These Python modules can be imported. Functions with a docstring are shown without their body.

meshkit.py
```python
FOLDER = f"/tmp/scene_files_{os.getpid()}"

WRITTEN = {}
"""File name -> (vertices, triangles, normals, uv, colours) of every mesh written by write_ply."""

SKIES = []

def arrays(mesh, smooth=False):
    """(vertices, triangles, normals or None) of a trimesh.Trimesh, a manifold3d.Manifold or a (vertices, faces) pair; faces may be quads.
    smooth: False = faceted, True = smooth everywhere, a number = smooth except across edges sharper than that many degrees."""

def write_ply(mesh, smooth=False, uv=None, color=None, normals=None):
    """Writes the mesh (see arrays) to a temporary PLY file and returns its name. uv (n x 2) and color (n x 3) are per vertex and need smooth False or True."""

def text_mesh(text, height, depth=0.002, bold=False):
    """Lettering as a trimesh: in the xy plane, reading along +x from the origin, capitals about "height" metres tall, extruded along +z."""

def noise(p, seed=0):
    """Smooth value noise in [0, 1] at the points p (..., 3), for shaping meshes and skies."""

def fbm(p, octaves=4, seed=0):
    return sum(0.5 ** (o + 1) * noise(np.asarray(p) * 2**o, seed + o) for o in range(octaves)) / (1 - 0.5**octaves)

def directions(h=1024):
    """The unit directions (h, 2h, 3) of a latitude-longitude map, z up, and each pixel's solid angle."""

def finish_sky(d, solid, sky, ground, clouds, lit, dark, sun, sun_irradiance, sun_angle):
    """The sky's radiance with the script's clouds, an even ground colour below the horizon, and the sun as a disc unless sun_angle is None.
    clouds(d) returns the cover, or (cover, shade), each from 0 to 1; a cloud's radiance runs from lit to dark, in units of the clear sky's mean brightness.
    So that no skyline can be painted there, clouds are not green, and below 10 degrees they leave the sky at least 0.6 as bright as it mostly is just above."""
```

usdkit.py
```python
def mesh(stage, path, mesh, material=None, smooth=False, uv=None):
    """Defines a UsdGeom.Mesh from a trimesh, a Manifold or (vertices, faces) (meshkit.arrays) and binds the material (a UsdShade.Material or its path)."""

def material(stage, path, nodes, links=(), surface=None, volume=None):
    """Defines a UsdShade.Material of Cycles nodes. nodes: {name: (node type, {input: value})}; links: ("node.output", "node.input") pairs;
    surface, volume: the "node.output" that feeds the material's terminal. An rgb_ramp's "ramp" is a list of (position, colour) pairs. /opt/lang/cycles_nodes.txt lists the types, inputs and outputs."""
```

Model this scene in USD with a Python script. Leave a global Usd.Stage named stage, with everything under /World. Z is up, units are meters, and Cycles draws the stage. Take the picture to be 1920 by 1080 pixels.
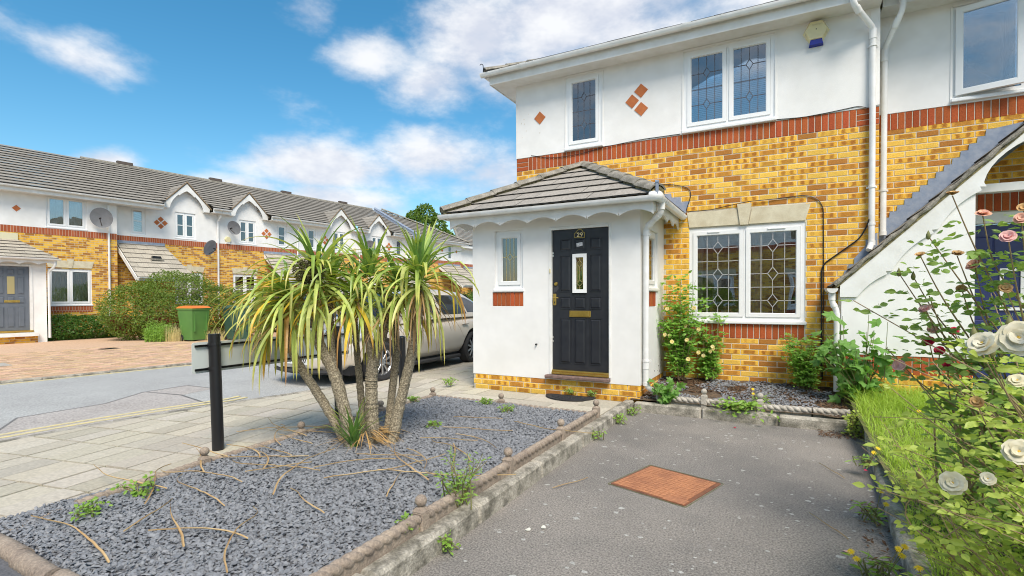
import math, random
import numpy as np, trimesh, usdkit, meshkit
from pxr import Usd, UsdGeom, UsdLux, UsdShade, Gf, Sdf, Vt
from shapely.geometry import Polygon, box as sbox
from shapely.ops import unary_union
from shapely import affinity

stage = Usd.Stage.CreateInMemory()
UsdGeom.SetStageUpAxis(stage, 'Z'); UsdGeom.SetStageMetersPerUnit(stage, 1.0)
UsdGeom.Xform.Define(stage, '/World'); UsdGeom.Scope.Define(stage, '/World/Looks')

# ------------------------------------------------------------------ camera, sky, sun
CAM = np.array([3.8028, -7.7494, 1.1690])
cR = (0.88256841, 0.47016910, -0.00374480); cU = (-0.00400679, 0.01548504, 0.99987207); cF = (-0.47016694, 0.88244050, -0.01555047)
cam = UsdGeom.Camera.Define(stage, '/World/camera')
cam.AddTransformOp().Set(Gf.Matrix4d(*cR, 0, *cU, 0, *[-x for x in cF], 0, *[float(v) for v in CAM], 1))
AP = 18.0 * 1920 / 963.512
cam.GetFocalLengthAttr().Set(18.0); cam.GetHorizontalApertureAttr().Set(AP); cam.GetVerticalApertureAttr().Set(AP * 9 / 16)
cam.GetVerticalApertureOffsetAttr().Set(33.615 / 1920 * AP)
cam.GetClippingRangeAttr().Set(Gf.Vec2f(0.05, 2000))
cam.GetExposureAttr().Set(0.98)
SUN = np.array([0.54, -0.62, 1.06]); SUN /= np.linalg.norm(SUN)
sun = UsdLux.DistantLight.Define(stage, '/World/sun')
sun.CreateIntensityAttr(0.58); sun.CreateAngleAttr(26.0); sun.CreateNormalizeAttr(True); sun.CreateColorAttr(Gf.Vec3f(1, .925, .81))
_x = np.cross([0, 0, 1], SUN); _x /= np.linalg.norm(_x); _y = np.cross(SUN, _x)
sun.AddTransformOp().Set(Gf.Matrix4d(*_x, 0, *_y, 0, *SUN, 0, 0, 0, 0, 1))

def cloud_nodes():
    """Sky with a handful of cumulus banks (directions in the world) plus thin cloud elsewhere."""
    N = {'s': ('sky_texture', dict(sky_type='single_scattering', sun_disc=False, sun_elevation=math.asin(SUN[2]), sun_rotation=math.atan2(SUN[0], SUN[1]))),
         'h': ('hsv', dict(hue=0.484, saturation=1.38, value=1.22)), 'tc': ('texture_coordinate', {}),
         'n1': ('noise_texture', dict(scale=5.5, detail=9.0, roughness=0.6)),
         'mp': ('mapping', dict(scale=(1, 1, 1.9))),
         'mp2': ('mapping', dict(scale=(1, 1, 1.9), location=(-0.012, 0.02, 0.07))),
         'n2': ('noise_texture', dict(scale=5.5, detail=5.0, roughness=0.6)),
         'sh': ('map_range', dict(from_min=-0.10, from_max=0.12, to_min=0.0, to_max=1.0, clamp=True)),
         'df': ('math', dict(math_type='subtract')),
         'cc': ('mix', dict(color1=(5.0, 5.25, 5.95), color2=(6.8, 6.85, 7.0))),
         'mx': ('mix', {}), 'b': ('background_shader', dict(strength=0.075))}
    L = [('s.color', 'h.color'), ('tc.generated', 'mp.vector'), ('mp.vector', 'n1.vector'), ('tc.generated', 'mp2.vector'), ('mp2.vector', 'n2.vector'),
         ('n1.fac', 'df.value1'), ('n2.fac', 'df.value2'), ('df.value', 'sh.value'), ('sh.result', 'cc.fac')]
    # banks: direction (azimuth from +y towards +x, elevation) in degrees, half-widths in degrees, weight
    banks = [(-67, 19.8, 3.4, 1.9, .40), (-74.5, 18.4, 1.6, 1.2, .32), (-20, 28.5, 14, 6, .58), (-6, 32, 20, 9, .6), (-31.5, 27, 8, 5, .54), (-43, 24.3, 5, 3.2, .49), (-37, 22, 6, 3.2, .50), (-49.5, 26.7, 3, 2.2, .43), (-26, 23.5, 9, 4.5, .50),
             (-48, 13.6, 10, 2.4, .54), (-36, 15, 8, 3.6, .58), (-28, 12.8, 10, 4.4, .56), (-66, 11.7, 2.8, 1.3, .47), (-56.5, 10.8, 6, 1.6, .48), (-47, 10, 8, 2.0, .50),
             (30, 30, 45, 14, .5), (120, 28, 60, 12, .45), (200, 30, 50, 14, .45), (-110, 24, 22, 8, .45)]
    prev = None
    for i, (az, el, wa, we, w) in enumerate(banks):
        a, e = math.radians(az), math.radians(el)
        d = np.array([math.sin(a) * math.cos(e), math.cos(a) * math.cos(e), math.sin(e)])
        r = np.array([math.cos(a), -math.sin(a), 0]); u = np.cross(r, d)
        N[f'r{i}'] = ('vector_math', dict(math_type='dot_product', vector2=tuple(r / math.radians(wa))))
        N[f'u{i}'] = ('vector_math', dict(math_type='dot_product', vector2=tuple(u / math.radians(we))))
        N[f'f{i}'] = ('vector_math', dict(math_type='dot_product', vector2=tuple(d)))
        N[f'p{i}'] = ('math', dict(math_type='multiply')); N[f'q{i}'] = ('math', dict(math_type='multiply_add'))
        N[f'e{i}'] = ('math', dict(math_type='multiply', value2=-0.8)); N[f'x{i}'] = ('math', dict(math_type='exponent'))
        N[f'g{i}'] = ('math', dict(math_type='greater_than', value2=0.2)); N[f'k{i}'] = ('math', dict(math_type='multiply')); N[f'w{i}'] = ('math', dict(math_type='multiply', value2=w))
        for c in 'ruf': L.append(('tc.generated', f'{c}{i}.vector1'))
        L += [(f'r{i}.value', f'p{i}.value1'), (f'r{i}.value', f'p{i}.value2'), (f'u{i}.value', f'q{i}.value1'), (f'u{i}.value', f'q{i}.value2'), (f'p{i}.value', f'q{i}.value3'),
              (f'q{i}.value', f'e{i}.value1'), (f'e{i}.value', f'x{i}.value1'), (f'f{i}.value', f'g{i}.value1'), (f'x{i}.value', f'k{i}.value1'), (f'g{i}.value', f'k{i}.value2'), (f'k{i}.value', f'w{i}.value1')]
        if prev:
            N[f'm{i}'] = ('math', dict(math_type='maximum')); L += [(prev, f'm{i}.value1'), (f'w{i}.value', f'm{i}.value2')]; prev = f'm{i}.value'
        else: prev = f'w{i}.value'
    N['sum'] = ('math', dict(math_type='add')); L += [('n1.fac', 'sum.value1'), (prev, 'sum.value2')]
    N['cov'] = ('map_range', dict(range_type='smoothstep', from_min=0.655, from_max=1.08, to_min=0.0, to_max=0.95, clamp=True)); L += [('sum.value', 'cov.value'), ('cov.result', 'mx.fac'), ('h.color', 'mx.color1'), ('cc.color', 'mx.color2'), ('mx.color', 'b.color')]
    return N, L
sky = UsdLux.DomeLight.Define(stage, '/World/sky'); sky.GetPrim().SetCustomDataByKey('kind', 'structure')
_N, _L = cloud_nodes()
UsdShade.MaterialBindingAPI.Apply(sky.GetPrim()).Bind(usdkit.material(stage, '/World/Looks/sky', _N, _L, surface='b.background'))

# ------------------------------------------------------------------ stage helpers
_used = {}
def path_for(parent, name):
    k = (parent, name); n = _used.get(k, 0); _used[k] = n + 1
    return f'{parent}/{name}' + (f'_{n:03d}' if n else '')
def tag(p, label=None, cat=None, group=None, kind=None):
    pr = stage.GetPrimAtPath(p)
    for k, v in (('label', label), ('category', cat), ('group', group), ('kind', kind)):
        if v: pr.SetCustomDataByKey(k, v)
    return p
def thing(name, label, cat, loc=(0, 0, 0), rotz=0.0, group=None):
    p = path_for('/World', name); x = UsdGeom.Xform.Define(stage, p)
    if any(loc): x.AddTranslateOp().Set(Gf.Vec3d(*map(float, loc)))
    if rotz: x.AddRotateZOp().Set(float(rotz))
    return tag(p, label, cat, group)
def copy_of(src, name, label, loc, rotz=0.0, group=None, scale=None):
    cd = stage.GetPrimAtPath(src).GetCustomData(); p = path_for('/World', name); x = UsdGeom.Xform.Define(stage, p)
    x.GetPrim().GetReferences().AddInternalReference(src)
    x.ClearXformOpOrder(); x.AddTranslateOp().Set(Gf.Vec3d(*map(float, loc))); x.AddRotateZOp().Set(float(rotz))
    if scale: x.AddScaleOp().Set(Gf.Vec3f(*scale))
    x.GetPrim().SetInstanceable(True)
    return tag(p, label or cd.get('label'), cd.get('category'), group or cd.get('group'))
def obj(name, mesh, mat, parent='/World', smooth=False, bcol=None, kind=None, label=None, **pv):
    p = path_for(parent, name)
    m = usdkit.mesh(stage, p, mesh, mat, smooth=smooth)
    if bcol is not None: UsdGeom.PrimvarsAPI(m).CreatePrimvar('bcol', Sdf.ValueTypeNames.Float3Array, 'vertex').Set(Vt.Vec3fArray.FromNumpy(np.asarray(bcol, np.float32)))
    for k, v in pv.items(): UsdGeom.PrimvarsAPI(m).CreatePrimvar(k, Sdf.ValueTypeNames.Float3Array, 'vertex').Set(Vt.Vec3fArray.FromNumpy(np.asarray(v, np.float32)))
    return tag(p, label, kind=kind)
def struct(name, mesh, mat, **k): return obj(name, mesh, mat, kind='structure', **k)

# ------------------------------------------------------------------ mesh helpers: every mesh is (V, F) with triangles
def T(m):
    if hasattr(m, 'vertices'): return np.array(m.vertices, float), np.array(m.faces, int)
    v, f = np.asarray(m[0], float), np.asarray(m[1], int)
    if f.ndim == 2 and f.shape[1] == 4: f = np.vstack([f[:, [0, 1, 2]], f[:, [0, 2, 3]]])
    return v, f
def join(ms):
    V, F, o = [], [], 0
    for m in ms:
        v, f = T(m); V.append(v); F.append(f + o); o += len(v)
    return np.vstack(V), np.vstack(F)
def box(x0, y0, z0, x1, y1, z1, b=0.0):
    if b <= 0:
        v = np.array([[x, y, z] for z in (z0, z1) for y in (y0, y1) for x in (x0, x1)], float)
        return v, np.array([[0, 2, 3], [0, 3, 1], [4, 5, 7], [4, 7, 6], [0, 1, 5], [0, 5, 4], [2, 6, 7], [2, 7, 3], [0, 4, 6], [0, 6, 2], [1, 3, 7], [1, 7, 5]])
    pts = []
    for x, sx in ((x0, 1), (x1, -1)):
        for y, sy in ((y0, 1), (y1, -1)):
            for z, sz in ((z0, 1), (z1, -1)):
                pts += [(x + sx * b, y + sy * b, z), (x + sx * b, y, z + sz * b), (x, y + sy * b, z + sz * b)]
    return T(trimesh.convex.convex_hull(np.array(pts)))
def prism(poly, y0, y1, plane='xz'):
    out = []
    for g in getattr(poly, 'geoms', [poly]):
        if g.is_empty or g.area < 1e-7: continue
        v, f = T(trimesh.creation.extrude_polygon(g, y1 - y0, engine='earcut'))
        h = y0 + v[:, 2]
        out.append((np.stack([v[:, 0], h, v[:, 1]], 1) if plane == 'xz' else np.stack([h, v[:, 0], v[:, 1]], 1) if plane == 'yz' else np.stack([v[:, 0], v[:, 1], h], 1), f))
    return join(out)
def ring(x0, z0, x1, z1, w, y0, y1):
    ws = w if isinstance(w, (tuple, list)) else (w, w, w, w)
    return prism(sbox(x0, z0, x1, z1).difference(sbox(x0 + ws[0], z0 + ws[1], x1 - ws[2], z1 - ws[3])), y0, y1)
def tube(pts, r, n=10, cap=True):
    P = np.asarray(pts, float); R = np.broadcast_to(np.asarray(r, float), len(P))
    t = np.gradient(P, axis=0); t /= np.linalg.norm(t, axis=1, keepdims=True) + 1e-12
    a = np.array([0, 0, 1.0]) if abs(t[0][2]) < .9 else np.array([1.0, 0, 0])
    u = np.cross(t[0], a); u /= np.linalg.norm(u); V = []
    th = np.linspace(0, 2 * np.pi, n, endpoint=False)
    for i in range(len(P)):
        u = u - t[i] * (u @ t[i]); u /= np.linalg.norm(u) + 1e-12; w = np.cross(t[i], u)
        V.append(P[i] + R[i] * (np.cos(th)[:, None] * u + np.sin(th)[:, None] * w))
    V = np.vstack(V); F = []
    for i in range(len(P) - 1):
        for j in range(n):
            k = (j + 1) % n; F += [(i * n + j, i * n + k, (i + 1) * n + k), (i * n + j, (i + 1) * n + k, (i + 1) * n + j)]
    if cap:
        c0, c1 = len(V), len(V) + 1; V = np.vstack([V, P[0], P[-1]]); e = (len(P) - 1) * n
        for j in range(n): k = (j + 1) % n; F += [(c0, k, j), (c1, e + j, e + k)]
    return V, np.array(F)
def bend(pts, r=.05, k=5):
    """Rounds the corners of a polyline."""
    P = [np.array(p, float) for p in pts]; out = [P[0]]
    for a, b, c in zip(P, P[1:], P[2:]):
        d0, d1 = (a - b), (c - b); q = min(r, .45 * np.linalg.norm(d0), .45 * np.linalg.norm(d1))
        s, e = b + d0 / np.linalg.norm(d0) * q, b + d1 / np.linalg.norm(d1) * q
        out += [(1 - t) ** 2 * s + 2 * t * (1 - t) * b + t * t * e for t in np.linspace(0, 1, k)]
    return np.array(out + [P[-1]])
def lathe(prof, n=16):
    V = np.array([[r * math.cos(a), r * math.sin(a), z] for r, z in prof for a in np.linspace(0, 2 * np.pi, n, endpoint=False)]); F = []
    for i in range(len(prof) - 1):
        for j in range(n):
            k = (j + 1) % n; F += [(i * n + j, i * n + k, (i + 1) * n + k), (i * n + j, (i + 1) * n + k, (i + 1) * n + j)]
    return V, np.array(F)
def move(m, d=(0, 0, 0), rz=0.0, s=1.0, M=None):
    v, f = T(m); v = v * s
    if M is not None: v = v @ np.asarray(M).T
    if rz: c, q = math.cos(rz), math.sin(rz); v = v @ np.array([[c, -q, 0], [q, c, 0], [0, 0, 1]]).T
    return v + np.asarray(d, float), f
def sheet(x, y, zf):
    X, Y = np.meshgrid(x, y); P = np.stack([X, Y, zf(X, Y)], -1); ny, nx = X.shape; V = P.reshape(-1, 3); F = []
    i = np.arange(ny * nx).reshape(ny, nx); a, b, c, d = i[:-1, :-1].ravel(), i[:-1, 1:].ravel(), i[1:, 1:].ravel(), i[1:, :-1].ravel()
    return V, np.vstack([np.stack([a, b, c], 1), np.stack([a, c, d], 1)])
def ell(c, r, sub=2):
    s = trimesh.creation.icosphere(subdivisions=sub); return np.array(s.vertices) * np.asarray(r) + np.asarray(c), np.array(s.faces)
def Rm(t, a, b, c):
    """random rotation helper: columns from three euler angles (z, x, z)"""
    ca, sa, cb, sb, cc, sc = math.cos(a), math.sin(a), math.cos(b), math.sin(b), math.cos(c), math.sin(c)
    return np.array([[ca, -sa, 0], [sa, ca, 0], [0, 0, 1]]) @ np.array([[1, 0, 0], [0, cb, -sb], [0, sb, cb]]) @ np.array([[cc, -sc, 0], [sc, cc, 0], [0, 0, 1]])
def pieces(parent, name, items, mat, limit=300, many=None, smooth=False, world=lambda v: v):
    """items: (mesh, primvars). The ones nearest the camera become prims of their own, the rest one joined part."""
    dist = [np.linalg.norm(world(T(m)[0].mean(0)) - CAM) for m, _ in items]; order = np.argsort(dist, kind='stable')
    for i in order[:limit]: obj(name, items[i][0], mat, parent, smooth, **items[i][1])
    rest = [items[i] for i in order[limit:]]
    if rest: obj(many or name + 's', join([m for m, _ in rest]), mat, parent, smooth, kind='stuff', **{k: np.vstack([pv[k] for _, pv in rest]) for k in rest[0][1]})

# ------------------------------------------------------------------ materials
def mat(name, col, col2=None, scale=6.0, rough=.6, bump=0.0, bscale=40.0, metal=0.0, spec=.5, coat=0.0, detail=4.0, island=0.0, ramp=(.35, .65), fine=None, trans=None, tfac=.24, use_attr=False, dist=.01):
    N = {'p': ('principled_bsdf', dict(roughness=rough, metallic=metal, specular_ior_level=spec, coat_weight=coat)), 'g': ('geometry', {})}; L = []; out = None
    if use_attr: N['at'] = ('attribute', dict(attribute='bcol')); out = 'at.color'
    if col2 is not None:
        N['n'] = ('noise_texture', dict(scale=scale, detail=detail, roughness=.6)); N['r'] = ('rgb_ramp', {'ramp': [(0, (0, 0, 0)), (ramp[0], (0, 0, 0)), (ramp[1], (1, 1, 1)), (1, (1, 1, 1))]})
        N['m'] = ('mix', dict(color1=col, color2=col2)); L += [('g.position', 'n.vector'), ('n.fac', 'r.fac'), ('r.color', 'm.fac')]
        if out: L.append((out, 'm.color1'))
        out = 'm.color'
    if fine:   # (scale, low, high): multiplies the colour by a fine grain
        N['fn'] = ('noise_texture', dict(scale=fine[0], detail=3.0)); N['fr'] = ('map_range', dict(from_min=.3, from_max=.7, to_min=fine[1], to_max=fine[2], clamp=True)); N['fm'] = ('mix', dict(mix_type='multiply', fac=1.0, color1=col))
        L += [('g.position', 'fn.vector'), ('fn.fac', 'fr.value'), ('fr.result', 'fm.color2')]
        if out: L.append((out, 'fm.color1'))
        out = 'fm.color'
    if island:
        N['ir'] = ('map_range', dict(to_min=1 - island, to_max=1 + island)); N['im'] = ('mix', dict(mix_type='multiply', fac=1.0, color1=col))
        L += [('g.random_per_island', 'ir.value'), ('ir.result', 'im.color2')]
        if out: L.append((out, 'im.color1'))
        out = 'im.color'
    if out: L.append((out, 'p.base_color'))
    else: N['p'][1]['base_color'] = col
    if bump:
        N['bn'] = ('noise_texture', dict(scale=bscale, detail=4.0)); N['b'] = ('bump', dict(strength=bump, distance=dist)); L += [('g.position', 'bn.vector'), ('bn.fac', 'b.height'), ('b.normal', 'p.normal')]
    surf = 'p.BSDF'
    if trans:
        N['t'] = ('translucent_bsdf', dict(color=trans)); N['mc'] = ('mix_closure', dict(fac=tfac)); L += [('p.BSDF', 'mc.closure1'), ('t.BSDF', 'mc.closure2')]; surf = 'mc.closure'
        if out: N['tm'] = ('mix', dict(mix_type='multiply', fac=1.0, color2=trans)); L += [(out, 'tm.color1'), ('tm.color', 't.color')]
    return usdkit.material(stage, f'/World/Looks/{name}', N, L, surface=surf)
def leafmat(name, c1, c2, c3=None, rough=.45, tr=1.6):
    """Leaves: colour from a ramp by island, a little light coming through."""
    N = {'g': ('geometry', {}), 'r': ('rgb_ramp', {'ramp': [(0, c1), (.6, c2), (1, c3 or c2)]}), 'p': ('principled_bsdf', dict(roughness=rough, specular_ior_level=.35)),
         'tm': ('mix', dict(mix_type='multiply', fac=1.0, color2=(tr, tr, tr * .5))), 't': ('translucent_bsdf', {}), 'mc': ('mix_closure', dict(fac=.32))}
    return usdkit.material(stage, f'/World/Looks/{name}', N, [('g.random_per_island', 'r.fac'), ('r.color', 'p.base_color'), ('r.color', 'tm.color1'), ('tm.color', 't.color'), ('p.BSDF', 'mc.closure1'), ('t.BSDF', 'mc.closure2')], surface='mc.closure')
def attrmat(name, rough=.6, fine=(60, .85, 1.15), bump=.2, bscale=120, **k): return mat(name, (1, 1, 1), use_attr=True, rough=rough, fine=fine, bump=bump, bscale=bscale, **k)

def brick_material():
    N = {'bc': ('attribute', dict(attribute='bcol')), 'pa': ('attribute', dict(attribute='pat')), 'uv': ('attribute', dict(attribute='buv')), 'g': ('geometry', {}),
         'sp': ('separate_xyz', {}), 'su': ('separate_xyz', {}), 'n': ('noise_texture', dict(scale=24.0, detail=5.0, roughness=.65)),
         'nd': ('math', dict(math_type='multiply_add', value2=.30, value3=-.15)), 'u': ('math', dict(math_type='add')), 'uc': ('math', dict(math_type='subtract', value2=.5)), 'ua': ('math', dict(math_type='absolute')),
         'two': ('math', dict(math_type='subtract', value2=.23)), 'twa': ('math', dict(math_type='absolute')), 'twm': ('map_range', dict(range_type='smoothstep', from_min=.05, from_max=.16, to_min=1, to_max=0, clamp=True)),
         'cem': ('map_range', dict(range_type='smoothstep', from_min=.26, from_max=.44, to_min=1, to_max=0, clamp=True)),
         'v': ('math', dict(math_type='add')), 'vc': ('math', dict(math_type='subtract', value2=.5)), 'va': ('math', dict(math_type='absolute')), 'vm': ('map_range', dict(range_type='smoothstep', from_min=.28, from_max=.5, to_min=1, to_max=0, clamp=True)),
         'a': ('math', dict(math_type='multiply')), 'b': ('math', dict(math_type='multiply')), 'ab': ('math', dict(math_type='add', use_clamp=True)), 'abv': ('math', dict(math_type='multiply')),
         'mx': ('mix', dict(color2=(.40, .155, .026))), 'fn': ('noise_texture', dict(scale=90.0, detail=4.0)), 'fr': ('map_range', dict(from_min=.3, from_max=.7, to_min=.80, to_max=1.15, clamp=True)), 'fm': ('mix', dict(mix_type='multiply', fac=1.0)),
         'bp': ('bump', dict(strength=.5, distance=.006)), 'p': ('principled_bsdf', dict(roughness=.85, specular_ior_level=.25))}
    L = [('pa.vector', 'sp.vector'), ('uv.vector', 'su.vector'), ('g.position', 'n.vector'), ('n.fac', 'nd.value1'), ('su.x', 'u.value1'), ('nd.value', 'u.value2'), ('u.value', 'uc.value1'), ('uc.value', 'ua.value1'),
         ('ua.value', 'two.value1'), ('two.value', 'twa.value1'), ('twa.value', 'twm.value'), ('ua.value', 'cem.value'), ('su.y', 'v.value1'), ('nd.value', 'v.value2'), ('v.value', 'vc.value1'), ('vc.value', 'va.value1'), ('va.value', 'vm.value'),
         ('twm.result', 'a.value1'), ('sp.x', 'a.value2'), ('cem.result', 'b.value1'), ('sp.y', 'b.value2'), ('a.value', 'ab.value1'), ('b.value', 'ab.value2'), ('ab.value', 'abv.value1'), ('vm.result', 'abv.value2'),
         ('bc.color', 'mx.color1'), ('abv.value', 'mx.fac'), ('mx.color', 'fm.color1'), ('g.position', 'fn.vector'), ('fn.fac', 'fr.value'), ('fr.result', 'fm.color2'), ('fm.color', 'p.base_color'), ('fn.fac', 'bp.height'), ('bp.normal', 'p.normal')]
    return usdkit.material(stage, '/World/Looks/brick', N, L, surface='p.BSDF')
def far_brick(name, c1, c2, c3, mortar, w, h, bump=.3):
    N = {'tc': ('texture_coordinate', {}), 's': ('separate_xyz', {}), 'c': ('combine_xyz', {}), 'bt': ('brick_texture', dict(color1=(0, 0, 0), color2=(1, 1, 1), mortar=(.5, .5, .5), scale=1.0, mortar_size=.006, mortar_smooth=.2, brick_width=w, row_height=h)),
         'wn': ('noise_texture', dict(scale=9.0, detail=3.0)), 'ad': ('math', dict(math_type='multiply_add', value2=.55)), 'nm': ('math', dict(math_type='multiply', value2=.75)),
         'r': ('rgb_ramp', {'ramp': [(0, c1), (.42, c1), (.60, c2), (.78, c3), (1, c3)]}), 'm': ('mix', dict(color2=mortar)), 'b': ('bump', dict(strength=bump, distance=.008, invert=True)), 'p': ('principled_bsdf', dict(roughness=.85, specular_ior_level=.25))}
    L = [('tc.object', 's.vector'), ('s.x', 'c.x'), ('s.z', 'c.y'), ('c.vector', 'bt.vector'), ('c.vector', 'wn.vector'), ('bt.color', 'ad.value1'), ('wn.fac', 'nm.value1'), ('nm.value', 'ad.value3'), ('ad.value', 'r.fac'), ('r.color', 'm.color1'), ('bt.fac', 'm.fac'), ('m.color', 'p.base_color'), ('bt.fac', 'b.height'), ('b.normal', 'p.normal')]
    return usdkit.material(stage, f'/World/Looks/{name}', N, L, surface='p.BSDF')
def glass(name, ior=1.75, tint=(.93, .95, .96), bmp=.10):
    return usdkit.material(stage, f'/World/Looks/{name}', {'f': ('fresnel', dict(IOR=ior)), 't': ('transparent_bsdf', dict(color=tint)), 'g': ('glossy_bsdf', dict(color=(1, 1, 1), roughness=.0)), 'n': ('noise_texture', dict(scale=2.2, detail=1.0)), 'ge': ('geometry', {}), 'b': ('bump', dict(strength=bmp, distance=.02)), 'm': ('mix_closure', {})},
                           [('ge.position', 'n.vector'), ('n.fac', 'b.height'), ('b.normal', 'g.normal'), ('f.fac', 'm.fac'), ('t.BSDF', 'm.closure1'), ('g.BSDF', 'm.closure2')], surface='m.closure')
BRICK = brick_material()
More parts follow.
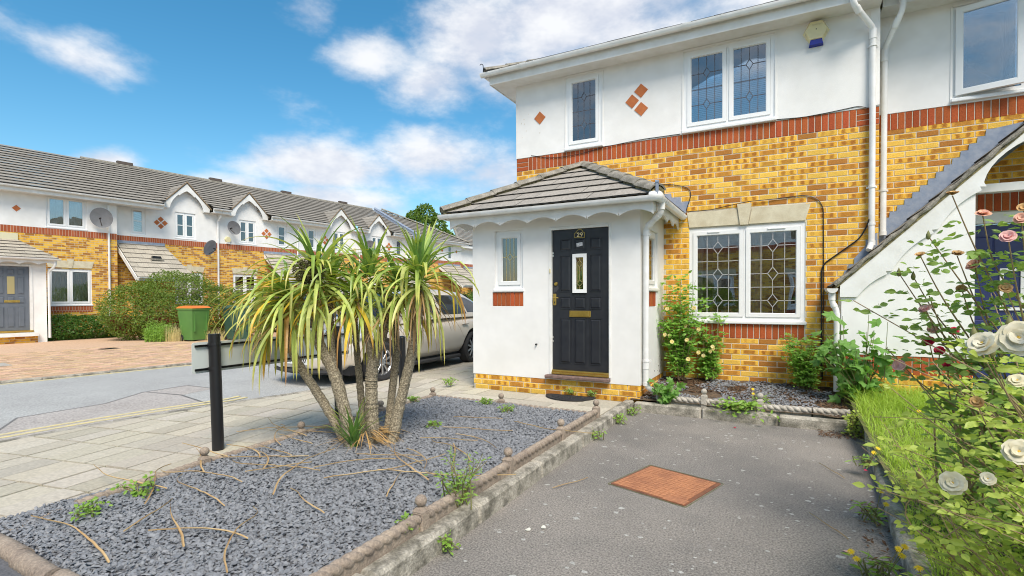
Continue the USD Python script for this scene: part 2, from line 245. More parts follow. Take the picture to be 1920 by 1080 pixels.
M = dict(
    mortar=mat('mortar', (.66, .61, .51), (.56, .51, .41), 30, .95, .3, 200),
    render=mat('white_render', (.83, .82, .80), (.76, .75, .72), 1.3, .85, .35, 260, fine=(5, .96, 1.03), dist=.004),
    upvc=mat('white_plastic', (.83, .835, .83), (.78, .785, .775), 3.0, .35), timber=mat('white_timber', (.80, .80, .78), (.70, .69, .65), 4.0, .5, .1, 60),
    pipe=mat('pipe_plastic', (.80, .80, .785), (.70, .69, .66), 5.0, .35), stone=mat('lintel_stone', (.66, .60, .44), (.55, .48, .33), 7, .85, .15, 120, fine=(90, .92, 1.06)),
    tile=attrmat('roof_tile', .85, (35, .72, 1.2), .5, 90), hip=mat('hip_tile', (.34, .31, .26), (.18, .165, .13), 9, .9, .6, 60, fine=(60, .7, 1.2)), lichen=mat('lichen_mortar', (.34, .29, .14), (.10, .085, .05), 28, .95, .8, 80),
    lead=mat('lead_flashing', (.20, .25, .34), (.30, .34, .41), 9, .5, .2, 30, metal=.0), glass=glass('window_glass', 2.7), glass_up=glass('upper_glass', 2.6, bmp=.02),
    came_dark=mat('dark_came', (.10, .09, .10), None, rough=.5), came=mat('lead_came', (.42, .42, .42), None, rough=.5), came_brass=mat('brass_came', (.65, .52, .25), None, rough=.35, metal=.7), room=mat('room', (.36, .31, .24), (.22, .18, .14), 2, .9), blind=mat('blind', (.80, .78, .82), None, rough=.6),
    curtain=mat('curtain', (.78, .77, .76), (.66, .64, .62), 6, .9), terracotta=mat('terracotta', (.52, .16, .045), (.45, .125, .035), 14, .75, .2, 150),
    door=mat('door_paint', (.016, .018, .024), (.024, .026, .032), 8, .34, .04, 50), brass=mat('brass', (.72, .50, .14), (.60, .40, .10), 9, .28, metal=.9), doorstep=mat('step_paint', (.22, .14, .12), (.12, .08, .07), 20, .7, .3, 90),
    black=mat('black_metal', (.010, .010, .012), None, rough=.4), plastic_black=mat('black_rubber', (.018, .018, .02), (.03, .03, .032), 40, .75, .3, 150), alarm=mat('cream_plastic', (.72, .64, .36), (.66, .58, .33), 6, .4), blue=mat('blue_lens', (.012, .02, .26), None, rough=.2), silver=mat('chrome', (.75, .75, .76), None, rough=.15, metal=1.0),
    navy=mat('navy_paint', (.02, .03, .12), None, rough=.35), greydoor=mat('grey_paint', (.13, .15, .18), (.11, .13, .155), 5, .4),
    asphalt=mat('drive_asphalt', (.265, .24, .212), (.18, .167, .152), 1.0, .92, .8, 240, fine=(95, .5, 1.5), dist=.006), road=mat('road_asphalt', (.41, .41, .39), (.36, .355, .34), 1.4, .92, .6, 200, fine=(55, .62, 1.32), dist=.006), patch=mat('red_patch', (.43, .395, .365), (.38, .345, .315), 2.0, .92, .6, 200, fine=(55, .65, 1.3), dist=.006),
    yellow=mat('yellow_line', (.72, .60, .27), (.52, .47, .32), 16, .85, fine=(90, .8, 1.1)), slab=attrmat('paving_slab', .9, (45, .86, 1.12), .3, 150), block=attrmat('block_paver', .9, (50, .8, 1.15), .3, 120),
    kerb=mat('kerb_concrete', (.42, .385, .32), (.18, .165, .13), 7, .92, .7, 70, fine=(75, .65, 1.25), ramp=(.42, .62)), joint=mat('joint_moss', (.13, .13, .06), (.20, .19, .14), 8, .95), rope=mat('rope_concrete', (.36, .29, .225), (.24, .19, .15), 10, .9, .5, 90, fine=(90, .75, 1.2)), edging=mat('pale_edging', (.50, .46, .40), (.33, .30, .25), 12, .92, .5, 80, fine=(80, .8, 1.15)),
    gravel=mat('slate_chip', (.48, .495, .52), (.33, .34, .365), 30, .6, .15, 200, island=.45), gravel_base=mat('slate_base', (.09, .093, .10), (.14, .14, .15), 60, .9, .6, 120), soil=mat('soil', (.13, .085, .05), (.06, .045, .032), 14, .95, 1.0, 60, fine=(60, .5, 1.6)), bark=mat('bark_litter', (.30, .155, .07), (.16, .085, .045), 25, .9, island=.5),
    ironcover=mat('rust_cover', (.50, .215, .10), (.36, .15, .075), 7, .85, .3, 90, fine=(60, .8, 1.15)), turf=mat('turf', (.10, .12, .035), (.16, .15, .06), 9, .95, .8, 50),
    trunk=mat('palm_bark', (.44, .38, .27), (.17, .14, .095), 85, .95, 1.0, 70, fine=(170, .5, 1.4), ramp=(.40, .56)), wood=mat('woody_stem', (.36, .26, .14), (.24, .17, .10), 30, .9, .3, 80), stem=mat('green_stem', (.13, .17, .045), (.20, .15, .06), 12, .7), ground=mat('ground', (.20, .20, .19), (.15, .15, .14), .3, .95),
    signback=mat('sign_grey', (.58, .62, .60), (.52, .56, .545), 3, .45), dead=mat('dead_leaf', (.78, .58, .31), (.62, .40, .18), 5, .75, island=.3), petal_w=mat('white_petal', (.82, .80, .70), None, rough=.6, trans=(.8, .78, .66)),
)
RAIL_A = math.radians(6.5)
rng = np.random.default_rng(29)
# ------------------------------------------------------------------ ground, road, paving (the setting)
ZP, ZR, ZD, ZS = -.12, -.142, -.22, -.08   # pavement, road, driveway, bed soil at its front
struct('ground', (np.array([[-500, -500, -.30], [500, -500, -.30], [500, 600, -.30], [-500, 600, -.30]], float), np.array([[0, 1, 2], [0, 2, 3]])), M['ground'])
def flat(poly, z, t=.05): return prism(poly, z - t, z, 'xy')
KX = [(-2.44, -9.5), (-2.46, -5.8), (-2.44, -5.1), (-2.36, -4.4), (-2.2, -3.6), (-1.98, -2.6), (-1.84, -1.8), (-1.79, -.7), (-1.76, 1), (-1.7, 6), (-1.2, 14), (.4, 24), (4, 40)]   # kerb line on our side
ca, sa = math.cos(RAIL_A), math.sin(RAIL_A)
def fr(n, t): return (n * ca + t * sa, -n * sa + t * ca)          # far-row coordinates: n towards us, t along the row
road_poly = Polygon([(x - .10, y) for x, y in KX] + [fr(-6.42, 42), fr(-6.42, -14)])
struct('road', flat(road_poly, ZR), M['road'])
patchp = Polygon([(-2.62, -5.95), (-3.69, -5.32), (-3.72, -4.48), (-4.17, -3.81), (-3.48, -3.72), (-2.62, -3.9), (-2.50, -4.6)])
struct('road_patch', prism(patchp, ZR, ZR + .004, 'xy'), M['patch'])
struct('road_patch', prism(Polygon([(-4.17, -3.78), (-4.19, -3.22), (-3.60, -3.20), (-3.48, -3.69)]), ZR, ZR + .004, 'xy'), M['patch'])
from shapely.geometry import LineString
M['tar'] = mat('tar_seam', (.13, .125, .12), (.20, .195, .185), 30, .9)
for k_, pts_ in enumerate(([(-2.6, -5.96), (-3.70, -5.325), (-3.73, -4.48), (-4.18, -3.81)], [(-4.17, -3.79), (-4.20, -3.21), (-3.60, -3.19)], [(-4.17, -3.80), (-3.48, -3.70), (-2.6, -3.88)])): struct('road_seam', prism(LineString(pts_).buffer(.012, cap_style='flat'), ZR + .0045, ZR + .006, 'xy'), M['tar'])
for off, w in ((-.42, .06), (-.27, .06)):
    ln = LineString([(x + off - .02, y) for x, y in KX[:5]] + [(-2.25 + off, -3.4)]).buffer(w / 2, cap_style='flat')
    tag(struct('yellow_line', prism(ln, ZR + .005, ZR + .009, 'xy'), M['yellow']))
tag(struct('yellow_line', prism(LineString([fr(-6.34, -12), fr(-6.34, 0)]).buffer(.035, cap_style='flat'), ZR + .001, ZR + .005, 'xy'), M['yellow']))
# kerb stones on our side of the road and the flush kerb across it
def kerb_run(pts, w, z, h, name='road_kerb', length=.91, gap=.006, bev=.012):
    k = None; L = LineString(pts); n = int(L.length / length + .02); V = []
    for i in range(n):
        a, b = np.array(L.interpolate(i * length + gap / 2).coords[0]), np.array(L.interpolate((i + 1) * length - gap / 2).coords[0])
        d = b - a; l = np.linalg.norm(d); m = box(0, -w / 2, -h, l, w / 2, 0, bev)
        V.append(move(m, (a[0], a[1], z + rng.uniform(-.003, .003)), math.atan2(d[1], d[0])))
    return V
def kerb(name, items, m):
    base = struct(name, items[0], m)
    for it in items[1:]: obj('kerb_stone', it, m, base)
kerb('road_kerb', kerb_run([(x - .05, y) for x, y in KX[:11]], .12, ZP + .004, .12), M['kerb'])
kerb('far_kerb', kerb_run([fr(-6.47, -12), fr(-6.47, 20)], .10, ZR + .04, .1), M['kerb'])
# pavement: bedding with small flags laid on it
pave = Polygon([(x, y) for x, y in KX[:10]] + [(-.235, 6), (-.235, -1.5), (2.02, -1.5), (2.02, -2.44), (-.155, -2.44), (-.155, -6.6), (.2, -6.66), (2.02, -6.66), (2.02, -9.5)])
pv = struct('pavement', flat(pave, ZP - .012, .1), M['joint'])
items = []
inner = pave.buffer(-.006)
def flagcol():
    t = rng.uniform(); c = np.array([.475, .43, .345]) * (.86 + .22 * t) * np.array([1, rng.uniform(.985, 1.01), rng.uniform(.95, 1.03)]); return np.clip(c, .05, .7)
def flags(x0, x1, y0, y1, dx, dy, stag=0, rot=0.0, piv=(0, 0), lim=None):
    ny = int((y1 - y0) / dy) + 1
    for j in range(ny):
        off = stag * dx * (j % 2)
        for i in range(-1, int((x1 - x0) / dx) + 2):
            q = sbox(x0 + i * dx + off + .005, y0 + j * dy + .009, x0 + (i + 1) * dx + off - .005, y0 + (j + 1) * dy - .009)
            if rot: q = affinity.rotate(q, rot, origin=piv)
            q = q.intersection(lim)
            if q.is_empty or q.geom_type != 'Polygon' or q.area < .006: continue
            zt = ZP + rng.uniform(-.004, .003); m = prism(q.simplify(.002), zt - .03, zt, 'xy'); tl = rng.normal(0, .006, 2); c = m[0].mean(0)
            m[0][:, 2] += (m[0][:, 0] - c[0]) * tl[0] + (m[0][:, 1] - c[1]) * tl[1]
            items.append((m, dict(bcol=np.tile(flagcol(), (len(m[0]), 1)))))
flags(-3.4, .4, -9.6, -1.0, .225, .42, 0.0, 11.0, (-1.3, -5.4), inner.intersection(sbox(-4, -10, -.1, -1.02)))
flags(-2.2, -.24, -1.02, 6, .3, .45, .5, 0, (0, 0), inner.intersection(sbox(-4, -1.01, -.23, 6)))
flags(-.14, 2.1, -2.44, -1.44, .72, .49, .4, 0, (0, 0), inner.intersection(sbox(-.095, -2.6, 2.1, -1.4)))
flags(0, 2.1, -9.5, -6.7, .45, .45, .5, 0, (0, 0), inner.intersection(sbox(.0, -9.6, 2.1, -6.7)))
pieces(pv, 'paving_slab', items, M['slab'], 300, 'paving_slabs')
# driveway of asphalt between kerbs
struct('driveway', flat(sbox(2.10, -10, 4.60, -1.46), ZD, .06), M['asphalt'])
k1 = kerb_run([(2.095, -1.44), (2.095, -9.5)], .115, -.10, .15, bev=.018); kerb('drive_kerb', k1, M['kerb'])
k2 = kerb_run([(2.17, -1.50), (4.52, -1.50)], .115, -.105, .15, length=.782, bev=.018); kerb('bed_kerb', k2, M['kerb'])
k3 = kerb_run([(4.56, -1.42), (4.40, -4.2), (4.33, -9)], .115, -.12, .14, bev=.018); kerb('lawn_kerb', k3, M['kerb'])
# pale lichen spots on the drive: thin discs with a shape of their own
sp = []
for i in range(420):
    x, y = rng.uniform(2.2, 4.4), rng.uniform(-6.6, -1.6); r = rng.uniform(.004, .017) * (1 if rng.uniform() < .8 else 1.5)
    if abs((x - 3.05) + (y + 3.9) * .3) < .35 and abs(y + 3.9) < .5: continue
    a = np.linspace(0, 2 * np.pi, 9, endpoint=False); rr = r * rng.uniform(.65, 1.2, 9)
    V = np.vstack([[x, y, ZD + .003], np.stack([x + rr * np.cos(a), y + rr * np.sin(a) * .8, np.full(9, ZD + .0012)], 1)]); sp.append((V, np.array([(0, j + 1, (j + 1) % 9 + 1) for j in range(9)])))
struct_l = obj('lichen_spots', join(sp), mat('lichen', (.50, .49, .45), (.36, .355, .33), 60, .95, fine=(200, .7, 1.2)), kind='stuff')
tag(struct_l, 'small pale round lichen spots scattered over the grey asphalt drive', 'lichen')
# block-paved forecourt across the road
fore = Polygon([fr(-6.53, -13), fr(-6.53, 22), fr(-18, 22), fr(-18, -13)])
fc = struct('forecourt', flat(fore, ZP - .01, .1), M['joint'])
items = []
for j in range(0, 56):
    for i in range(0, 62):
        t0, n0 = -7.2 + i * .205 + (.1 if j % 2 else 0), -6.55 - j * .103
        if n0 < -17.4: continue
        z = ZP + .003 + rng.uniform(-.002, .002); m = box(-.0985, -.0475, -.03, .0985, .0475, 0); x, y = fr(n0 - .05, t0)
        c = np.array([.59, .39, .245]) * rng.uniform(.8, 1.2) * np.array([1, rng.uniform(.92, 1.08), rng.uniform(.85, 1.1)])
        if rng.uniform() < .12: c *= .75
        m = move(m, (x, y, z), math.pi / 2 - RAIL_A); items.append(((m[0], m[1][2:]), dict(bcol=np.tile(c, (8, 1)))))
pieces(fc, 'block_paver', items, M['block'], 300, 'block_pavers')
# beyond the laid blocks the same surface carries on as a sheet
struct('forecourt_far', flat(Polygon([fr(-12.4, -13), fr(-12.4, 22), fr(-17.95, 22), fr(-17.95, -13)]), ZP - .004, .02), mat('block_sheet', (.61, .41, .265), (.52, .34, .22), 14, .9, fine=(30, .85, 1.12)))
tag(obj('drain_cover', move(join([box(-.2, -.14, 0, .2, .14, .004)] + [box(-.17, -.12 + i * .05, .004, .17, -.095 + i * .05, .010) for i in range(5)]), (*fr(-11.6, -2.2), ZP + .004), math.pi / 2 - RAIL_A), M['black']), 'small dark iron drain cover set in the block paved forecourt', 'drain cover')
cb = thing('inspection_cover', 'pale recessed inspection cover with metal rim in the block paving by the grey door', 'cover', (*fr(-9.4, -5.0), ZP + .004), 83.5)
obj('frame', join([box(-.45, -.33, 0, .45, -.31, .009), box(-.45, .31, 0, .45, .33, .009), box(-.45, -.31, 0, -.43, .31, .009), box(.43, -.31, 0, .45, .31, .009)]), M['edging'], cb); obj('infill', box(-.428, -.308, 0, .428, .308, .006), M['edging'], cb)
# iron inspection cover with a gridded top in the drive
mc = thing('manhole_cover', 'square rust red manhole cover with gridded top set in the asphalt drive', 'manhole cover', (3.02, -3.86, ZD), -17.3)
rim = sbox(-.297, -.292, .297, .292).buffer(.012).difference(sbox(-.29, -.285, .29, .285).buffer(.015)); obj('frame', prism(rim, 0, .006, 'xy'), M['joint'], mc)
obj('cover', prism(sbox(-.275, -.27, .275, .27).buffer(.02), 0, .005, 'xy'), mat('rust_groove', (.22, .09, .045), (.14, .06, .035), 12, .9), mc)
obj('raised_squares', join([(lambda b: (b[0], b[1][2:]))(box(-.277 + i * .0362, -.268 + j * .0384, .004, -.277 + i * .0362 + .0325, -.268 + j * .0384 + .0345, .0085)) for i in range(15) for j in range(14)]), M['ironcover'], mc, kind='stuff')
obj('plain_corner', box(.13, -.285, .006, .285, -.20, .0095), M['ironcover'], mc)
# planting bed under the window, lawn
hz = lambda X, Y, s, sc, o: (meshkit.fbm(np.stack([X * sc, Y * sc, X * 0 + o], -1), 4) - .5) * s
def bedz(X, Y): return ZS + (np.clip((Y + 1.45) / 1.45, 0, 1)) * .085 + hz(X, Y, .05, 7, 3)
struct('bed_soil', sheet(np.linspace(2.10, 5.0, 140), np.linspace(-1.46, .02, 80), bedz), M['soil'])
def lawnz(X, Y): return -.11 + np.clip((Y + 4.5) / 4.0, 0, 1) * .14 + hz(X, Y, .06, 3, 8)
struct('lawn', sheet(np.linspace(4.43, 10.5, 120), np.linspace(-9, -.3, 160), lawnz), M['turf'])
# ------------------------------------------------------------------ bricks, windows, tiles
def brick_piece(x0, x1, z0, z1, y=0.0, d=.03, kind='yellow', tf=None, vertical=False):
    b = .004; v = []
    for xa, xb, za, zb, yy in ((x0 + b, x1 - b, z0 + b, z1 - b, y), (x0, x1, z0, z1, y + b), (x0, x1, z0, z1, y + d)):
        v += [(xa, yy, za), (xb, yy, za), (xb, yy, zb), (xa, yy, zb)]
    v = np.array(v); v[:4, 1] += rng.uniform(-.0012, .0012); F = [(0, 1, 2), (0, 2, 3)]
    for o in (0, 4):
        for j in range(4): k = (j + 1) % 4; F += [(o + j, o + 4 + j, o + 4 + k), (o + j, o + 4 + k, o + k)]
    u, w = (v[:, 0] - x0) / (x1 - x0), (v[:, 2] - z0) / (z1 - z0)
    if kind == 'yellow':
        r = rng.uniform(); L = x1 - x0; full = L > .18
        if r < .10: c, pt = (.45, .19, .04), (0, .35, 0)                                   # burnt brick
        elif r < .20: c, pt = (.64, .31, .05), (.2, .6, 0)
        else: c, pt = [((.82, .465, .062), (.9 * full, .15, 0)), ((.83, .485, .07), (.1, .85, 0)), ((.84, .53, .095), (0, .12, 0)), ((.80, .425, .05), (.75 * full, .45, 0)), ((.83, .50, .078), (.35 * full, .2, 0))][rng.integers(5)]
        c = np.array(c) * rng.uniform(.9, 1.1)
    else: c, pt = np.array((.40, .092, .028)) * rng.uniform(.82, 1.15) * np.array([1, rng.uniform(.85, 1.15), 1]), (0, 0, 0)
    n = len(v); m = (tf(v) if tf else v, np.array(F)); pt = np.array(pt, float) * rng.uniform(.7, 1.0)
    return m, dict(bcol=np.tile(c, (n, 1)), pat=np.tile(pt, (n, 1)), buv=np.stack([u + 0 * w, w, 0 * u], 1))
def brick_wall(x0, x1, z0, z1, holes=(), y=0.0, phase=0.0, tf=None, course=.075, skip=None):
    out = []; n = int(round((z1 - z0) / course))
    for k in range(n):
        za, zb = z0 + k * course + .005, z0 + (k + 1) * course - .005; mid = (za + zb) / 2
        cuts = [(h[0], h[2]) for h in holes if h[1] < mid < h[3]]; gk = int(round((z0 + k * course) / course)); off = phase + (.1125 if gk % 2 else 0)
        i0 = math.floor((x0 - off) / .225) - 1
        for i in range(i0, i0 + int((x1 - x0) / .225) + 4):
            spans = [(max(off + i * .225 + .005, x0), min(off + (i + 1) * .225 - .005, x1))]
            for c0, c1 in cuts:
                spans = [q for s in spans for q in ((s[0], min(s[1], c0 - .006)), (max(s[0], c1 + .006), s[1]))]
            for a, b in spans:
                if b - a > .03 and not (skip and skip((a + b) / 2, mid)): out.append(brick_piece(a, b, za, zb, y, tf=tf))
    return out
def soldiers(x0, x1, z0, z1, y=-.002, tf=None, pitch=.075):
    n = max(1, int(round((x1 - x0) / pitch))); p = (x1 - x0) / n
    return [brick_piece(x0 + i * p + .005, x0 + (i + 1) * p - .005, z0, z1, y, kind='red', tf=tf) for i in range(n)]
def wall_slab(x0, x1, z0, z1, holes, y0, y1, tf=None):
    m = prism(sbox(x0, z0, x1, z1).difference(unary_union([sbox(*h) for h in holes])) if holes else sbox(x0, z0, x1, z1), y0, y1)
    return (tf(m[0]), m[1]) if tf else m
def window(parent, x0, x1, z0, z1, y, mulls=(), rows=(), cols=3, dia=(.11, .078), lead='came', gl='glass', fw=.05, sw=.048, sill=True, inside=None, tf=None, transoms=(), depth=.06, room_d=1.2, casement=True, name='window', label=None, roomcol='room'):
    """uPVC window seen from -y: outer frame at y, casements, panes, leadwork with diamonds on the given rows (fractions), sill, room behind."""
    tr = (lambda m: (tf(m[0]), m[1])) if tf else (lambda m: m)
    zs = z0 + (.045 if sill else 0)
    fr_ = [ring(x0, zs, x1, z1, fw, y, y + depth)]
    xs = [x0 + fw] + [v for q in mulls for v in (q - fw * .32, q + fw * .32)] + [x1 - fw]
    for q in mulls: fr_.append(box(q - fw * .32, y + .001, zs + fw, q + fw * .32, y + depth, z1 - fw))
    w = obj(name, tr(join(fr_)), M['upvc'], parent, label=label)
    if sill: obj('sill', tr(box(x0 - .02, y - .05, z0, x1 + .02, y + .06, zs - .001, .008)), M['upvc'], w)
    for a, b in zip(xs[::2], xs[1::2]):
        c, d = zs + fw, z1 - fw
        if casement:
            obj('casement', tr(join([ring(a + .002, c + .002, b - .002, d - .002, sw, y - .012, y + .045), ring(a + sw - .004, c + sw - .004, b - sw + .004, d - sw + .004, .014, y + .004, y + .03)])), M['upvc'], w)
            a, b, c, d = a + sw + .008, b - sw - .008, c + sw + .008, d - sw - .008
        for tz in transoms: obj('glazing_bar', tr(box(a, y - .006, c + (d - c) * tz - .014, b, y + .035, c + (d - c) * tz + .014)), M['upvc'], w)
        obj('pane', tr(box(a, y + .014, c, b, y + .018, d)), M[gl], w)
        if rows:
            W, H = b - a, d - c; t = .0042; bars = []; yy = (y + .0105, y + .0135); dx, dz = dia
            def bar(u0, v0, u1, v1):
                p, q = np.array([a + u0 * W, c + v0 * H]), np.array([a + u1 * W, c + v1 * H]); n = (q - p) / np.linalg.norm(q - p); s = np.array([-n[1], n[0]]) * t
                bars.append(prism(Polygon([p - s, q - s, q + s, p + s]), *yy))
            for u in (.24, .76): bar(u, 0, u, 1)
            edges = [0.0] + sorted([v for r in rows for v in (r - dz, r + dz)]) + [1.0]
            for v0, v1 in zip(edges[::2], edges[1::2]): bar(.5, v0, .5, v1)
            for r in rows: bar(0, r, .5 - dx, r); bar(.5 + dx, r, 1, r); bar(.5 - dx, r, .5, r + dz); bar(.5, r + dz, .5 + dx, r); bar(.5 + dx, r, .5, r - dz); bar(.5, r - dz, .5 - dx, r)
            for r0, r1 in zip(rows, rows[1:]): bar(0, (r0 + r1) / 2, 1, (r0 + r1) / 2)
            obj('leadwork', tr(join(bars)), M[lead], w)
        if inside == 'blind':
            n = int((d - c) / .026); obj('blind', tr(join([move(box(a - .01, -.010, -.0006, b + .01, .010, .0006), (0, y + .085, c + (i + .5) * .026), 0, 1, [[1, 0, 0], [0, .5, -.86], [0, .86, .5]]) for i in range(n)])), M['blind'], w)
        elif inside in ('curtain', 'net'):
            full = inside == 'net'
            for e0, e1 in (((a, b),) if full else ((a - .01, a + .25 * (b - a)), (b - .30 * (b - a), b + .01))):
                n = max(12, int((e1 - e0) / .012)); xx = np.linspace(e0, e1, n); yv = y + .11 + .018 * np.sin(np.arange(n) * 1.1); V = np.vstack([np.stack([xx, yv, np.full(n, c - .02)], 1), np.stack([xx, yv, np.full(n, d + .02)], 1)])
                obj('curtain', tr((V, np.array([q for i in range(n - 1) for q in ((i, i + 1, n + i + 1), (i, n + i + 1, n + i))]))), M['curtain'], w, smooth=True)
    yb = y + depth + .1; R = room_d
    obj('room', tr(join([box(x0 + .02, y + depth + .1 + R, zs, x1 - .02, y + depth + .12 + R, z1), box(x0 - .01, yb, zs, x0 + .01, yb + R, z1), box(x1 - .01, yb, zs, x1 + .01, yb + R, z1), box(x0, yb, zs - .02, x1, yb + R, zs), box(x0, yb, z1, x1, yb + R, z1 + .02)])), M[roomcol], w)
    return w
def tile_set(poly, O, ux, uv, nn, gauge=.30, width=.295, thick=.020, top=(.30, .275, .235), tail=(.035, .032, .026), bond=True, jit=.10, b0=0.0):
    """Flat interlocking tiles on a slope; poly in slope coordinates (along ux, up uv)."""
    O, ux, uv, nn = map(lambda v: np.asarray(v, float), (O, ux, uv, nn)); a0, bb0, a1, b1 = poly.bounds; out = []
    for r in range(int((b1 - b0) / gauge) + 1):
        br = b0 + r * gauge; off = (width / 2 if bond and r % 2 else 0)
        for i in range(int(math.floor((a0 - off) / width)) - 1, int((a1 - off) / width) + 2):
            q = sbox(i * width + off + .0025, br, (i + 1) * width + off - .0025, br + gauge + .05).intersection(poly)
            if q.geom_type != 'Polygon' or q.area < .003: continue
            P = np.array(q.exterior.coords)[:-1]; n = len(P); h = thick * (1 - (P[:, 1] - br) / gauge) + rng.uniform(-.0015, .0015)
            base = O + P[:, :1] * ux + P[:, 1:] * uv; bot, tp = base + h[:, None] * nn, base + (h + thick)[:, None] * nn
            V = [tp]; F = [(0, k, k + 1) for k in range(1, n - 1)]; c = np.array(top) * rng.uniform(1 - jit, 1 + jit); C = [np.tile(c, (n, 1))]; o = n
            for k in range(n):
                k2 = (k + 1) % n; V.append(np.array([bot[k], bot[k2], tp[k2], tp[k]])); F += [(o, o + 1, o + 2), (o, o + 2, o + 3)]; o += 4
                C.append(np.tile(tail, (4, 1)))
            out.append(((np.vstack(V), np.array(F)), dict(bcol=np.vstack(C))))
    return out
def hip_run(p0, p1, up, side, r=.115, n=5, t=.018, ov=.03, L=None):
    """Ridge or hip tiles from p0 to p1: shallow arched tiles that overlap."""
    p0, p1 = np.array(p0, float), np.array(p1, float); d = p1 - p0; ln = np.linalg.norm(d); d /= ln; up = np.array(up, float); up -= d * (up @ d); up /= np.linalg.norm(up); sd = np.cross(d, up); k = L or max(1, int(round(ln / .42))); out = []
    for i in range(k):
        a, b = p0 + d * (ln * i / k), p0 + d * (ln * (i + 1) / k + (ov if i < k - 1 else 0)); V = []
        for q, (e, lift) in enumerate(((a, .016), (b, 0.0))):
            for rr in (r, r - t):
                for th in np.linspace(-1.15, 1.15, n * 2 + 1): V.append(e + up * (lift + rr * math.cos(th) - r * .45) + sd * rr * math.sin(th))
        m = n * 2 + 1; F = []
        def q4(a, b, c, d_): F.extend([(a, b, c), (a, c, d_)])
        for j in range(m - 1):
            q4(j, j + 1, 2 * m + j + 1, 2 * m + j); q4(m + j, 3 * m + j, 3 * m + j + 1, m + j + 1); q4(j, m + j, m + j + 1, j + 1); q4(2 * m + j, 2 * m + j + 1, 3 * m + j + 1, 3 * m + j)
        q4(0, 2 * m, 3 * m, m); q4(m - 1, 2 * m - 1, 4 * m - 1, 3 * m - 1); out.append((np.array(V), np.array(F)))
    return out
def gutter(p0, p1, r=.058, t=.004, ends=True):
    """Half-round gutter hung from its rim between two points."""
    p0, p1 = np.array(p0, float), np.array(p1, float); d = (p1 - p0) / np.linalg.norm(p1 - p0); s = np.cross(d, [0, 0, 1.]); V = []; th = np.linspace(0, np.pi, 11); F = []; n = 11
    for e in (p0, p1):
        for rr in (r, r - t):
            for a in th: V.append(e + s * rr * math.cos(a) - np.array([0, 0, 1]) * rr * math.sin(a))
    for j in range(n - 1):
        for a, b in ((j, 2 * n + j), (n + j, 3 * n + j)): F += [(a, a + 1, b + 1), (a, b + 1, b)]
    for a, b in ((0, n), (n - 1, 2 * n - 1)): F += [(a, b, b + 2 * n), (a, b + 2 * n, a + 2 * n)]
    if ends:
        for o in (0, 2 * n):
            for j in range(1, n - 1): F.append((o, o + j, o + j + 1))
    return np.array(V), np.array(F)
def gutter_band(p, d, r=.062, w=.03):
    p, d = np.array(p, float), np.array(d, float); return gutter(p - d * w / 2, p + d * w / 2, r, .01, False)
def downpipe(parent, pts, r=.034, collars=(), clips=(), name='downpipe', away=(0, 1, 0)):
    P = bend(pts, .06, 5); p = obj(name, tube(P, r, 14), M['pipe'], parent, smooth=40)
    for c in collars: c = np.array(c, float); obj('collar', tube([c[:3], c[3:]], r * 1.16, 14), M['pipe'], p, smooth=40)
    for c in clips: c = np.array(c, float); obj('pipe_clip', join([tube([c - (0, 0, .012), c + (0, 0, .012)], r * 1.22, 14), box(c[0] - .055, c[1] - .004 + .03, c[2] - .012, c[0] + .055, c[1] + .004 + .03, c[2] + .012)]), M['pipe'], p, smooth=40)
    return p
BR = ('bcol', 'pat', 'buv')

# ------------------------------------------------------------------ the house with the black door
H = thing('terraced_house', 'end of terrace house in yellow brick and white render behind the black porch door', 'house', (0, 0, 0))
W1, W2, W3 = (.672, 3.52, 1.27, 4.69), (2.49, 3.52, 3.66, 4.69), (2.575, .80, 4.025, 2.15)
XL, XR, ZE = -.225, 4.81, 4.73
obj('wall', join([wall_slab(XL, XR, -.3, ZE, [W1, W2, W3], .0045, .26), box(XL, .26, -.3, XL + .2, 7.5, ZE), box(XR - .2, .26, -.3, XR, 7.5, ZE), box(XL, 7.3, -.3, XR, 7.5, ZE), box(XL + .2, .26, 2.55, XR - .2, 7.3, 2.6)]), M['mortar'], H)
obj('render_panel', wall_slab(XL - .004, XR, 3.517, ZE, [W1, W2], -.006, .0045), M['render'], H, label='white rendered upper wall')
obj('side_render', box(XL - .012, .0, 3.517, XL, 7.5, ZE), M['render'], H)
obj('corner_board', box(4.715, -.014, 3.53, XR + .002, -.006, ZE - .04), M['render'], H)
hidden = lambda x, z: x < 2.18 and z < 2.2 or (x < 2.2 and z < 3.12 - abs(x - .98) * .52)
bw = brick_wall(XL, XR, 0.0, 3.3, [W3, (2.575, .6, 4.025, .815), (2.575, 2.15, 4.025, 2.37)], phase=-.01, skip=hidden)
pieces(H, 'brick', bw, BRICK, 300, 'bricks')
sol = soldiers(0.0, 4.575, 3.302, 3.513) + soldiers(2.58, 4.02, .602, .80)
for a, b in ((XL + .002, -.005), (4.58, XR - .002)):
    for k in range(3): sol.append(brick_piece(a, b, 3.302 + k * .0725, 3.302 + k * .0725 + .0625, -.002, kind='red'))
pieces(H, 'soldier_brick', sol, BRICK, 300)
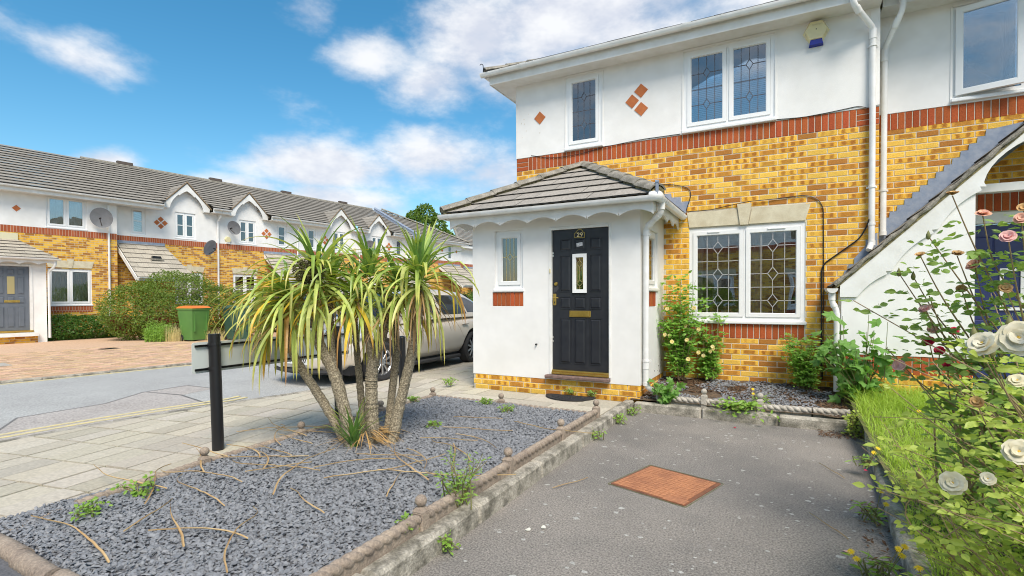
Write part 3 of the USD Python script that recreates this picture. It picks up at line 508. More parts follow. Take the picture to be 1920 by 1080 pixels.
# side wall brickwork as the gable end shows only edge-on
window(H, *[W1[i] for i in (0, 2, 1, 3)], .0, rows=(.26, .74), inside='curtain', gl='glass_up', lead='came_dark', label='narrow upper window with leaded panes')
window(H, *[W2[i] for i in (0, 2, 1, 3)], .0, mulls=(3.08,), rows=(.26, .74), inside='blind', gl='glass_up', lead='came_dark', label='upper two light window with a venetian blind')
wg = window(H, *[W3[i] for i in (0, 2, 1, 3)], .012, mulls=(3.30,), rows=(.155, .49, .835), dia=(.115, .08), gl='glass', room_d=2.4, label='ground floor two light window with leaded diamonds')
for e0, e1 in ((2.62, 2.74), (3.36, 3.52), (3.94, 3.99)):
    n_ = max(10, int((e1 - e0) / .010)); xx = np.linspace(e0, e1, n_); yv = .16 + .016 * np.sin(np.arange(n_) * 1.2); V = np.vstack([np.stack([xx, yv, np.full(n_, .88)], 1), np.stack([xx, yv, np.full(n_, 2.1)], 1)])
    obj('curtain', (V, np.array([q for i in range(n_ - 1) for q in ((i, i + 1, n_ + i + 1), (i, n_ + i + 1, n_ + i))])), M['curtain'], wg, smooth=True)
obj('box_on_sill', box(2.99, .10, .86, 3.06, .15, .99, .004), M['upvc'], wg)
for w_ in ((W1[0], W1[2], W1[3]), (W2[0], W2[2], W2[3])): obj('window_trim', join([box(w_[0] - .022, -.016, 3.52, w_[0] - .001, -.0065, w_[2] + .03), box(w_[1] + .001, -.016, 3.52, w_[1] + .022, -.0065, w_[2] + .03), box(w_[0] - .001, -.016, w_[2] + .001, w_[1] + .001, -.0065, w_[2] + .03)]), M['render'], H)
for q in ((2.64, 2.98), (3.40, 3.80)): obj('trickle_vent', box(q[0] + .18, -.012, 2.078, q[1], .0, 2.098, .004), M['upvc'], H)
lin = obj('lintel', prism(Polygon([(2.575, 2.17), (3.238, 2.17), (3.20, 2.385), (2.54, 2.385)]), -.012, .06), M['stone'], H); obj('lintel', prism(Polygon([(3.35, 2.17), (4.025, 2.17), (4.085, 2.385), (3.392, 2.385)]), -.012, .06), M['stone'], H)
obj('keystone', prism(Polygon([(3.243, 2.162), (3.345, 2.162), (3.387, 2.45), (3.205, 2.45)]), -.03, .05), M['stone'], H)
obj('wall_ornament_tile', prism(Polygon([(.212, 4.03), (.314, 4.135), (.212, 4.24), (.11, 4.135)]), -.014, -.0055), M['terracotta'], H)
for cx, cz in ((1.879, 4.262), (1.745, 4.126), (1.881, 3.989)): obj('wall_ornament_tile', prism(Polygon([(cx - .1025, cz), (cx, cz - .1045), (cx + .1025, cz), (cx, cz + .1045)]), -.014, -.0055), M['terracotta'], H)
# scuffs in the render near the corner
# eaves: soffit, fascia, gutter, hipped roof
obj('soffit', box(-.555, -.285, ZE - .006, XR, .0, ZE + .012), M['timber'], H); obj('soffit', box(-.555, 0.001, ZE - .006, XL - .013, 7.5, ZE + .012), M['timber'], H)
obj('fascia', box(-.56, -.30, ZE - .012, XR - .002, -.284, ZE + .17), M['timber'], H); obj('fascia', box(-.576, -.30, ZE - .012, -.56, 7.5, ZE + .17), M['timber'], H)
g = obj('gutter', join([gutter((-.70, -.362, ZE + .165), (XR + .03, -.362, ZE + .165)), gutter((-.638, 7.5, ZE + .165), (-.638, -.30, ZE + .165))]), M['pipe'], H, smooth=40)
for x in (-.52, -.3, .02, .30, 1.15, 2.1, 3.05, 4.0): obj('gutter_bracket', gutter_band((x, -.362, ZE + .167), (1, 0, 0), .0625, .028), M['pipe'], g, smooth=40)
for x in (.10, 2.6): obj('gutter_joint', gutter_band((x, -.362, ZE + .168), (1, 0, 0), .066, .11), M['pipe'], g, smooth=40)
pz = .42; yr = 3.6; zr0 = ZE + .155; zr1 = zr0 + (yr + .36) * pz
V = np.array([[-.60, -.36, zr0], [XR + 4, -.36, zr0], [XR + 4, yr, zr1], [-.6 + yr + .36, yr, zr1], [-.60, 7.56, zr0], [XR + 4, 7.56, zr0]])
rf = obj('roof', (V, np.array([[0, 1, 2], [0, 2, 3], [0, 3, 4], [4, 3, 2], [4, 2, 5]])), M['joint'], H)
sl = math.hypot(1, pz); lenS = (yr + .36) * sl
pieces(rf, 'roof_tile', tile_set(Polygon([(0, 0), (XR + .6, 0), (XR + .6, 1.25), (.0 + 1.25 / sl, 1.25)]), (-.60, -.36, zr0 + .004), (1, 0, 0), (0, 1 / sl, pz / sl), (0, -pz / sl, 1 / sl)), M['tile'], 60, 'roof_tiles')
hr = hip_run((-.62, -.38, zr0 + .02), (-.62 + 1.6, 1.22, zr0 + .02 + 1.6 * pz), (0, 0, 1), None)
for h in hr: obj('hip_tile', h, M['hip'], rf, smooth=50)
obj('hip_iron', tube(bend([(-.60, -.35, zr0 + .02), (-.64, -.385, zr0 + .02), (-.645, -.39, zr0 + .15), (-.67, -.41, zr0 + .165), (-.685, -.425, zr0 + .14)], .02), .006, 6), M['black'], rf)
for k, (x, z) in enumerate(((-.08, 4.16), (.01, 4.23), (-.07, 4.08), (-.04, 3.96), (.21, 3.89), (-.13, 4.1), (-.11, 3.86))):
    a = np.linspace(0, 2 * np.pi, 8, endpoint=False); rr = rng.uniform(.005, .011) * rng.uniform(.7, 1.3, 8); obj('render_chip', prism(Polygon(np.stack([x + rr * np.cos(a) * .8, z + rr * np.sin(a) * 1.3], 1)), -.0085, -.0055), M['mortar'], H)
# downpipe at the party line
downpipe(H, [(4.50, -.362, ZE + .11), (4.50, -.362, ZE - .06), (4.735, -.052, 4.46), (4.735, -.052, 1.83), (4.70, -.11, 1.74)], collars=[(4.50, -.362, ZE + .09, 4.50, -.362, ZE + .0), (4.535, -.315, 4.647, 4.57, -.27, 4.595), (4.735, -.052, 4.45, 4.735, -.052, 4.33), (4.735, -.052, 2.05, 4.735, -.052, 2.08), (4.735, -.052, 1.80, 4.735, -.052, 1.86)], clips=[(4.735, -.052, 2.52), (4.735, -.052, 4.25)])
cab = [(1.55, -.02, 2.33), (2.2, -.012, 2.60), (2.45, -.012, 2.72), (2.56, -.012, 2.66), (2.575, -.012, 2.55), (2.52, -.014, 2.40)]
obj('cable', tube(bend([(2.15, -.01, 2.84), (2.40, -.01, 2.80), (2.57, -.01, 2.74), (2.60, -.01, 2.64), (2.53, -.01, 2.42), (2.54, -.01, 2.40), (2.86, -.008, 2.40), (3.10, -.016, 2.44), (3.35, -.036, 2.47), (3.70, -.012, 2.48), (4.02, -.01, 2.50), (4.16, -.01, 2.44), (4.225, -.01, 2.32), (4.235, -.01, 1.3), (4.225, -.01, .1)], .08), .0055, 6), M['black'], H)
obj('cable', tube(bend([(4.21, -.012, .1), (4.21, -.012, 1.52), (4.24, -.012, 1.60), (4.62, -.02, 1.90), (4.69, -.02, 2.05), (4.70, -.1, 2.12)], .1), .009, 6), M['black'], H)
obj('cable', tube(bend([(.05, -.008, 3.54), (.35, -.01, 3.46), (.62, -.012, 3.44), (.95, -.012, 3.45), (1.30, -.016, 3.50), (1.9, -.012, 3.535), (2.45, -.012, 3.53)], .1), .0045, 6), M['black'], H)
obj('cable', tube(bend([(3.66, -.012, 3.535), (4.0, -.012, 3.51), (4.3, -.012, 3.525), (4.6, -.012, 3.55), (4.70, -.02, 3.50)], .1), .0045, 6), M['black'], H)
# alarm box under the eaves
A = thing('alarm_box', 'cream hexagonal burglar alarm box with blue base under the eaves', 'alarm box', (4.133, 0, 4.56))
hexp = Polygon([(-.075, .155), (.075, .155), (.15, .02), (.075, -.115), (-.075, -.115), (-.15, .02)])
def taper(poly, y0, y1, k):
    m = prism(poly, y0, y1); c = m[0]; f = np.where(np.abs(c[:, 1] - y0) < 1e-6, k, 1.0)[:, None]; c[:, [0, 2]] *= f; return m
obj('body', taper(hexp, -.085, -.006, .80), M['alarm'], A); obj('lens', taper(Polygon([(-.068, -.10), (.068, -.10), (.082, -.17), (-.082, -.17)]), -.07, -.006, .93), M['blue'], A); obj('fixing', taper(Polygon([(-.006, .02), (.006, .02), (.006, .032), (-.006, .032)]), -.0865, -.084, 1), M['black'], A)
obj('side_vents', join([box(s * .118 - .003, -.066, -.05 + i * .018, s * .118 + .003, -.05, -.043 + i * .018) for s in (-1, 1) for i in range(5)]), M['mortar'], A)
tx = meshkit.text_mesh('telecom', .022, .002); obj('lettering', move(tx, (-.045, -.0850, .075), 0, 1, [[1, 0, 0], [0, 0, -1], [0, 1, 0]]), mat('faint_print', (.55, .50, .32)), A)
# ------------------------------------------------------------------ the entrance porch
P = thing('entrance_porch', 'white rendered entrance porch with hipped tiled roof and black front door', 'porch', (0, 0, 0))
PX0, PX1, PY = -.225, 2.213, -1.40
tfR = lambda v: np.stack([PX1 - v[:, 1], v[:, 0], v[:, 2]], 1)          # wall facing +x
DO = (.985, .14, 1.845, 2.115); PW = (.142, 1.255, .592, 2.115); RW = (-1.02, 1.255, -.13, 2.115)
RW = (-1.00, 1.255, -.42, 2.07)
core = join([wall_slab(PX0 + .01, PX1 - .2, -.3, .07, [], PY + .009, PY + .2), wall_slab(-1.388, .0, -.3, .07, [], .009, .2, tfR), box(PX0 + .01, PY + .2, -.3, PX0 + .2, 0, .07)])
obj('wall', core, M['mortar'], P)
panels = [(.103, 1.055, .597, 1.25)]
obj('rendered_wall', join([wall_slab(PX0, PX1 - .2, .072, 2.36, [DO, PW, panels[0]], PY, PY + .2), wall_slab(-1.40, .0, .072, 2.36, [RW, (-.96, 1.045, -.50, 1.25)], 0, .2, tfR), box(PX0, PY + .2, .072, PX0 + .2, 0, 2.36), box(PX0 + .2, PY + .2, 2.30, PX1 - .2, 0, 2.32), box(PX0 + .2, PY + .2, .06, PX1 - .2, -.01, .07)]), M['render'], P)
items = brick_wall(PX0 + .004, PX1 - .004, -.15, .075, [(.955, .05, 1.835, .3)], y=PY + .004, phase=.03) + brick_wall(-1.395, 0, -.15, .075, y=.004, phase=.0, tf=tfR)
pieces(P, 'brick', items, BRICK)
pieces(P, 'soldier_brick', soldiers(.105, .595, 1.058, 1.247, PY + .006) + soldiers(-.958, -.502, 1.05, 1.246, .006, tfR), BRICK)
obj('panel_backing', box(.10, PY + .02, 1.05, .60, PY + .06, 1.25), M['mortar'], P); obj('panel_backing', (lambda m: (tfR(m[0]), m[1]))(box(-.97, .02, 1.04, -.49, .06, 1.25)), M['mortar'], P)
window(P, PW[0], PW[2], PW[1], PW[3], PY + .035, rows=(.56,), dia=(.18, .085), lead='came_brass', gl='glass', inside='net', depth=.06, room_d=.5, label='narrow porch window with leaded diamond beside the door')
window(P, RW[0], RW[2], RW[1], RW[3], .03, rows=(.56,), dia=(.18, .085), lead='came_brass', tf=tfR, room_d=.5, label='narrow window in the return wall of the porch')
# door
DX0, DX1, DZ0, DZ1 = 1.027, 1.812, .205, 2.072; dy = PY + .030
obj('door_frame', join([box(DO[0], PY - .008, .14, DX0 - .003, PY + .08, DO[3], .005), box(DX1 + .003, PY - .008, .14, DO[2], PY + .08, DO[3], .005), box(DX0 - .003, PY - .008, DZ1 + .003, DX1 + .003, PY + .08, DO[3], .005)]), M['timber'], P)
D = obj('door', box(DX0, dy, DZ0, DX1, dy + .045, DZ1), M['door'], P, label='black panelled front door')
fx = lambda a: DX0 + (a - 115) / 375 * (DX1 - DX0); fz = lambda b: DZ1 - (b - 65) / 922 * (DZ1 - DZ0)
def door_panel(x0, x1, z0, z1, y, parent, m, mold=.016, inset=.03):
    """Moulded panel: sunk channel round a raised, bevelled field."""
    a = ring(x0, z0, x1, z1, .008, y - .006, y + .001)
    v = np.array([[x0 + mold, y + .0005, z0 + mold], [x1 - mold, y + .0005, z0 + mold], [x1 - mold, y + .0005, z1 - mold], [x0 + mold, y + .0005, z1 - mold], [x0 + inset, y - .012, z0 + inset], [x1 - inset, y - .012, z0 + inset], [x1 - inset, y - .012, z1 - inset], [x0 + inset, y - .012, z1 - inset]])
    f = [(4, 5, 6), (4, 6, 7)] + [q for j in range(4) for q in ((j, (j + 1) % 4, 4 + (j + 1) % 4), (j, 4 + (j + 1) % 4, 4 + j))]
    obj('door_panel', join([a, (v, np.array(f))]), m, parent)
C3 = [(165, 242), (263, 340), (365, 443)]
for c in C3: door_panel(fx(c[0]), fx(c[1]), fz(203), fz(124), dy, D, M['door'])
for c in (C3[0], C3[2]): door_panel(fx(c[0]), fx(c[1]), fz(472), fz(233), dy, D, M['door'])
for c in C3: door_panel(fx(c[0]), fx(c[1]), fz(585), fz(503), dy, D, M['door']); door_panel(fx(c[0]), fx(c[1]), fz(943), fz(645), dy, D, M['door'])
lx0, lx1, lz0, lz1 = fx(254), fx(347), fz(480), fz(227)
lf = obj('door_light', join([ring(lx0, lz0, lx1, lz1, .045, dy - .022, dy), ring(lx0 + .032, lz0 + .032, lx1 - .032, lz1 - .032, .015, dy - .012, dy + .002)]), M['upvc'], D)
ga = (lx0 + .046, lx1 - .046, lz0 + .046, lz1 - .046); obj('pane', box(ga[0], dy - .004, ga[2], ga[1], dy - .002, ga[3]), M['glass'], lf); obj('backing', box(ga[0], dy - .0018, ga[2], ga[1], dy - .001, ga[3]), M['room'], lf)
def brass_bar(p, q, t=.0032):
    p, q = np.array(p), np.array(q); n = (q - p) / np.linalg.norm(q - p); s = np.array([-n[1], n[0]]) * t; return prism(Polygon([p - s, q - s, q + s, p + s]), dy - .0085, dy - .0045)
gm, gw, gh = (ga[0] + ga[1]) / 2, ga[1] - ga[0], ga[3] - ga[2]; bb = []
for r in (.20, .80):
    z = ga[2] + r * gh; hd = .042; bb += [brass_bar((gm - gw * .42, z), (gm, z + hd)), brass_bar((gm, z + hd), (gm + gw * .42, z)), brass_bar((gm + gw * .42, z), (gm, z - hd)), brass_bar((gm, z - hd), (gm - gw * .42, z))]
bb += [brass_bar((gm, ga[2]), (gm, ga[2] + .2 * gh - .042)), brass_bar((gm, ga[2] + .2 * gh + .042), (gm, ga[2] + .8 * gh - .042)), brass_bar((gm, ga[2] + .8 * gh + .042), (gm, ga[3])), brass_bar((gm - gw * .36, ga[2] + .2 * gh), (gm - gw * .36, ga[2] + .8 * gh)), brass_bar((gm + gw * .36, ga[2] + .2 * gh), (gm + gw * .36, ga[2] + .8 * gh))]
obj('leadwork', join(bb), M['came_brass'], lf)
lp = obj('letter_plate', box(fx(231), dy - .012, fz(637), fx(372), dy, fz(596), .004), M['brass'], D); obj('letter_flap', box(fx(240), dy - .017, fz(630), fx(363), dy - .0121, fz(603), .002), M['brass'], lp)
hd = obj('handle', box(fx(119), dy - .010, fz(560), fx(140), dy, fz(485), .004), M['brass'], D); obj('lever', tube(bend([(fx(129), dy - .008, fz(508)), (fx(129), dy - .05, fz(508)), (fx(164), dy - .05, fz(511))], .015), .0075, 8), M['brass'], hd, smooth=40); obj('keyhole', box(fx(127), dy - .0108, fz(548), fx(132), dy - .0101, fz(536)), M['black'], hd)
obj('cylinder_lock', move(lathe([(0, .018), (.020, .018), (.025, .008), (.027, 0)], 16), (fx(138), dy, fz(420)), 0, 1, [[1, 0, 0], [0, 0, -1], [0, 1, 0]]), M['brass'], D, smooth=40)
obj('worn_patch', prism(Polygon([(fx(120), fz(432)), (fx(152), fz(430)), (fx(158), fz(450)), (fx(140), fz(472)), (fx(122), fz(478))]), dy - .0012, dy), mat('scuffed_paint', (.035, .037, .042), (.05, .05, .055), 60, .7), D)
nx0, nx1, nz0, nz1 = fx(267), fx(335), fz(123), fz(92); nt = fz(68); nm = (nx0 + nx1) / 2
arch = [(nx0, nz0), (nx1, nz0), (nx1, nz1)] + [(nm + .046 * math.cos(t), nz1 + .008 + (nt - nz1 - .008) * math.sin(t)) for t in np.linspace(.15, math.pi - .15, 9)] + [(nx0, nz1)]
ap = Polygon(arch); NPL = obj('number_plate', prism(ap, dy - .008, dy), M['brass'], D); obj('plate_field', prism(ap.buffer(-.006), dy - .0095, dy - .0081), M['black'], NPL)
tx = meshkit.text_mesh('29', .052, .002, True); w_ = tx.vertices[:, 0].max(); obj('numerals', move(tx, (nm - w_ / 2, dy - .0096, nz0 + .014), 0, 1, [[1, 0, 0], [0, 0, -1], [0, 1, 0]]), mat('gold_paint', (.80, .66, .34), None, rough=.4), NPL)
st = prism(affinity.rotate(sbox(fx(281), fz(178), fx(321), fz(155)), 9), dy - .0145, dy - .0125); obj('paper_sticker', st, mat('paper', (.70, .70, .70), (.35, .35, .37), 90, .7), D)
obj('hinge', join([box(DX0 - .006, dy - .006, z, DX0 + .012, dy + .001, z + .028, .003) for z in (fz(222), fz(240), fz(780), fz(806))]), M['silver'], D)
obj('threshold', join([box(DX0 - .003, PY - .018, .148, DX1 + .003, PY + .09, .176, .004), box(DX0 - .003, PY - .006, .176, DX1 + .003, PY + .09, .203, .006)]), M['brass'], P)
obj('doorstep', box(.945, PY - .075, .092, 1.838, PY + .05, .138, .01), M['doorstep'], P)
obj('doorbell', box(.996, PY - .022, 1.50, 1.016, PY - .008, 1.56, .006), M['alarm'], P); obj('wall_hook', tube([(.80, PY + .01, .535), (.80, PY - .03, .535)], .012, 8), M['black'], P)
# roof
O_ = (.965, -1.665, 2.372); run, rise = 1.665, .86; s1 = math.hypot(run, rise)
R_ = obj('roof', (np.array([[-.535, -1.66, 2.37], [2.465, -1.66, 2.37], [.965, 0, 3.225], [-.535, 0, 2.37], [2.465, 0, 2.37]]), np.array([[0, 1, 2], [1, 4, 2], [0, 2, 3]])), M['lichen'], P)
tl = tile_set(Polygon([(-1.52, -.03), (1.52, -.03), (.03, s1 - .03), (-.03, s1 - .03)]), O_, (1, 0, 0), (0, run / s1, rise / s1), (0, -rise / s1, run / s1), gauge=.305, width=.33, top=(.33, .30, .26), b0=-.03)
s2 = math.hypot(1.5, rise)
tl += tile_set(Polygon([(-.83, -.03), (.83, -.03), (.83, s2 - .03)]), (2.465, -.83, 2.372), (0, 1, 0), (-1.5 / s2, 0, rise / s2), (rise / s2, 0, 1.5 / s2), gauge=.305, width=.33, top=(.38, .27, .22), b0=-.03)
tl += tile_set(Polygon([(-.83, -.03), (.83, -.03), (-.83, s2 - .03)]), (-.535, -.83, 2.372), (0, -1, 0), (1.5 / s2, 0, rise / s2), (-rise / s2, 0, 1.5 / s2), gauge=.305, width=.33, top=(.33, .30, .26), b0=-.03)
pieces(R_, 'roof_tile', tl, M['tile'], 300)
for a in ((-.56, -1.69, 2.405), (2.49, -1.69, 2.405)):
    for h in hip_run(a, (.965, .02, 3.275), (0, 0, 1), None, r=.12): obj('hip_tile', h, M['hip'], R_, smooth=50)
    q = np.array(a); e = np.array((.965, 0, 3.25)); obj('bedding_mortar', tube([q + (e - q) * t + (0, .02, -.035 + .006 * math.sin(t * 90)) for t in np.linspace(.0, .97, 24)], [.085 + .008 * math.sin(i * 2.1) for i in range(24)], 9), M['lichen'], R_)
obj('hip_iron', join([box(2.475, -1.735, 2.36, 2.505, -1.70, 2.50), move(lathe([(.0, -.02), (.022, -.02), (.022, .02), (0, .02)], 10), (2.49, -1.72, 2.50), 0, 1, [[0, 0, 1], [0, 1, 0], [1, 0, 0]])]), M['lead'], R_)
steps = [(.99, 3.29), (1.196, 3.216), (1.40, 3.143), (1.57, 3.065), (1.722, 2.995), (1.865, 2.914), (2.03, 2.845), (2.171, 2.761), (2.316, 2.685), (2.45, 2.618), (2.579, 2.545)]
up = []
for (xa, za), (xb, zb) in zip(steps, steps[1:]): up += [(xa + .012, zb), (xb, zb + .002)]
fl = Polygon([(.965, 3.20)] + up + [(2.52, 2.38), (2.46, 2.36)]); obj('stepped_flashing', prism(fl.buffer(0), -.010, -.002), M['lead'], R_)
# fascia with scalloped lower edge
def scallop(a0, a1, n, zb, zt, rise_=.062):
    w = (a1 - a0) / n; pts = [(a0, zt), (a0, zb)]
    for i in range(n):
        c0 = a0 + i * w
        for t in np.linspace(.03, .97, 13): pts.append((c0 + t * w, zb + .004 + rise_ * math.sin(math.pi * t) ** .85))
        if i < n - 1: x = c0 + w; pts += [(x - .010, zb + .002), (x - .002, zb + .045), (x + .010, zb + .002)]
    return Polygon(pts + [(a1, zb), (a1, zt)])
obj('fascia_board', prism(scallop(-.465, 2.425, 7, 2.155, 2.345), -1.63, -1.610), M['timber'], P); m = prism(scallop(-1.608, .0, 4, 2.155, 2.345), -.012, .008)
obj('fascia_board', (np.stack([2.413 - m[0][:, 1], m[0][:, 0], m[0][:, 2]], 1), m[1]), M['timber'], P); obj('fascia_board', (np.stack([-.453 + m[0][:, 1], m[0][:, 0], m[0][:, 2]], 1), m[1]), M['timber'], P)
obj('soffit', join([box(-.44, -1.609, 2.30, 2.40, PY, 2.315), box(PX1, PY, 2.30, 2.40, 0, 2.315), box(-.44, PY, 2.30, PX0, 0, 2.315)]), M['timber'], P)
gz = 2.355
G = obj('gutter', join([gutter((-.60, -1.69, gz), (2.43, -1.69, gz)), gutter((2.487, -1.64, gz - .005), (2.487, -.01, gz - .012)), gutter((-.56, -.01, gz), (-.56, -1.66, gz))]), M['pipe'], P, smooth=40)
obj('gutter_corner', tube(bend([(2.40, -1.69, gz - .004), (2.487, -1.69, gz - .004), (2.487, -1.58, gz - .008)], .07), .0605, 14), M['pipe'], G, smooth=40)
for x in (-.45, .75, 1.95): obj('gutter_bracket', gutter_band((x, -1.69, gz + .001), (1, 0, 0), .0625, .03), M['pipe'], G, smooth=40)
for y in (-1.40, -1.30, -.3): obj('gutter_bracket', gutter_band((2.487, y, gz - .006), (0, 1, 0), .063, .03), M['pipe'], G, smooth=40)
downpipe(P, [(2.487, -1.46, gz - .03), (2.487, -1.46, 2.19), (2.272, -1.33, 2.03), (2.272, -1.33, .06), (2.40, -1.28, -.02)], r=.035, collars=[(2.487, -1.46, 2.30, 2.487, -1.46, 2.22), (2.45, -1.438, 2.163, 2.40, -1.407, 2.125), (2.335, -1.368, 2.077, 2.30, -1.347, 2.052), (2.272, -1.33, 2.0, 2.272, -1.33, 1.94), (2.272, -1.33, .36, 2.272, -1.33, .28), (2.272, -1.33, .11, 2.272, -1.33, .07)], clips=[(2.272, -1.33, 1.95), (2.272, -1.33, .38)])
mtp = [(1.04, -1.49)] + [(1.34 + .335 * math.cos(t), -1.50 - .30 * math.sin(t)) for t in np.linspace(math.pi, 0, 25)][1:-1] + [(1.675, -1.475)]
DM = thing('doormat', 'black half round rubber doormat on the slab below the front door', 'doormat', (0, 0, ZP + .004)); mp = Polygon(mtp).buffer(0)
obj('mat', prism(mp, 0, .008, 'xy'), M['plastic_black'], DM); obj('raised_edge', prism(mp.difference(mp.buffer(-.018)), .0081, .013, 'xy'), M['plastic_black'], DM)
obj('scroll_pattern', join([tube([(1.36 + r * math.cos(t) * 1.05, -1.51 - r * math.sin(t) * .9, .009) for t in np.linspace(.25, math.pi - .25, 16)], .006, 5) for r in (.07, .13, .19, .25)] + [tube([(1.36 + .05 * math.cos(t), -1.52 - .045 * math.sin(t), .009), (1.36 + .27 * math.cos(t), -1.52 - .235 * math.sin(t), .009)], .005, 5) for t in np.linspace(.4, math.pi - .4, 9)]), M['plastic_black'], DM)

# ------------------------------------------------------------------ neighbour house and its gabled porch
N = thing('terraced_house', 'next house to the right with open casement window above the red brick band', 'house', (0, 0, 0))
NW = (5.58, 3.52, 6.78, 4.67); ny = .33; tfN = lambda v: v + np.array([0, ny, 0])
obj('wall', join([wall_slab(XR + .002, 10.5, -.3, ZE, [NW, (5.62, -.2, 6.80, 2.17)], ny + .0045, ny + .26), box(10.3, ny + .26, -.3, 10.5, 7.5, ZE)]), M['mortar'], N)
obj('render_panel', wall_slab(XR + .002, 10.5, 3.497, ZE, [NW], ny - .006, ny + .0045), M['render'], N)
zr = lambda x: 1.325 + .97 * (x - 4.34)
pieces(N, 'brick', brick_wall(XR + .006, 7.3, 1.2, 3.285, [(5.60, 0, 6.85, 2.39)], y=ny, phase=.06, skip=lambda x, z: z < zr(x) - .25 and x < 5.5 or z < 1.2), BRICK, 300, 'bricks')
pieces(N, 'soldier_brick', soldiers(XR + .012, 7.36, 3.282, 3.493, ny - .002) + soldiers(5.60, 6.86, 2.175, 2.385, ny - .002), BRICK)
wn = window(N, NW[0], NW[2], NW[1], NW[3], ny, mulls=(6.22,), casement=False, gl='glass_up', sill=True, room_d=1.0)
obj('window_trim', join([box(NW[0] - .022, ny - .016, 3.52, NW[0] - .001, ny - .0065, NW[3]), box(NW[0] - .001, ny - .016, NW[3] + .001, NW[2], ny - .0065, NW[3] + .03)]), M['render'], N)
# open casement, hinged on its left side
cw, ch = .60, NW[3] - 3.565 - .06
cm = [ring(0, 0, cw, ch, .062, -.03, .025), ring(.056, .056, cw - .056, ch - .056, .014, -.022, .018)]
oa = -math.radians(15); hp = (NW[0] + .03, ny - .005, 3.565 + .03)
oc = obj('open_casement', move(join(cm), hp, oa), M['upvc'], wn); obj('pane', move(box(.07, -.012, .07, cw - .07, -.006, ch - .07), hp, oa), M['glass_up'], oc); obj('casement_handle', move(box(cw - .055, .03, ch * .42, cw - .035, .05, ch * .42 + .11, .004), hp, oa), M['upvc'], oc)
obj('soffit', box(XR + .03, ny - .30, ZE - .005, 10.5, ny, ZE + .012), M['timber'], N); obj('fascia', box(XR + .03, ny - .315, ZE - .012, 10.5, ny - .30, ZE + .17), M['timber'], N)
obj('gutter', gutter((XR - .0, ny - .38, ZE + .16), (10.5, ny - .38, ZE + .16)), M['pipe'], N, smooth=40)
zr1_ = ZE + .155 + 3.9 * .42
obj('roof', (np.array([[XR + .03, ny - .37, ZE + .155], [10.5, ny - .37, ZE + .155], [10.5, ny + 3.5, zr1_], [XR + .03, ny + 3.5, zr1_], [XR + .03, 7.8, ZE + .155], [10.5, 7.8, ZE + .155]]), np.array([[0, 1, 2], [0, 2, 3], [3, 2, 5], [3, 5, 4]])), M['hip'], N)
downpipe(N, [(5.03, ny - .38, ZE + .10), (5.03, ny - .38, 4.62), (4.90, ny - .05, 4.32), (4.895, ny - .05, 1.96)], r=.033, collars=[(5.03, ny - .38, ZE + .08, 5.03, ny - .38, ZE - .02), (5.0, ny - .31, 4.56, 4.97, ny - .235, 4.485), (4.897, ny - .05, 4.30, 4.897, ny - .05, 4.15), (4.895, ny - .05, 2.0, 4.895, ny - .05, 1.95)], clips=[(4.895, ny - .05, 2.52)])
obj('stepped_flashing', prism(Polygon([(4.44, 1.40), (4.46, 1.50), (4.50, 1.50), (4.50, 1.575), (4.56, 1.575), (4.56, 1.65), (4.62, 1.725), (4.68, 1.80), (4.68, 1.875), (4.74, 1.875), (4.74, 1.95), (4.80, 1.95), (4.805, 1.60), (4.6, 1.42)]).buffer(0), -.012, -.003), M['lead'], H)
sp_ = []; x = 4.815; z = 2.10
while z < 3.20: sp_ += [(x, z), (x + .07, z)]; x += .0773; z += .075
obj('stepped_flashing', prism(Polygon([(4.815, 1.70)] + sp_ + [(6.3, 3.20), (6.3, 3.0)]).buffer(0), ny - .012, ny - .003), M['lead'], N)

Q = thing('gabled_porch', 'white gabled neighbour porch with arched opening and scalloped bargeboard behind the roses', 'porch', (0, 0, 0))
gy = -.45; gx0, gx1 = 4.392, 5.615
roofp = Polygon([(gx0, -.3), (8.81, -.3), (8.81, zr(gx0) - .06), (6.6, zr(6.6) - .06), (gx0, zr(gx0) - .06)])
opening = Polygon([(gx1, -.4), (7.585, -.4), (7.585, 2.30)] + [(6.6 + .985 * math.cos(t), 2.30 + .62 * math.sin(t)) for t in np.linspace(0, math.pi, 25)] + [(gx1, 2.30)])
up_ = sbox(4, .485, 9, 6)
obj('rendered_wall', join([prism(roofp.intersection(up_).difference(opening), gy, gy + .1), box(gx0, gy + .1, .485, gx0 + .1, -.0, zr(gx0) - .1), box(gx1 - .1, gy + .1, .485, gx1, ny, 2.2)]), M['render'], Q)
tfL = lambda v: np.stack([gx0 + v[:, 1], -v[:, 0], v[:, 2]], 1)
obj('plinth', box(gx0 + .012, gy + .014, -.3, gx1 - .012, gy + .1, .485), M['mortar'], Q)
pieces(Q, 'brick', brick_wall(gx0 + .004, gx1 - .004, -.15, .27, y=gy + .006), BRICK); pieces(Q, 'soldier_brick', soldiers(gx0 + .004, gx1 - .004, .272, .480, gy + .004), BRICK)
def arc(p, q, k, n=9): p, q = np.array(p), np.array(q); d = q - p; nn = np.array([-d[1], d[0]]); return [tuple(p + d * t + nn * k * 4 * t * (1 - t)) for t in np.linspace(0, 1, n)]
low = [(4.375, 1.165), (4.535, 1.165)] + arc((4.55, 1.17), (4.835, 1.43), .07)[0:] + [(4.822, 1.462), (4.868, 1.462)] + arc((4.885, 1.475), (5.255, 1.875), .085) + [(5.238, 1.912), (5.285, 1.915)] + arc((5.30, 1.925), (5.66, 2.31), .085) + [(5.645, 2.35), (5.70, 2.345)] + [(6.6 - .93 * math.cos(t), 2.32 + .62 * math.sin(t)) for t in np.linspace(.12, math.pi / 2, 12)]
bargeL = Polygon([(4.375, zr(4.375) - .035)] + low + [(6.6, zr(6.6) - .035)])
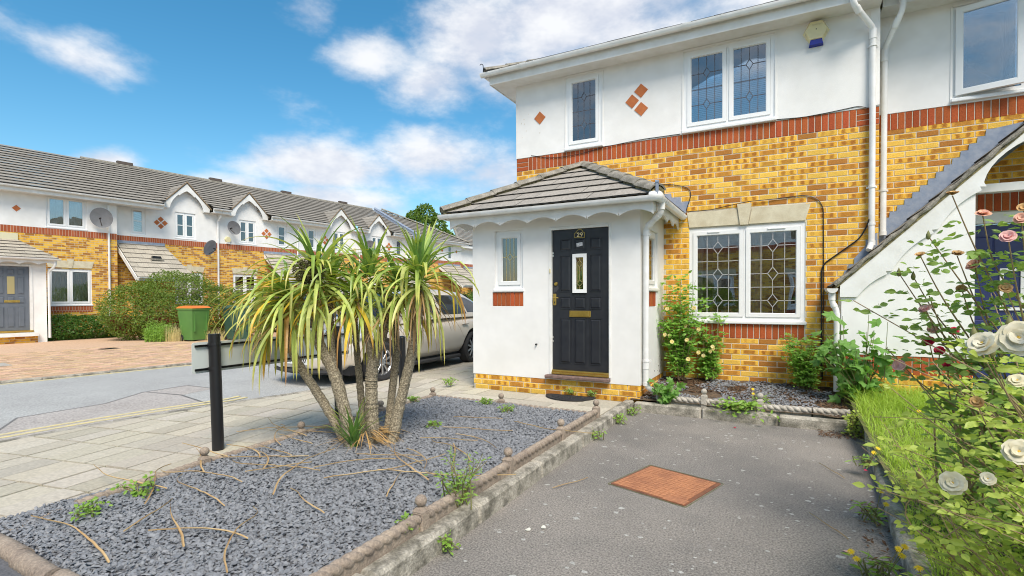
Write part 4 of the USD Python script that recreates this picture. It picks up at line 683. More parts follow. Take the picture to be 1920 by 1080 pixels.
barge = unary_union([bargeL.buffer(0), affinity.scale(bargeL.buffer(0), -1, 1, origin=(6.6, 0))])
obj('bargeboard', prism(barge, gy - .026, gy - .002), M['timber'], Q)
obj('arch_soffit', prism(Polygon([(5.62, 2.33), (7.58, 2.33), (7.58, 2.42), (5.62, 2.42)]), -.18, -.12), M['timber'], Q)
RQ = obj('roof', prism(Polygon([(4.33, zr(4.33) - .055), (6.6, zr(6.6) - .055), (8.87, zr(4.33) - .055), (8.87, zr(4.33) - .02), (6.6, zr(6.6) - .02), (4.33, zr(4.33) - .02)]), gy - .03, ny - .02), M['lichen'], Q)
s3 = math.hypot(1, .97)
pieces(RQ, 'roof_tile', tile_set(Polygon([(0, -.04), (.80, -.04), (.80, 3.15), (0, 3.15)]), (4.33, gy - .05, zr(4.33) - .012), (0, 1, 0), (1 / s3, 0, .97 / s3), (-.97 / s3, 0, 1 / s3), gauge=.30, width=.30, top=(.27, .25, .21), b0=-.04), M['tile'], 300)
obj('verge_mortar', tube([(4.32 + t * 2.27, gy - .043, zr(4.32 + t * 2.27) + .004 + .008 * math.sin(t * 60)) for t in np.linspace(0, 1, 50)], [.022 + .006 * math.sin(i * 1.7) for i in range(50)], 8), M['hip'], RQ)
gq = obj('gutter', gutter((4.298, .0, 1.27), (4.298, gy - .04, 1.27)), M['pipe'], Q, smooth=40)
downpipe(Q, [(4.298, gy + .03, 1.235), (4.298, gy + .03, 1.10), (4.350, gy + .035, 1.0), (4.350, gy + .035, .02)], r=.033, collars=[(4.298, gy + .03, 1.21, 4.298, gy + .03, 1.13), (4.31, gy + .03, 1.08, 4.325, gy + .03, 1.045), (4.35, gy + .035, .97, 4.35, gy + .035, .90)], clips=[(4.35, gy + .035, .45)])
ND = obj('door', box(5.72, ny + .10, .12, 6.62, ny + .145, 2.03), M['navy'], Q, label='dark blue neighbour front door')
for zz in ((.3, .9), (1.0, 1.35), (1.45, 1.9)):
    for xx in ((5.80, 6.02), (6.32, 6.54)): door_panel(xx[0], xx[1], zz[0], zz[1], ny + .10, ND, M['navy'])
obj('door_light', ring(6.06, 1.0, 6.28, 1.5, .035, ny + .08, ny + .10), M['upvc'], ND)
obj('door_frame', join([box(5.63, ny + .02, .1, 5.715, ny + .15, 2.165), box(6.625, ny + .02, .1, 6.71, ny + .15, 2.165), box(5.715, ny + .02, 2.04, 6.625, ny + .15, 2.165)]), M['timber'], Q)
obj('step', box(5.6, gy + .1, -.2, 7.5, ny, .08), M['edging'], Q)

for k, (y, z) in enumerate(((-.35, .20), (-.28, .33), (-.22, .18), (-.42, .14), (-.18, .26), (-.30, .12), (-.62, .16), (-.12, .42))):
    a = np.linspace(0, 2 * np.pi, 8, endpoint=False); rr = rng.uniform(.005, .013) * rng.uniform(.6, 1.4, 8); m = prism(Polygon(np.stack([y + rr * np.cos(a), z + rr * np.sin(a) * 1.2], 1)), -.002, .001); obj('render_chip', (tfR(m[0]), m[1]), M['soil'], P)
# ------------------------------------------------------------------ gravel bed, rope edging, posts
gb = struct('gravel_bed', sheet(np.linspace(-.12, 2.02, 60), np.linspace(-6.9, -2.46, 110), lambda X, Y: -.085 + hz(X, Y, .03, 3, 1)), M['gravel_base'])
def stones(n, x0, x1, y0, y1, zf, smin=.008, smax=.0165, seed=1, inside=None):
    r = np.random.default_rng(seed); base = np.array([[-1, -.8, -.5], [.9, -1, -.4], [1, .7, -.5], [-.7, 1, -.45], [-.8, -.6, .5], [.7, -.7, .45], [.8, .8, .5], [-.9, .6, .4]])
    F0 = np.array([[0, 2, 1], [0, 3, 2], [4, 5, 6], [4, 6, 7], [0, 1, 5], [0, 5, 4], [1, 2, 6], [1, 6, 5], [2, 3, 7], [2, 7, 6], [3, 0, 4], [3, 4, 7]])
    x, y = r.uniform(x0, x1, n), r.uniform(y0, y1, n)
    if inside is not None: k = inside(x, y); x, y = x[k], y[k]; n = len(x)
    s = r.uniform(smin, smax, (n, 1)) * np.array([1, .72, .42]) * r.uniform(.75, 1.3, (n, 3)); v = base[None] * r.uniform(.75, 1.2, (n, 8, 3)) * s[:, None]
    a, b, c = r.uniform(0, 6.28, n), r.normal(0, .38, n), r.normal(0, .38, n); ca_, sa_, cb, sb, cc, sc = np.cos(a), np.sin(a), np.cos(b), np.sin(b), np.cos(c), np.sin(c); o, l = np.zeros(n), np.ones(n)
    Rz = np.stack([ca_, -sa_, o, sa_, ca_, o, o, o, l], 1).reshape(n, 3, 3); Rx = np.stack([l, o, o, o, cb, -sb, o, sb, cb], 1).reshape(n, 3, 3); Ry = np.stack([cc, o, sc, o, l, o, -sc, o, cc], 1).reshape(n, 3, 3)
    v = np.einsum('nij,nkj->nki', Rz @ Rx @ Ry, v); z = zf(x, y) + r.uniform(.0, .016, n); v += np.stack([x, y, z], 1)[:, None]
    return v.reshape(-1, 3), (F0[None] + 8 * np.arange(n)[:, None, None]).reshape(-1, 3)
obj('slate_chippings', stones(52000, -.11, 2.0, -6.64, -2.47, lambda X, Y: -.082 + hz(X, Y, .03, 3, 1), seed=3, smin=.0065, smax=.0145), M['gravel'], gb, kind='stuff')
obj('slate_chippings', stones(1500, -.05, 1.95, -7.2, -6.75, lambda X, Y: np.full_like(X, ZP + .0), seed=4, inside=lambda x, y: np.random.default_rng(1).uniform(size=len(x)) < .5), M['gravel'], gb, kind='stuff')
# rope-top edging stones, one between each pair of posts
def rope_mesh(L, pitch=.13, r=.029, panel_h=.10, panel_t=.036):
    n, m = int(L / .006), 24; s = np.linspace(0, L, n); th = np.linspace(0, 2 * np.pi, m, endpoint=False); S, TH = np.meshgrid(s, th, indexing='ij')
    ph = 2 * (TH - 2 * np.pi * S / (pitch * 1.0)); rr = r * (.74 + .42 * np.abs(np.cos(ph / 2)) ** .8); V = np.stack([S, rr * np.cos(TH), rr * np.sin(TH)], -1).reshape(-1, 3); F = []
    i = np.arange(n * m).reshape(n, m); a, b, c, d = i[:-1].ravel(), np.roll(i, -1, 1)[:-1].ravel(), np.roll(i, -1, 1)[1:].ravel(), i[1:].ravel(); F = np.vstack([np.stack([a, d, c], 1), np.stack([a, c, b], 1)])
    V2 = np.vstack([V, [[0, 0, 0], [L, 0, 0]]]); e = (n - 1) * m; caps = [(n * m, j, (j + 1) % m) for j in range(m)] + [(n * m + 1, e + (j + 1) % m, e + j) for j in range(m)]
    return (V2, np.vstack([F, caps])), box(0.002, -panel_t / 2, -panel_h, L - .002, panel_t / 2, -r * .55)
ropes = {}
def rope(p, q, zt, where, group, m='rope'):
    p, q = np.array(p), np.array(q); L = float(np.linalg.norm(q - p)); key = (round(L, 2), m); a = math.degrees(math.atan2(q[1] - p[1], q[0] - p[0]))
    if key in ropes: return copy_of(ropes[key], 'rope_edging', where, (p[0], p[1], zt - .026), a, group)
    t = thing('rope_edging', where, 'edging', (p[0], p[1], zt - .026), a, group); rp, pn = rope_mesh(L); obj('rope_top', rp, M[m], t, smooth=60); obj('panel', pn, M[m], t); ropes[key] = t
posts = {}
def post(x, y, z, label, group, m='rope', h=.135):
    if m in posts: return copy_of(posts[m], 'edging_post', label, (x, y, z), 0, group)
    t = thing('edging_post', label, 'edging post', (x, y, z), 0, group); obj('shaft', join([box(-.036, -.036, -.08, .036, .036, h - .035, .008), T(trimesh.convex.convex_hull(np.array([(sx * .036, sy * .036, h - .036) for sx in (-1, 1) for sy in (-1, 1)] + [(sx * .016, sy * .016, h - .012) for sx in (-1, 1) for sy in (-1, 1)])))]), M[m], t); obj('ball', ell((0, 0, h + .018), (.034, .034, .033)), M[m], t, smooth=True); posts[m] = t
ry = [-2.53, -3.50, -4.49, -5.50, -6.50]
post(2.03, ry[0], -.10, 'small ball topped concrete post at the corner of the slate bed nearest the porch corner', None)
for k, w in ((1, 'second ball topped concrete post along the drive kerb counting from the porch'), (2, 'third ball topped concrete post along the drive kerb counting from the porch'), (3, 'ball topped concrete post along the drive kerb nearest the camera')): post(2.03, ry[k], -.10, w, None)
rt = 'rope edging stone '
for k, w in enumerate(('between the porch corner post and second post along the drive kerb', 'between second and third posts from the porch along the drive kerb', 'between the third and the nearest post along the drive kerb', 'just in front of the nearest post along the drive kerb')): rope((2.03, ry[k] - .036), (2.03, ry[k + 1] + .036), -.012, rt + w, 'rope edging along the drive kerb')
rope((2.03, ry[4] + .036), (2.03, -7.4), -.012, rt + 'along the drive kerb at the bottom edge of the picture', 'rope edging along the drive kerb')
ly = [-2.50, -3.45, -4.52, -5.42, -6.30]; lx = [-.135, -.13, -.11, -.09, .02]
for k, w in ((1, 'ball topped concrete post at the pavement edge behind the palm trunks'), (2, 'ball topped concrete post at the pavement edge just left of the palm'), (3, 'ball topped concrete post at the foot of the black sign post')): post(lx[k], ly[k], ZP - .02, w, None)
post(-.135, -2.50, ZP - .02, 'ball topped concrete post at the far left corner of the slate bed', None); post(.84, -2.47, ZP - .02, 'ball topped concrete post between the slate bed and the slabs left of the doormat', None)
for k, w in enumerate(('beside the pavement between the far left corner post and the palm', 'beside the pavement between the posts behind and left of the palm', 'beside the pavement between the palm and the black sign post', 'beside the pavement left of the black sign post')): rope((lx[k], ly[k] - .036), (lx[k + 1], ly[k + 1] + .036), -.050, rt + w, 'rope edging along the pavement')
rope((.02, -6.34), (.14, -6.62), -.07, 'short rope topped edging stone at the near left corner of the slate bed', None)
rope((-.10, -2.47), (.80, -2.47), -.06, rt + 'by the doorstep slabs left of their small post', 'rope edging by the doorstep slabs'); rope((.88, -2.47), (1.99, -2.50), -.06, rt + 'by the doorstep slabs in front of the doormat', 'rope edging by the doorstep slabs')
# heavier half-round edging at the near end of the bed
for k in range(5):
    x = .20 + k * .37; t = thing('round_edging', ['mossy half round edging stone at the bottom left corner of the picture', 'half round edging stone second from the left at the near end of the bed', 'half round edging stone lower in the row at the near end of the slate bed', 'half round edging stone fourth at the near end of the slate bed', 'half round edging stone by the drive kerb at the near end of the slate bed'][k], 'edging', (x, -6.69 - .012 * (k % 2), -.075 - .010 * (k > 1)), -1.5 * (k % 2))
    L = .362; n, m = 40, 20; s = np.linspace(0, L, n); th = np.linspace(0, 2 * np.pi, m, endpoint=False); S, TH = np.meshgrid(s, th, indexing='ij'); rr = .046 * (.95 + .06 * np.abs(np.cos(np.pi * S / .045 - TH * .5))); V = np.stack([S, rr * np.cos(TH), rr * np.sin(TH)], -1).reshape(-1, 3); i = np.arange(n * m).reshape(n, m); a, b, c, d = i[:-1].ravel(), np.roll(i, -1, 1)[:-1].ravel(), np.roll(i, -1, 1)[1:].ravel(), i[1:].ravel()
    V = np.vstack([V, [[0, 0, 0], [L, 0, 0]]]); e = (n - 1) * m; obj('round_top', (V, np.vstack([np.stack([a, d, c], 1), np.stack([a, c, b], 1), [(n * m, j, (j + 1) % m) for j in range(m)], [(n * m + 1, e + (j + 1) % m, e + j) for j in range(m)]])), M['rope'], t, smooth=50); obj('panel', box(.003, -.03, -.14, L - .003, .03, -.02), M['edging'], t)
# pale timber-like edging in front of the window bed
for p, q, w in (((2.42, -1.415), (2.93, -1.415), 'pale grey rope edging stone beside the leafy weed under the porch downpipe'), ((3.00, -1.415), (3.52, -1.415), 'pale grey rope edging stone between the two posts under the window'), ((3.59, -1.415), (4.05, -1.40), 'pale grey rope edging stone right of the second post under the window'), ((4.06, -1.39), (4.40, -1.34), 'tilted pale grey rope edging stone ending at the lawn')): rope(p, q, -.02, w, None, 'edging')
post(2.965, -1.415, -.10, 'pale grey round topped edging post under the left window light', None, 'edging', .15); post(3.555, -1.415, -.10, 'pale grey round topped edging post under the right window light', None, 'edging', .12)
BS = obj('slate_chippings', stones(5200, 2.2, 4.3, -1.38, -.02, lambda X, Y: bedz(X, Y) + .002, seed=6, smin=.008, smax=.017, inside=lambda x, y: meshkit.noise(np.stack([x * 4, y * 4, x * 0], -1), 5) > .42), M['gravel'], '/World/bed_soil', kind='stuff')
def litter(n, x0, x1, y0, y1, zf, seed, smax=.03, inside=None):
    r = np.random.default_rng(seed); x, y = r.uniform(x0, x1, n), r.uniform(y0, y1, n)
    if inside is not None: k = inside(x, y); x, y = x[k], y[k]; n = len(x)
    L, W = r.uniform(.4, 1, (n, 1)) * smax, r.uniform(.2, .5, (n, 1)) * smax * .7; a = r.uniform(0, 6.28, n); t = np.stack([np.cos(a), np.sin(a), r.normal(0, .25, n)], 1); b = np.stack([-np.sin(a), np.cos(a), r.normal(0, .3, n)], 1); c = np.stack([x, y, zf(x, y) + r.uniform(.004, .016, n)], 1)
    V = np.stack([c - t * L, c - b * W + [0, 0, .004], c + t * L, c + b * W], 1).reshape(-1, 3); return V, (np.array([[0, 1, 2], [0, 2, 3]])[None] + 4 * np.arange(n)[:, None, None]).reshape(-1, 3)
obj('bark_litter', litter(5000, 2.22, 4.4, -1.4, -.01, bedz, 7, inside=lambda x, y: (meshkit.noise(np.stack([x * 3, y * 3, x * 0], -1), 9) > .40) | (x < 2.9) & (y > -.8)), M['bark'], '/World/bed_soil', kind='stuff')
tag(obj('leaf_litter', join([litter(260, 4.1, 4.48, -1.85, -1.56, lambda X, Y: np.full_like(X, ZD + .002), 8, .022), litter(160, 4.2, 4.36, -5.6, -3.6, lambda X, Y: np.full_like(X, ZD + .002), 9, .025)]), M['bark'], kind='stuff'), 'brown leaf litter gathered on the drive along the lawn kerb', 'leaf litter')
for x, y, w in ((2.45, -5.02, 'white fallen petal on the drive nearer the slate bed kerb'), (2.52, -4.95, 'white fallen petal on the drive a little right of the other by the kerb')):
    V = np.array([[math.cos(t) * .022, math.sin(t) * .015, .003 + .006 * math.cos(t) ** 2] for t in np.linspace(0, 2 * np.pi, 10, endpoint=False)] + [[0, 0, .003]]); tag(obj('fallen_petal', move((V, np.array([(10, j, (j + 1) % 10) for j in range(10)])), (x, y, ZD + .002), x * 7), M['petal_w']), w, 'petal')
# ------------------------------------------------------------------ the row across the road
FB = far_brick('far_brickwork', (.80, .49, .075), (.76, .42, .052), (.38, .16, .03), (.52, .46, .34), .225, .075)
FS = far_brick('far_soldiers', (.42, .12, .05), (.38, .10, .04), (.34, .085, .035), (.50, .38, .28), .075, .40)
M['verge'] = mat('verge_brown', (.30, .20, .11), (.16, .13, .09), 12, .9); M['vent'] = mat('vent_brown', (.10, .075, .06)); M['dish'] = mat('dish_grey', (.24, .25, .27), (.20, .21, .225), 6, .5)
M['fartile'] = attrmat('far_roof_tile', .85, (30, .75, 1.15), .3, 60)
N1, N2 = -17.44, -17.79
def far_thing(name, label, t0, c, cat='house', group=None): return thing(name, label, cat, (*fr(c, t0), 0), 90 - 6.5, group)
RK = .507
def roofz(n): return 4.74 + (N1 + .40 - n) * RK
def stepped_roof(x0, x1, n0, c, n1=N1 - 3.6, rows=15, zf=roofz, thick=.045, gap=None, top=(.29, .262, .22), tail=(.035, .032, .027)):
    """Courses of tiles from the eave at n0 back to the ridge at n1; local y = c - n."""
    V, F, C = [], [], []; o = 0; ys = np.linspace(c - n0, c - n1, rows + 1); seg = max(1, int((x1 - x0) / .33))
    for r in range(rows):
        ya, yb = ys[r], ys[r + 1] + .03; za, zb = zf(c - ya) + thick, zf(c - yb) + .002; xs = np.linspace(x0, x1, seg + 1) + (0 if r % 2 else .0)
        for i in range(seg):
            if gap and ya < .03 and gap[0] + .3 * r < (xs[i] + xs[i + 1]) / 2 < gap[1] - .3 * r: continue
            cc = np.array(top) * rng.uniform(.88, 1.12); j = rng.uniform(-.003, .003); V += [(xs[i], ya, za + j), (xs[i + 1], ya, za + j), (xs[i + 1], yb, zb), (xs[i], yb, zb)]; C += [cc] * 4; F += [(o, o + 1, o + 2), (o, o + 2, o + 3)]; o += 4
        spans_ = [(x0, gap[0] + .3 * r), (gap[1] - .3 * r, x1)] if gap and ya < .03 else [(x0, x1)]
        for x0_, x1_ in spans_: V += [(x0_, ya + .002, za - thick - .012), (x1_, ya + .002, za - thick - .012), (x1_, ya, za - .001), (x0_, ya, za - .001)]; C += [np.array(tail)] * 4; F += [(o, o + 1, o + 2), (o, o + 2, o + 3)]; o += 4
    return (np.array(V), np.array(F)), np.array(C)
def far_window(parent, x0, x1, z0, z1, y=.03, mull=None, transom=None, inside='curtain', label=None):
    return window(parent, x0, x1, z0, z1, y, mulls=(mull,) if mull else (), sill=True, inside=inside, transoms=(transom,) if transom else (), gl='glass_up' if inside == 'blind' else 'glass', room_d=.8, depth=.05, label=label)
def ornament(parent, x, z, n=4, r=.105):
    for dx, dz in ([(0, 0)] if n == 1 else [(0, .135), (-.135, 0), (.135, 0), (0, -.135)]):
        cx, cz = x + dx, z + dz; obj('wall_ornament_tile', prism(Polygon([(cx - r, cz), (cx, cz - r), (cx + r, cz), (cx, cz + r)]), -.014, -.0055), M['terracotta'], parent)
def far_body(t, w, holes, dep=7.0, ze=4.74):
    up = [h for h in holes if h[1] > 3]; lo = [h for h in holes if h[1] < 3]
    obj('wall', join([wall_slab(0, w, -.3, 3.30, lo, 0, .2), box(0, .2, -.3, .15, dep, 3.3), box(w - .15, .2, -.3, w, dep, 3.3)]), FB, t)
    obj('brick_band', box(.0, -.006, 3.302, w, .05, 3.512), FS, t)
    obj('rendered_wall', join([wall_slab(0, w, 3.514, ze, up, -.005, .2), box(0, .2, 3.514, .15, dep, ze), box(w - .15, .2, 3.514, w, dep, ze)]), M['render'], t)
def gablet(t, xc, c, hw=.86, zb=4.86, za=5.75, over=.17):
    """Small gable over the upper window: wall, shaped bargeboards, roof running back into the slope."""
    k = (za - zb) / hw; wallp = Polygon([(xc - hw + .06, ze_ := 4.70), (xc + hw - .06, ze_), (xc + hw - .06, zb), (xc, za - .06), (xc - hw + .06, zb)]); g = obj('gablet', prism(wallp, -.004, .1), M['render'], t)
    th = .27; inner = [(xc - hw + .02, zb - .14), (xc - hw + .22, zb - .14)] + arc((xc - hw + .24, zb - .12), (xc - .30, zb + .42), .09, 7) + [(xc - .27, zb + .40)] + arc((xc - .26, zb + .41), (xc, za - th - .02), .05, 5)
    left = Polygon([(xc - hw, zb - .0)] + inner + [(xc, za)]).buffer(0); bb_ = unary_union([left, affinity.scale(left, -1, 1, origin=(xc, 0))])
    obj('bargeboard', prism(bb_, -over - .02, -over + .005), M['timber'], g)
    for s in (-1, 1): obj('box_end', box(min(xc + s * hw, xc + s * (hw - .2)) - .0, -over + .006, zb - .15, max(xc + s * hw, xc + s * (hw - .2)), .0, zb - .01), M['timber'], g)
    Vs, Fs, Cs = [], [], []; o = 0
    for s in (-1, 1):
        rows = 5
        for r in range(rows):
            a, b = r / rows, (r + 1) / rows + .03; b = min(b, 1); xa, xb = xc + s * (hw + .05) * (1 - a), xc + s * (hw + .05) * (1 - b); zA, zB = zb - .04 + (za + .06 - zb) * a + .03, zb - .04 + (za + .06 - zb) * b + .004
            ybk = lambda z: max(.1, (z - roofz(c)) / RK + .25)
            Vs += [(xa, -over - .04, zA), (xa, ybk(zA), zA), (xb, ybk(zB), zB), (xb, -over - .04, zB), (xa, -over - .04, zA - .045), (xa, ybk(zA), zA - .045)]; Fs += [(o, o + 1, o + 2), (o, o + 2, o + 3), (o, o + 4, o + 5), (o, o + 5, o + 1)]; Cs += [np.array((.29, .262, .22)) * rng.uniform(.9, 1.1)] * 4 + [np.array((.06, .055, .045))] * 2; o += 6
    obj('gablet_roof', (np.array(Vs), np.array(Fs)), M['fartile'], g, bcol=np.array(Cs))
    obj('verge', join([prism(Polygon([(xc - hw - .06, zb - .05), (xc, za + .05), (xc + hw + .06, zb - .05), (xc + hw + .06, zb - .0), (xc, za + .10), (xc - hw - .06, zb - .0)]), -over - .05, -over - .021)]), M['verge'], g)
    obj('valley_lead', tube([(xc - hw - .07, -.30, zb + .01), (xc - .15, (za - roofz(c)) / RK + .1, za - .05)], .05, 5), M['lead'], g)
def canopy(t, x0, x1, ztop=3.2, zbot=1.92, e=1.8, mirror=False):
    """Lean-to roof over the front door with tiles, flashing and white verge boards."""
    xb0, xb1 = (x0, x1 + .35) if not mirror else (x0 - .35, x1); L = math.hypot(e, ztop - zbot); uv = (0, e / L, (ztop - zbot) / L)
    p = Polygon([(xb0, 0), (xb1, 0), (x1, L), (x0, L)]); cr = obj('canopy_roof', prism(Polygon([(-e, zbot - .05), (0, ztop - .05), (0, ztop - .005), (-e, zbot - .005)]), x0, x1, 'yz'), M['lichen'], t)
    it = tile_set(p, (0, -e, zbot), (1, 0, 0), uv, (0, -(ztop - zbot) / L, e / L), gauge=.31, width=.33, thick=.024, top=(.42, .375, .30), tail=(.06, .052, .04)); obj('canopy_tiles', join([m for m, _ in it]), M['fartile'], cr, kind='stuff', bcol=np.vstack([q['bcol'] for _, q in it]))
    obj('canopy_flashing', box(x0 - .05, -.03, ztop - .02, x1 + .02, -.008, ztop + .13), M['lead'], cr)
    obj('canopy_fascia', box(xb0, -e - .05, zbot - .10, xb1, -e - .02, zbot + .01), M['timber'], t); obj('canopy_gutter', gutter((xb0, -e - .11, zbot + .02), (xb1, -e - .11, zbot + .02)), M['pipe'], t, smooth=40)
    for xv in (x0,): obj('verge_board', prism(Polygon([(-e - .02, zbot - .16), (0, ztop - .18), (0, ztop - .01), (-e - .02, zbot + .01)]), xv - .03, xv - .005, 'yz'), M['timber'], t)
def far_eave(t, x0, x1, n0, c):
    z = roofz(n0); y = c - n0; obj('fascia', box(x0, y + .03, z - .19, x1, y + .05, z - .02), M['timber'], t); obj('soffit', box(x0, y + .05, z - .19, x1, .0, z - .175), M['timber'], t); obj('gutter', gutter((x0, y - .03, z - .02), (x1, y - .03, z - .02)), M['pipe'], t, smooth=40)
# house 1: like ours, with its own porch
t = far_thing('terraced_house', 'far house at the left edge with grey panelled door and lace curtains', -6.6, N1); X = lambda tt: tt + 6.6
far_body(t, 6.5, [(X(-2.03), 3.53, X(-.96), 4.60), (X(-2.01), .95, X(-.84), 2.21)])
far_window(t, X(-2.03), X(-.96), 3.53, 4.60, mull=X(-1.5), inside='net', label='upper window with lace curtains'); far_window(t, X(-2.01), X(-.84), .95, 2.21, mull=X(-1.43), inside='net', label='lower window with lace curtains')
obj('lintel', prism(Polygon([(X(-2.0), 2.24), (X(-.84), 2.24), (X(-.78), 2.47), (X(-2.06), 2.47)]), -.01, .05), M['stone'], t); obj('keystone', prism(Polygon([(X(-1.48), 2.23), (X(-1.38), 2.23), (X(-1.33), 2.53), (X(-1.52), 2.53)]), -.025, .05), M['stone'], t)
obj('sill_bricks', box(X(-2.01), -.005, .74, X(-.84), .05, .945), FS, t); ornament(t, X(-2.74), 4.06, 1)
rm, rc = stepped_roof(0, 7.86, N1 + .40, N1, rows=15); obj('roof', rm, M['fartile'], t, bcol=rc); far_eave(t, -1, 7.86, N1 + .40, N1)
downpipe(t, [(X(-.36), -.06, 4.5), (X(-.36), -.06, .0)], r=.034)
pz0, pz1, e1 = 2.40, 3.05, 1.62; L = math.hypot(e1, pz1 - pz0)
for nm, pl in (('porch_wall', Polygon([(X(-5.5), -.3), (X(-2.38), -.3), (X(-2.38), 2.3), (X(-5.5), 2.3)]).difference(sbox(X(-3.62), .2, X(-2.70), 2.22))),): obj(nm, join([prism(pl, -1.40, -1.25), box(X(-2.53), -1.25, -.3, X(-2.38), 0, 2.3)]), M['render'], t)
obj('porch_bricks', join([box(X(-5.5), -1.41, -.3, X(-2.6), -1.395, .10)]), FB, t)
dd = obj('door', box(X(-3.57), -1.36, .26, X(-2.77), -1.31, 2.16), M['greydoor'], t, label='grey panelled door')
for (u0, u1) in ((.12, .32), (.40, .60), (.68, .88)):
    for (v0, v1) in ((.05, .37), (.42, .53), (.57, .84), (.87, .96)):
        if u0 == .40 and v0 == .57: obj('pane', box(X(-3.57) + u0 * .8, -1.372, .26 + v0 * 1.9, X(-3.57) + u1 * .8, -1.361, .26 + v1 * 1.9), M['came_brass'], dd); continue
        door_panel(X(-3.57) + u0 * .8, X(-3.57) + u1 * .8, .26 + v0 * 1.9, .26 + v1 * 1.9, -1.36, dd, M['greydoor'])
obj('letter_plate', box(X(-3.32), -1.375, 1.09, X(-2.98), -1.361, 1.16), M['brass'], dd); obj('door_frame', join([box(X(-2.765), -1.42, .2, X(-2.70), -1.26, 2.22), box(X(-3.62), -1.42, .2, X(-3.575), -1.26, 2.22), box(X(-3.575), -1.42, 2.165, X(-2.765), -1.26, 2.22)]), M['timber'], t)
obj('threshold', box(X(-3.62), -1.46, .20, X(-2.70), -1.30, .255), M['brass'], t); obj('door_step', box(X(-3.75), -1.55, .08, X(-2.60), -1.402, .19), M['timber'], t)
it = tile_set(Polygon([(X(-5.6), 0), (X(-2.13), 0), (X(-2.75), L), (X(-5.6), L)]), (0, -e1, pz0), (1, 0, 0), (0, e1 / L, (pz1 - pz0) / L), (0, -(pz1 - pz0) / L, e1 / L), gauge=.30, width=.33, thick=.024, top=(.42, .375, .30), tail=(.06, .052, .04)); pr_ = obj('porch_roof', join([m for m, _ in it]), M['fartile'], t, bcol=np.vstack([q['bcol'] for _, q in it]))
obj('porch_roof_side', prism(Polygon([(X(-5.6), pz0 - .03), (X(-2.14), pz0 - .03), (X(-2.75), pz1 - .02), (X(-5.6), pz1 - .02)]), -.03, -.01), M['lichen'], t)
obj('porch_flashing', box(X(-5.6), -.03, pz1 - .03, X(-2.72), -.006, 3.27), mat('cream_flashing', (.62, .58, .40), None, rough=.7), t); obj('porch_fascia', prism(scallop(X(-5.6), X(-2.17), 8, 2.22, 2.40), -1.60, -1.58), M['timber'], t); obj('porch_gutter', gutter((X(-5.6), -1.66, 2.42), (X(-2.10), -1.66, 2.42)), M['pipe'], t, smooth=40)
downpipe(t, [(X(-2.22), -1.6, 2.38), (X(-2.22), -1.6, 2.2), (X(-2.33), -1.45, 2.02), (X(-2.33), -1.45, .0)], r=.034)
# houses 2 to 5: mirrored pairs with gablets
lab = {2: 'far house with the tiled lean-to roof behind the big shrub and a gablet', 3: 'far house with satellite dish beside its upper window above the dark bin', 4: 'far house whose upper windows show just above the palm crown', 5: 'far house right of the palm crown top with gablet and two dishes'}
for k, t0 in ((2, -.10), (3, 3.56), (4, 7.20), (5, 10.84)):
    w = 3.65; t = far_thing('terraced_house', lab[k], t0, N2); mir = k % 2; m_ = lambda a: (w - a) if mir else a
    def rect(a, b, z0, z1): return (min(m_(a), m_(b)), z0, max(m_(a), m_(b)), z1)
    hs = [rect(.54, 1.02, 3.56, 4.60), rect(2.02, 2.78, 3.56, 4.62), rect(2.0, 3.05, .98, 2.24)]
    far_body(t, w, hs)
    far_window(t, hs[0][0], hs[0][2], 3.56, 4.60, transom=.5, inside='blind', label='narrow upper window'); far_window(t, hs[1][0], hs[1][2], 3.56, 4.62, mull=(hs[1][0] + hs[1][2]) / 2, transom=.5, inside='net' if k == 3 else 'curtain', label='upper two light window under the gablet'); far_window(t, hs[2][0], hs[2][2], .98, 2.24, mull=(hs[2][0] + hs[2][2]) / 2, transom=.45, inside='curtain')
    a, b = hs[2][0], hs[2][2]; obj('lintel', prism(Polygon([(a, 2.27), (b, 2.27), (b + .06, 2.50), (a - .06, 2.50)]), -.01, .05), M['stone'], t); obj('keystone', prism(Polygon([((a + b) / 2 - .05, 2.26), ((a + b) / 2 + .05, 2.26), ((a + b) / 2 + .09, 2.56), ((a + b) / 2 - .09, 2.56)]), -.025, .05), M['stone'], t)
    ornament(t, m_(1.53), 4.12)
    rm, rc = stepped_roof(0 if k > 2 else 1.25, w, N2 + .42, N2, rows=14, gap=(m_(2.40) - .84, m_(2.40) + .84)); obj('roof', rm, M['fartile'], t, bcol=rc)
    yr_, zr_ = N2 - N1 + 3.6, roofz(N1 - 3.6); obj('rear_slope', prism(Polygon([(yr_, zr_), (yr_ + 4, zr_ - 4 * RK), (yr_ + 4, zr_ - 4 * RK - .05), (yr_, zr_ - .05)]), 0, w, 'yz'), M['hip'], t)
    gx = m_(2.40); gablet(t, gx, N2)
    if k > 2: far_eave(t, 0, gx - .9, N2 + .42, N2)
    far_eave(t, gx + .9, w, N2 + .42, N2)
    canopy(t, *((.10, 1.63) if not mir else (w - 1.63, w - .10)), mirror=bool(mir))
    if k < 5: downpipe(t, [(w - .02, -.30, 4.66), (w - .02, -.28, 4.6), (w - .02, -.06, 4.42), (w - .02, -.06, .3)], r=.036)
    obj('ridge', tube([(0, N2 - N1 + 3.6, roofz(N1 - 3.6) + .0), (w, N2 - N1 + 3.6, roofz(N1 - 3.6) + .0)], .09, 8), M['hip'], t)
    obj('ridge_vent', box(1.2, N2 - N1 + 3.52, roofz(N1 - 3.6) + .05, 1.75, N2 - N1 + 3.68, roofz(N1 - 3.6) + .17), M['vent'], t)
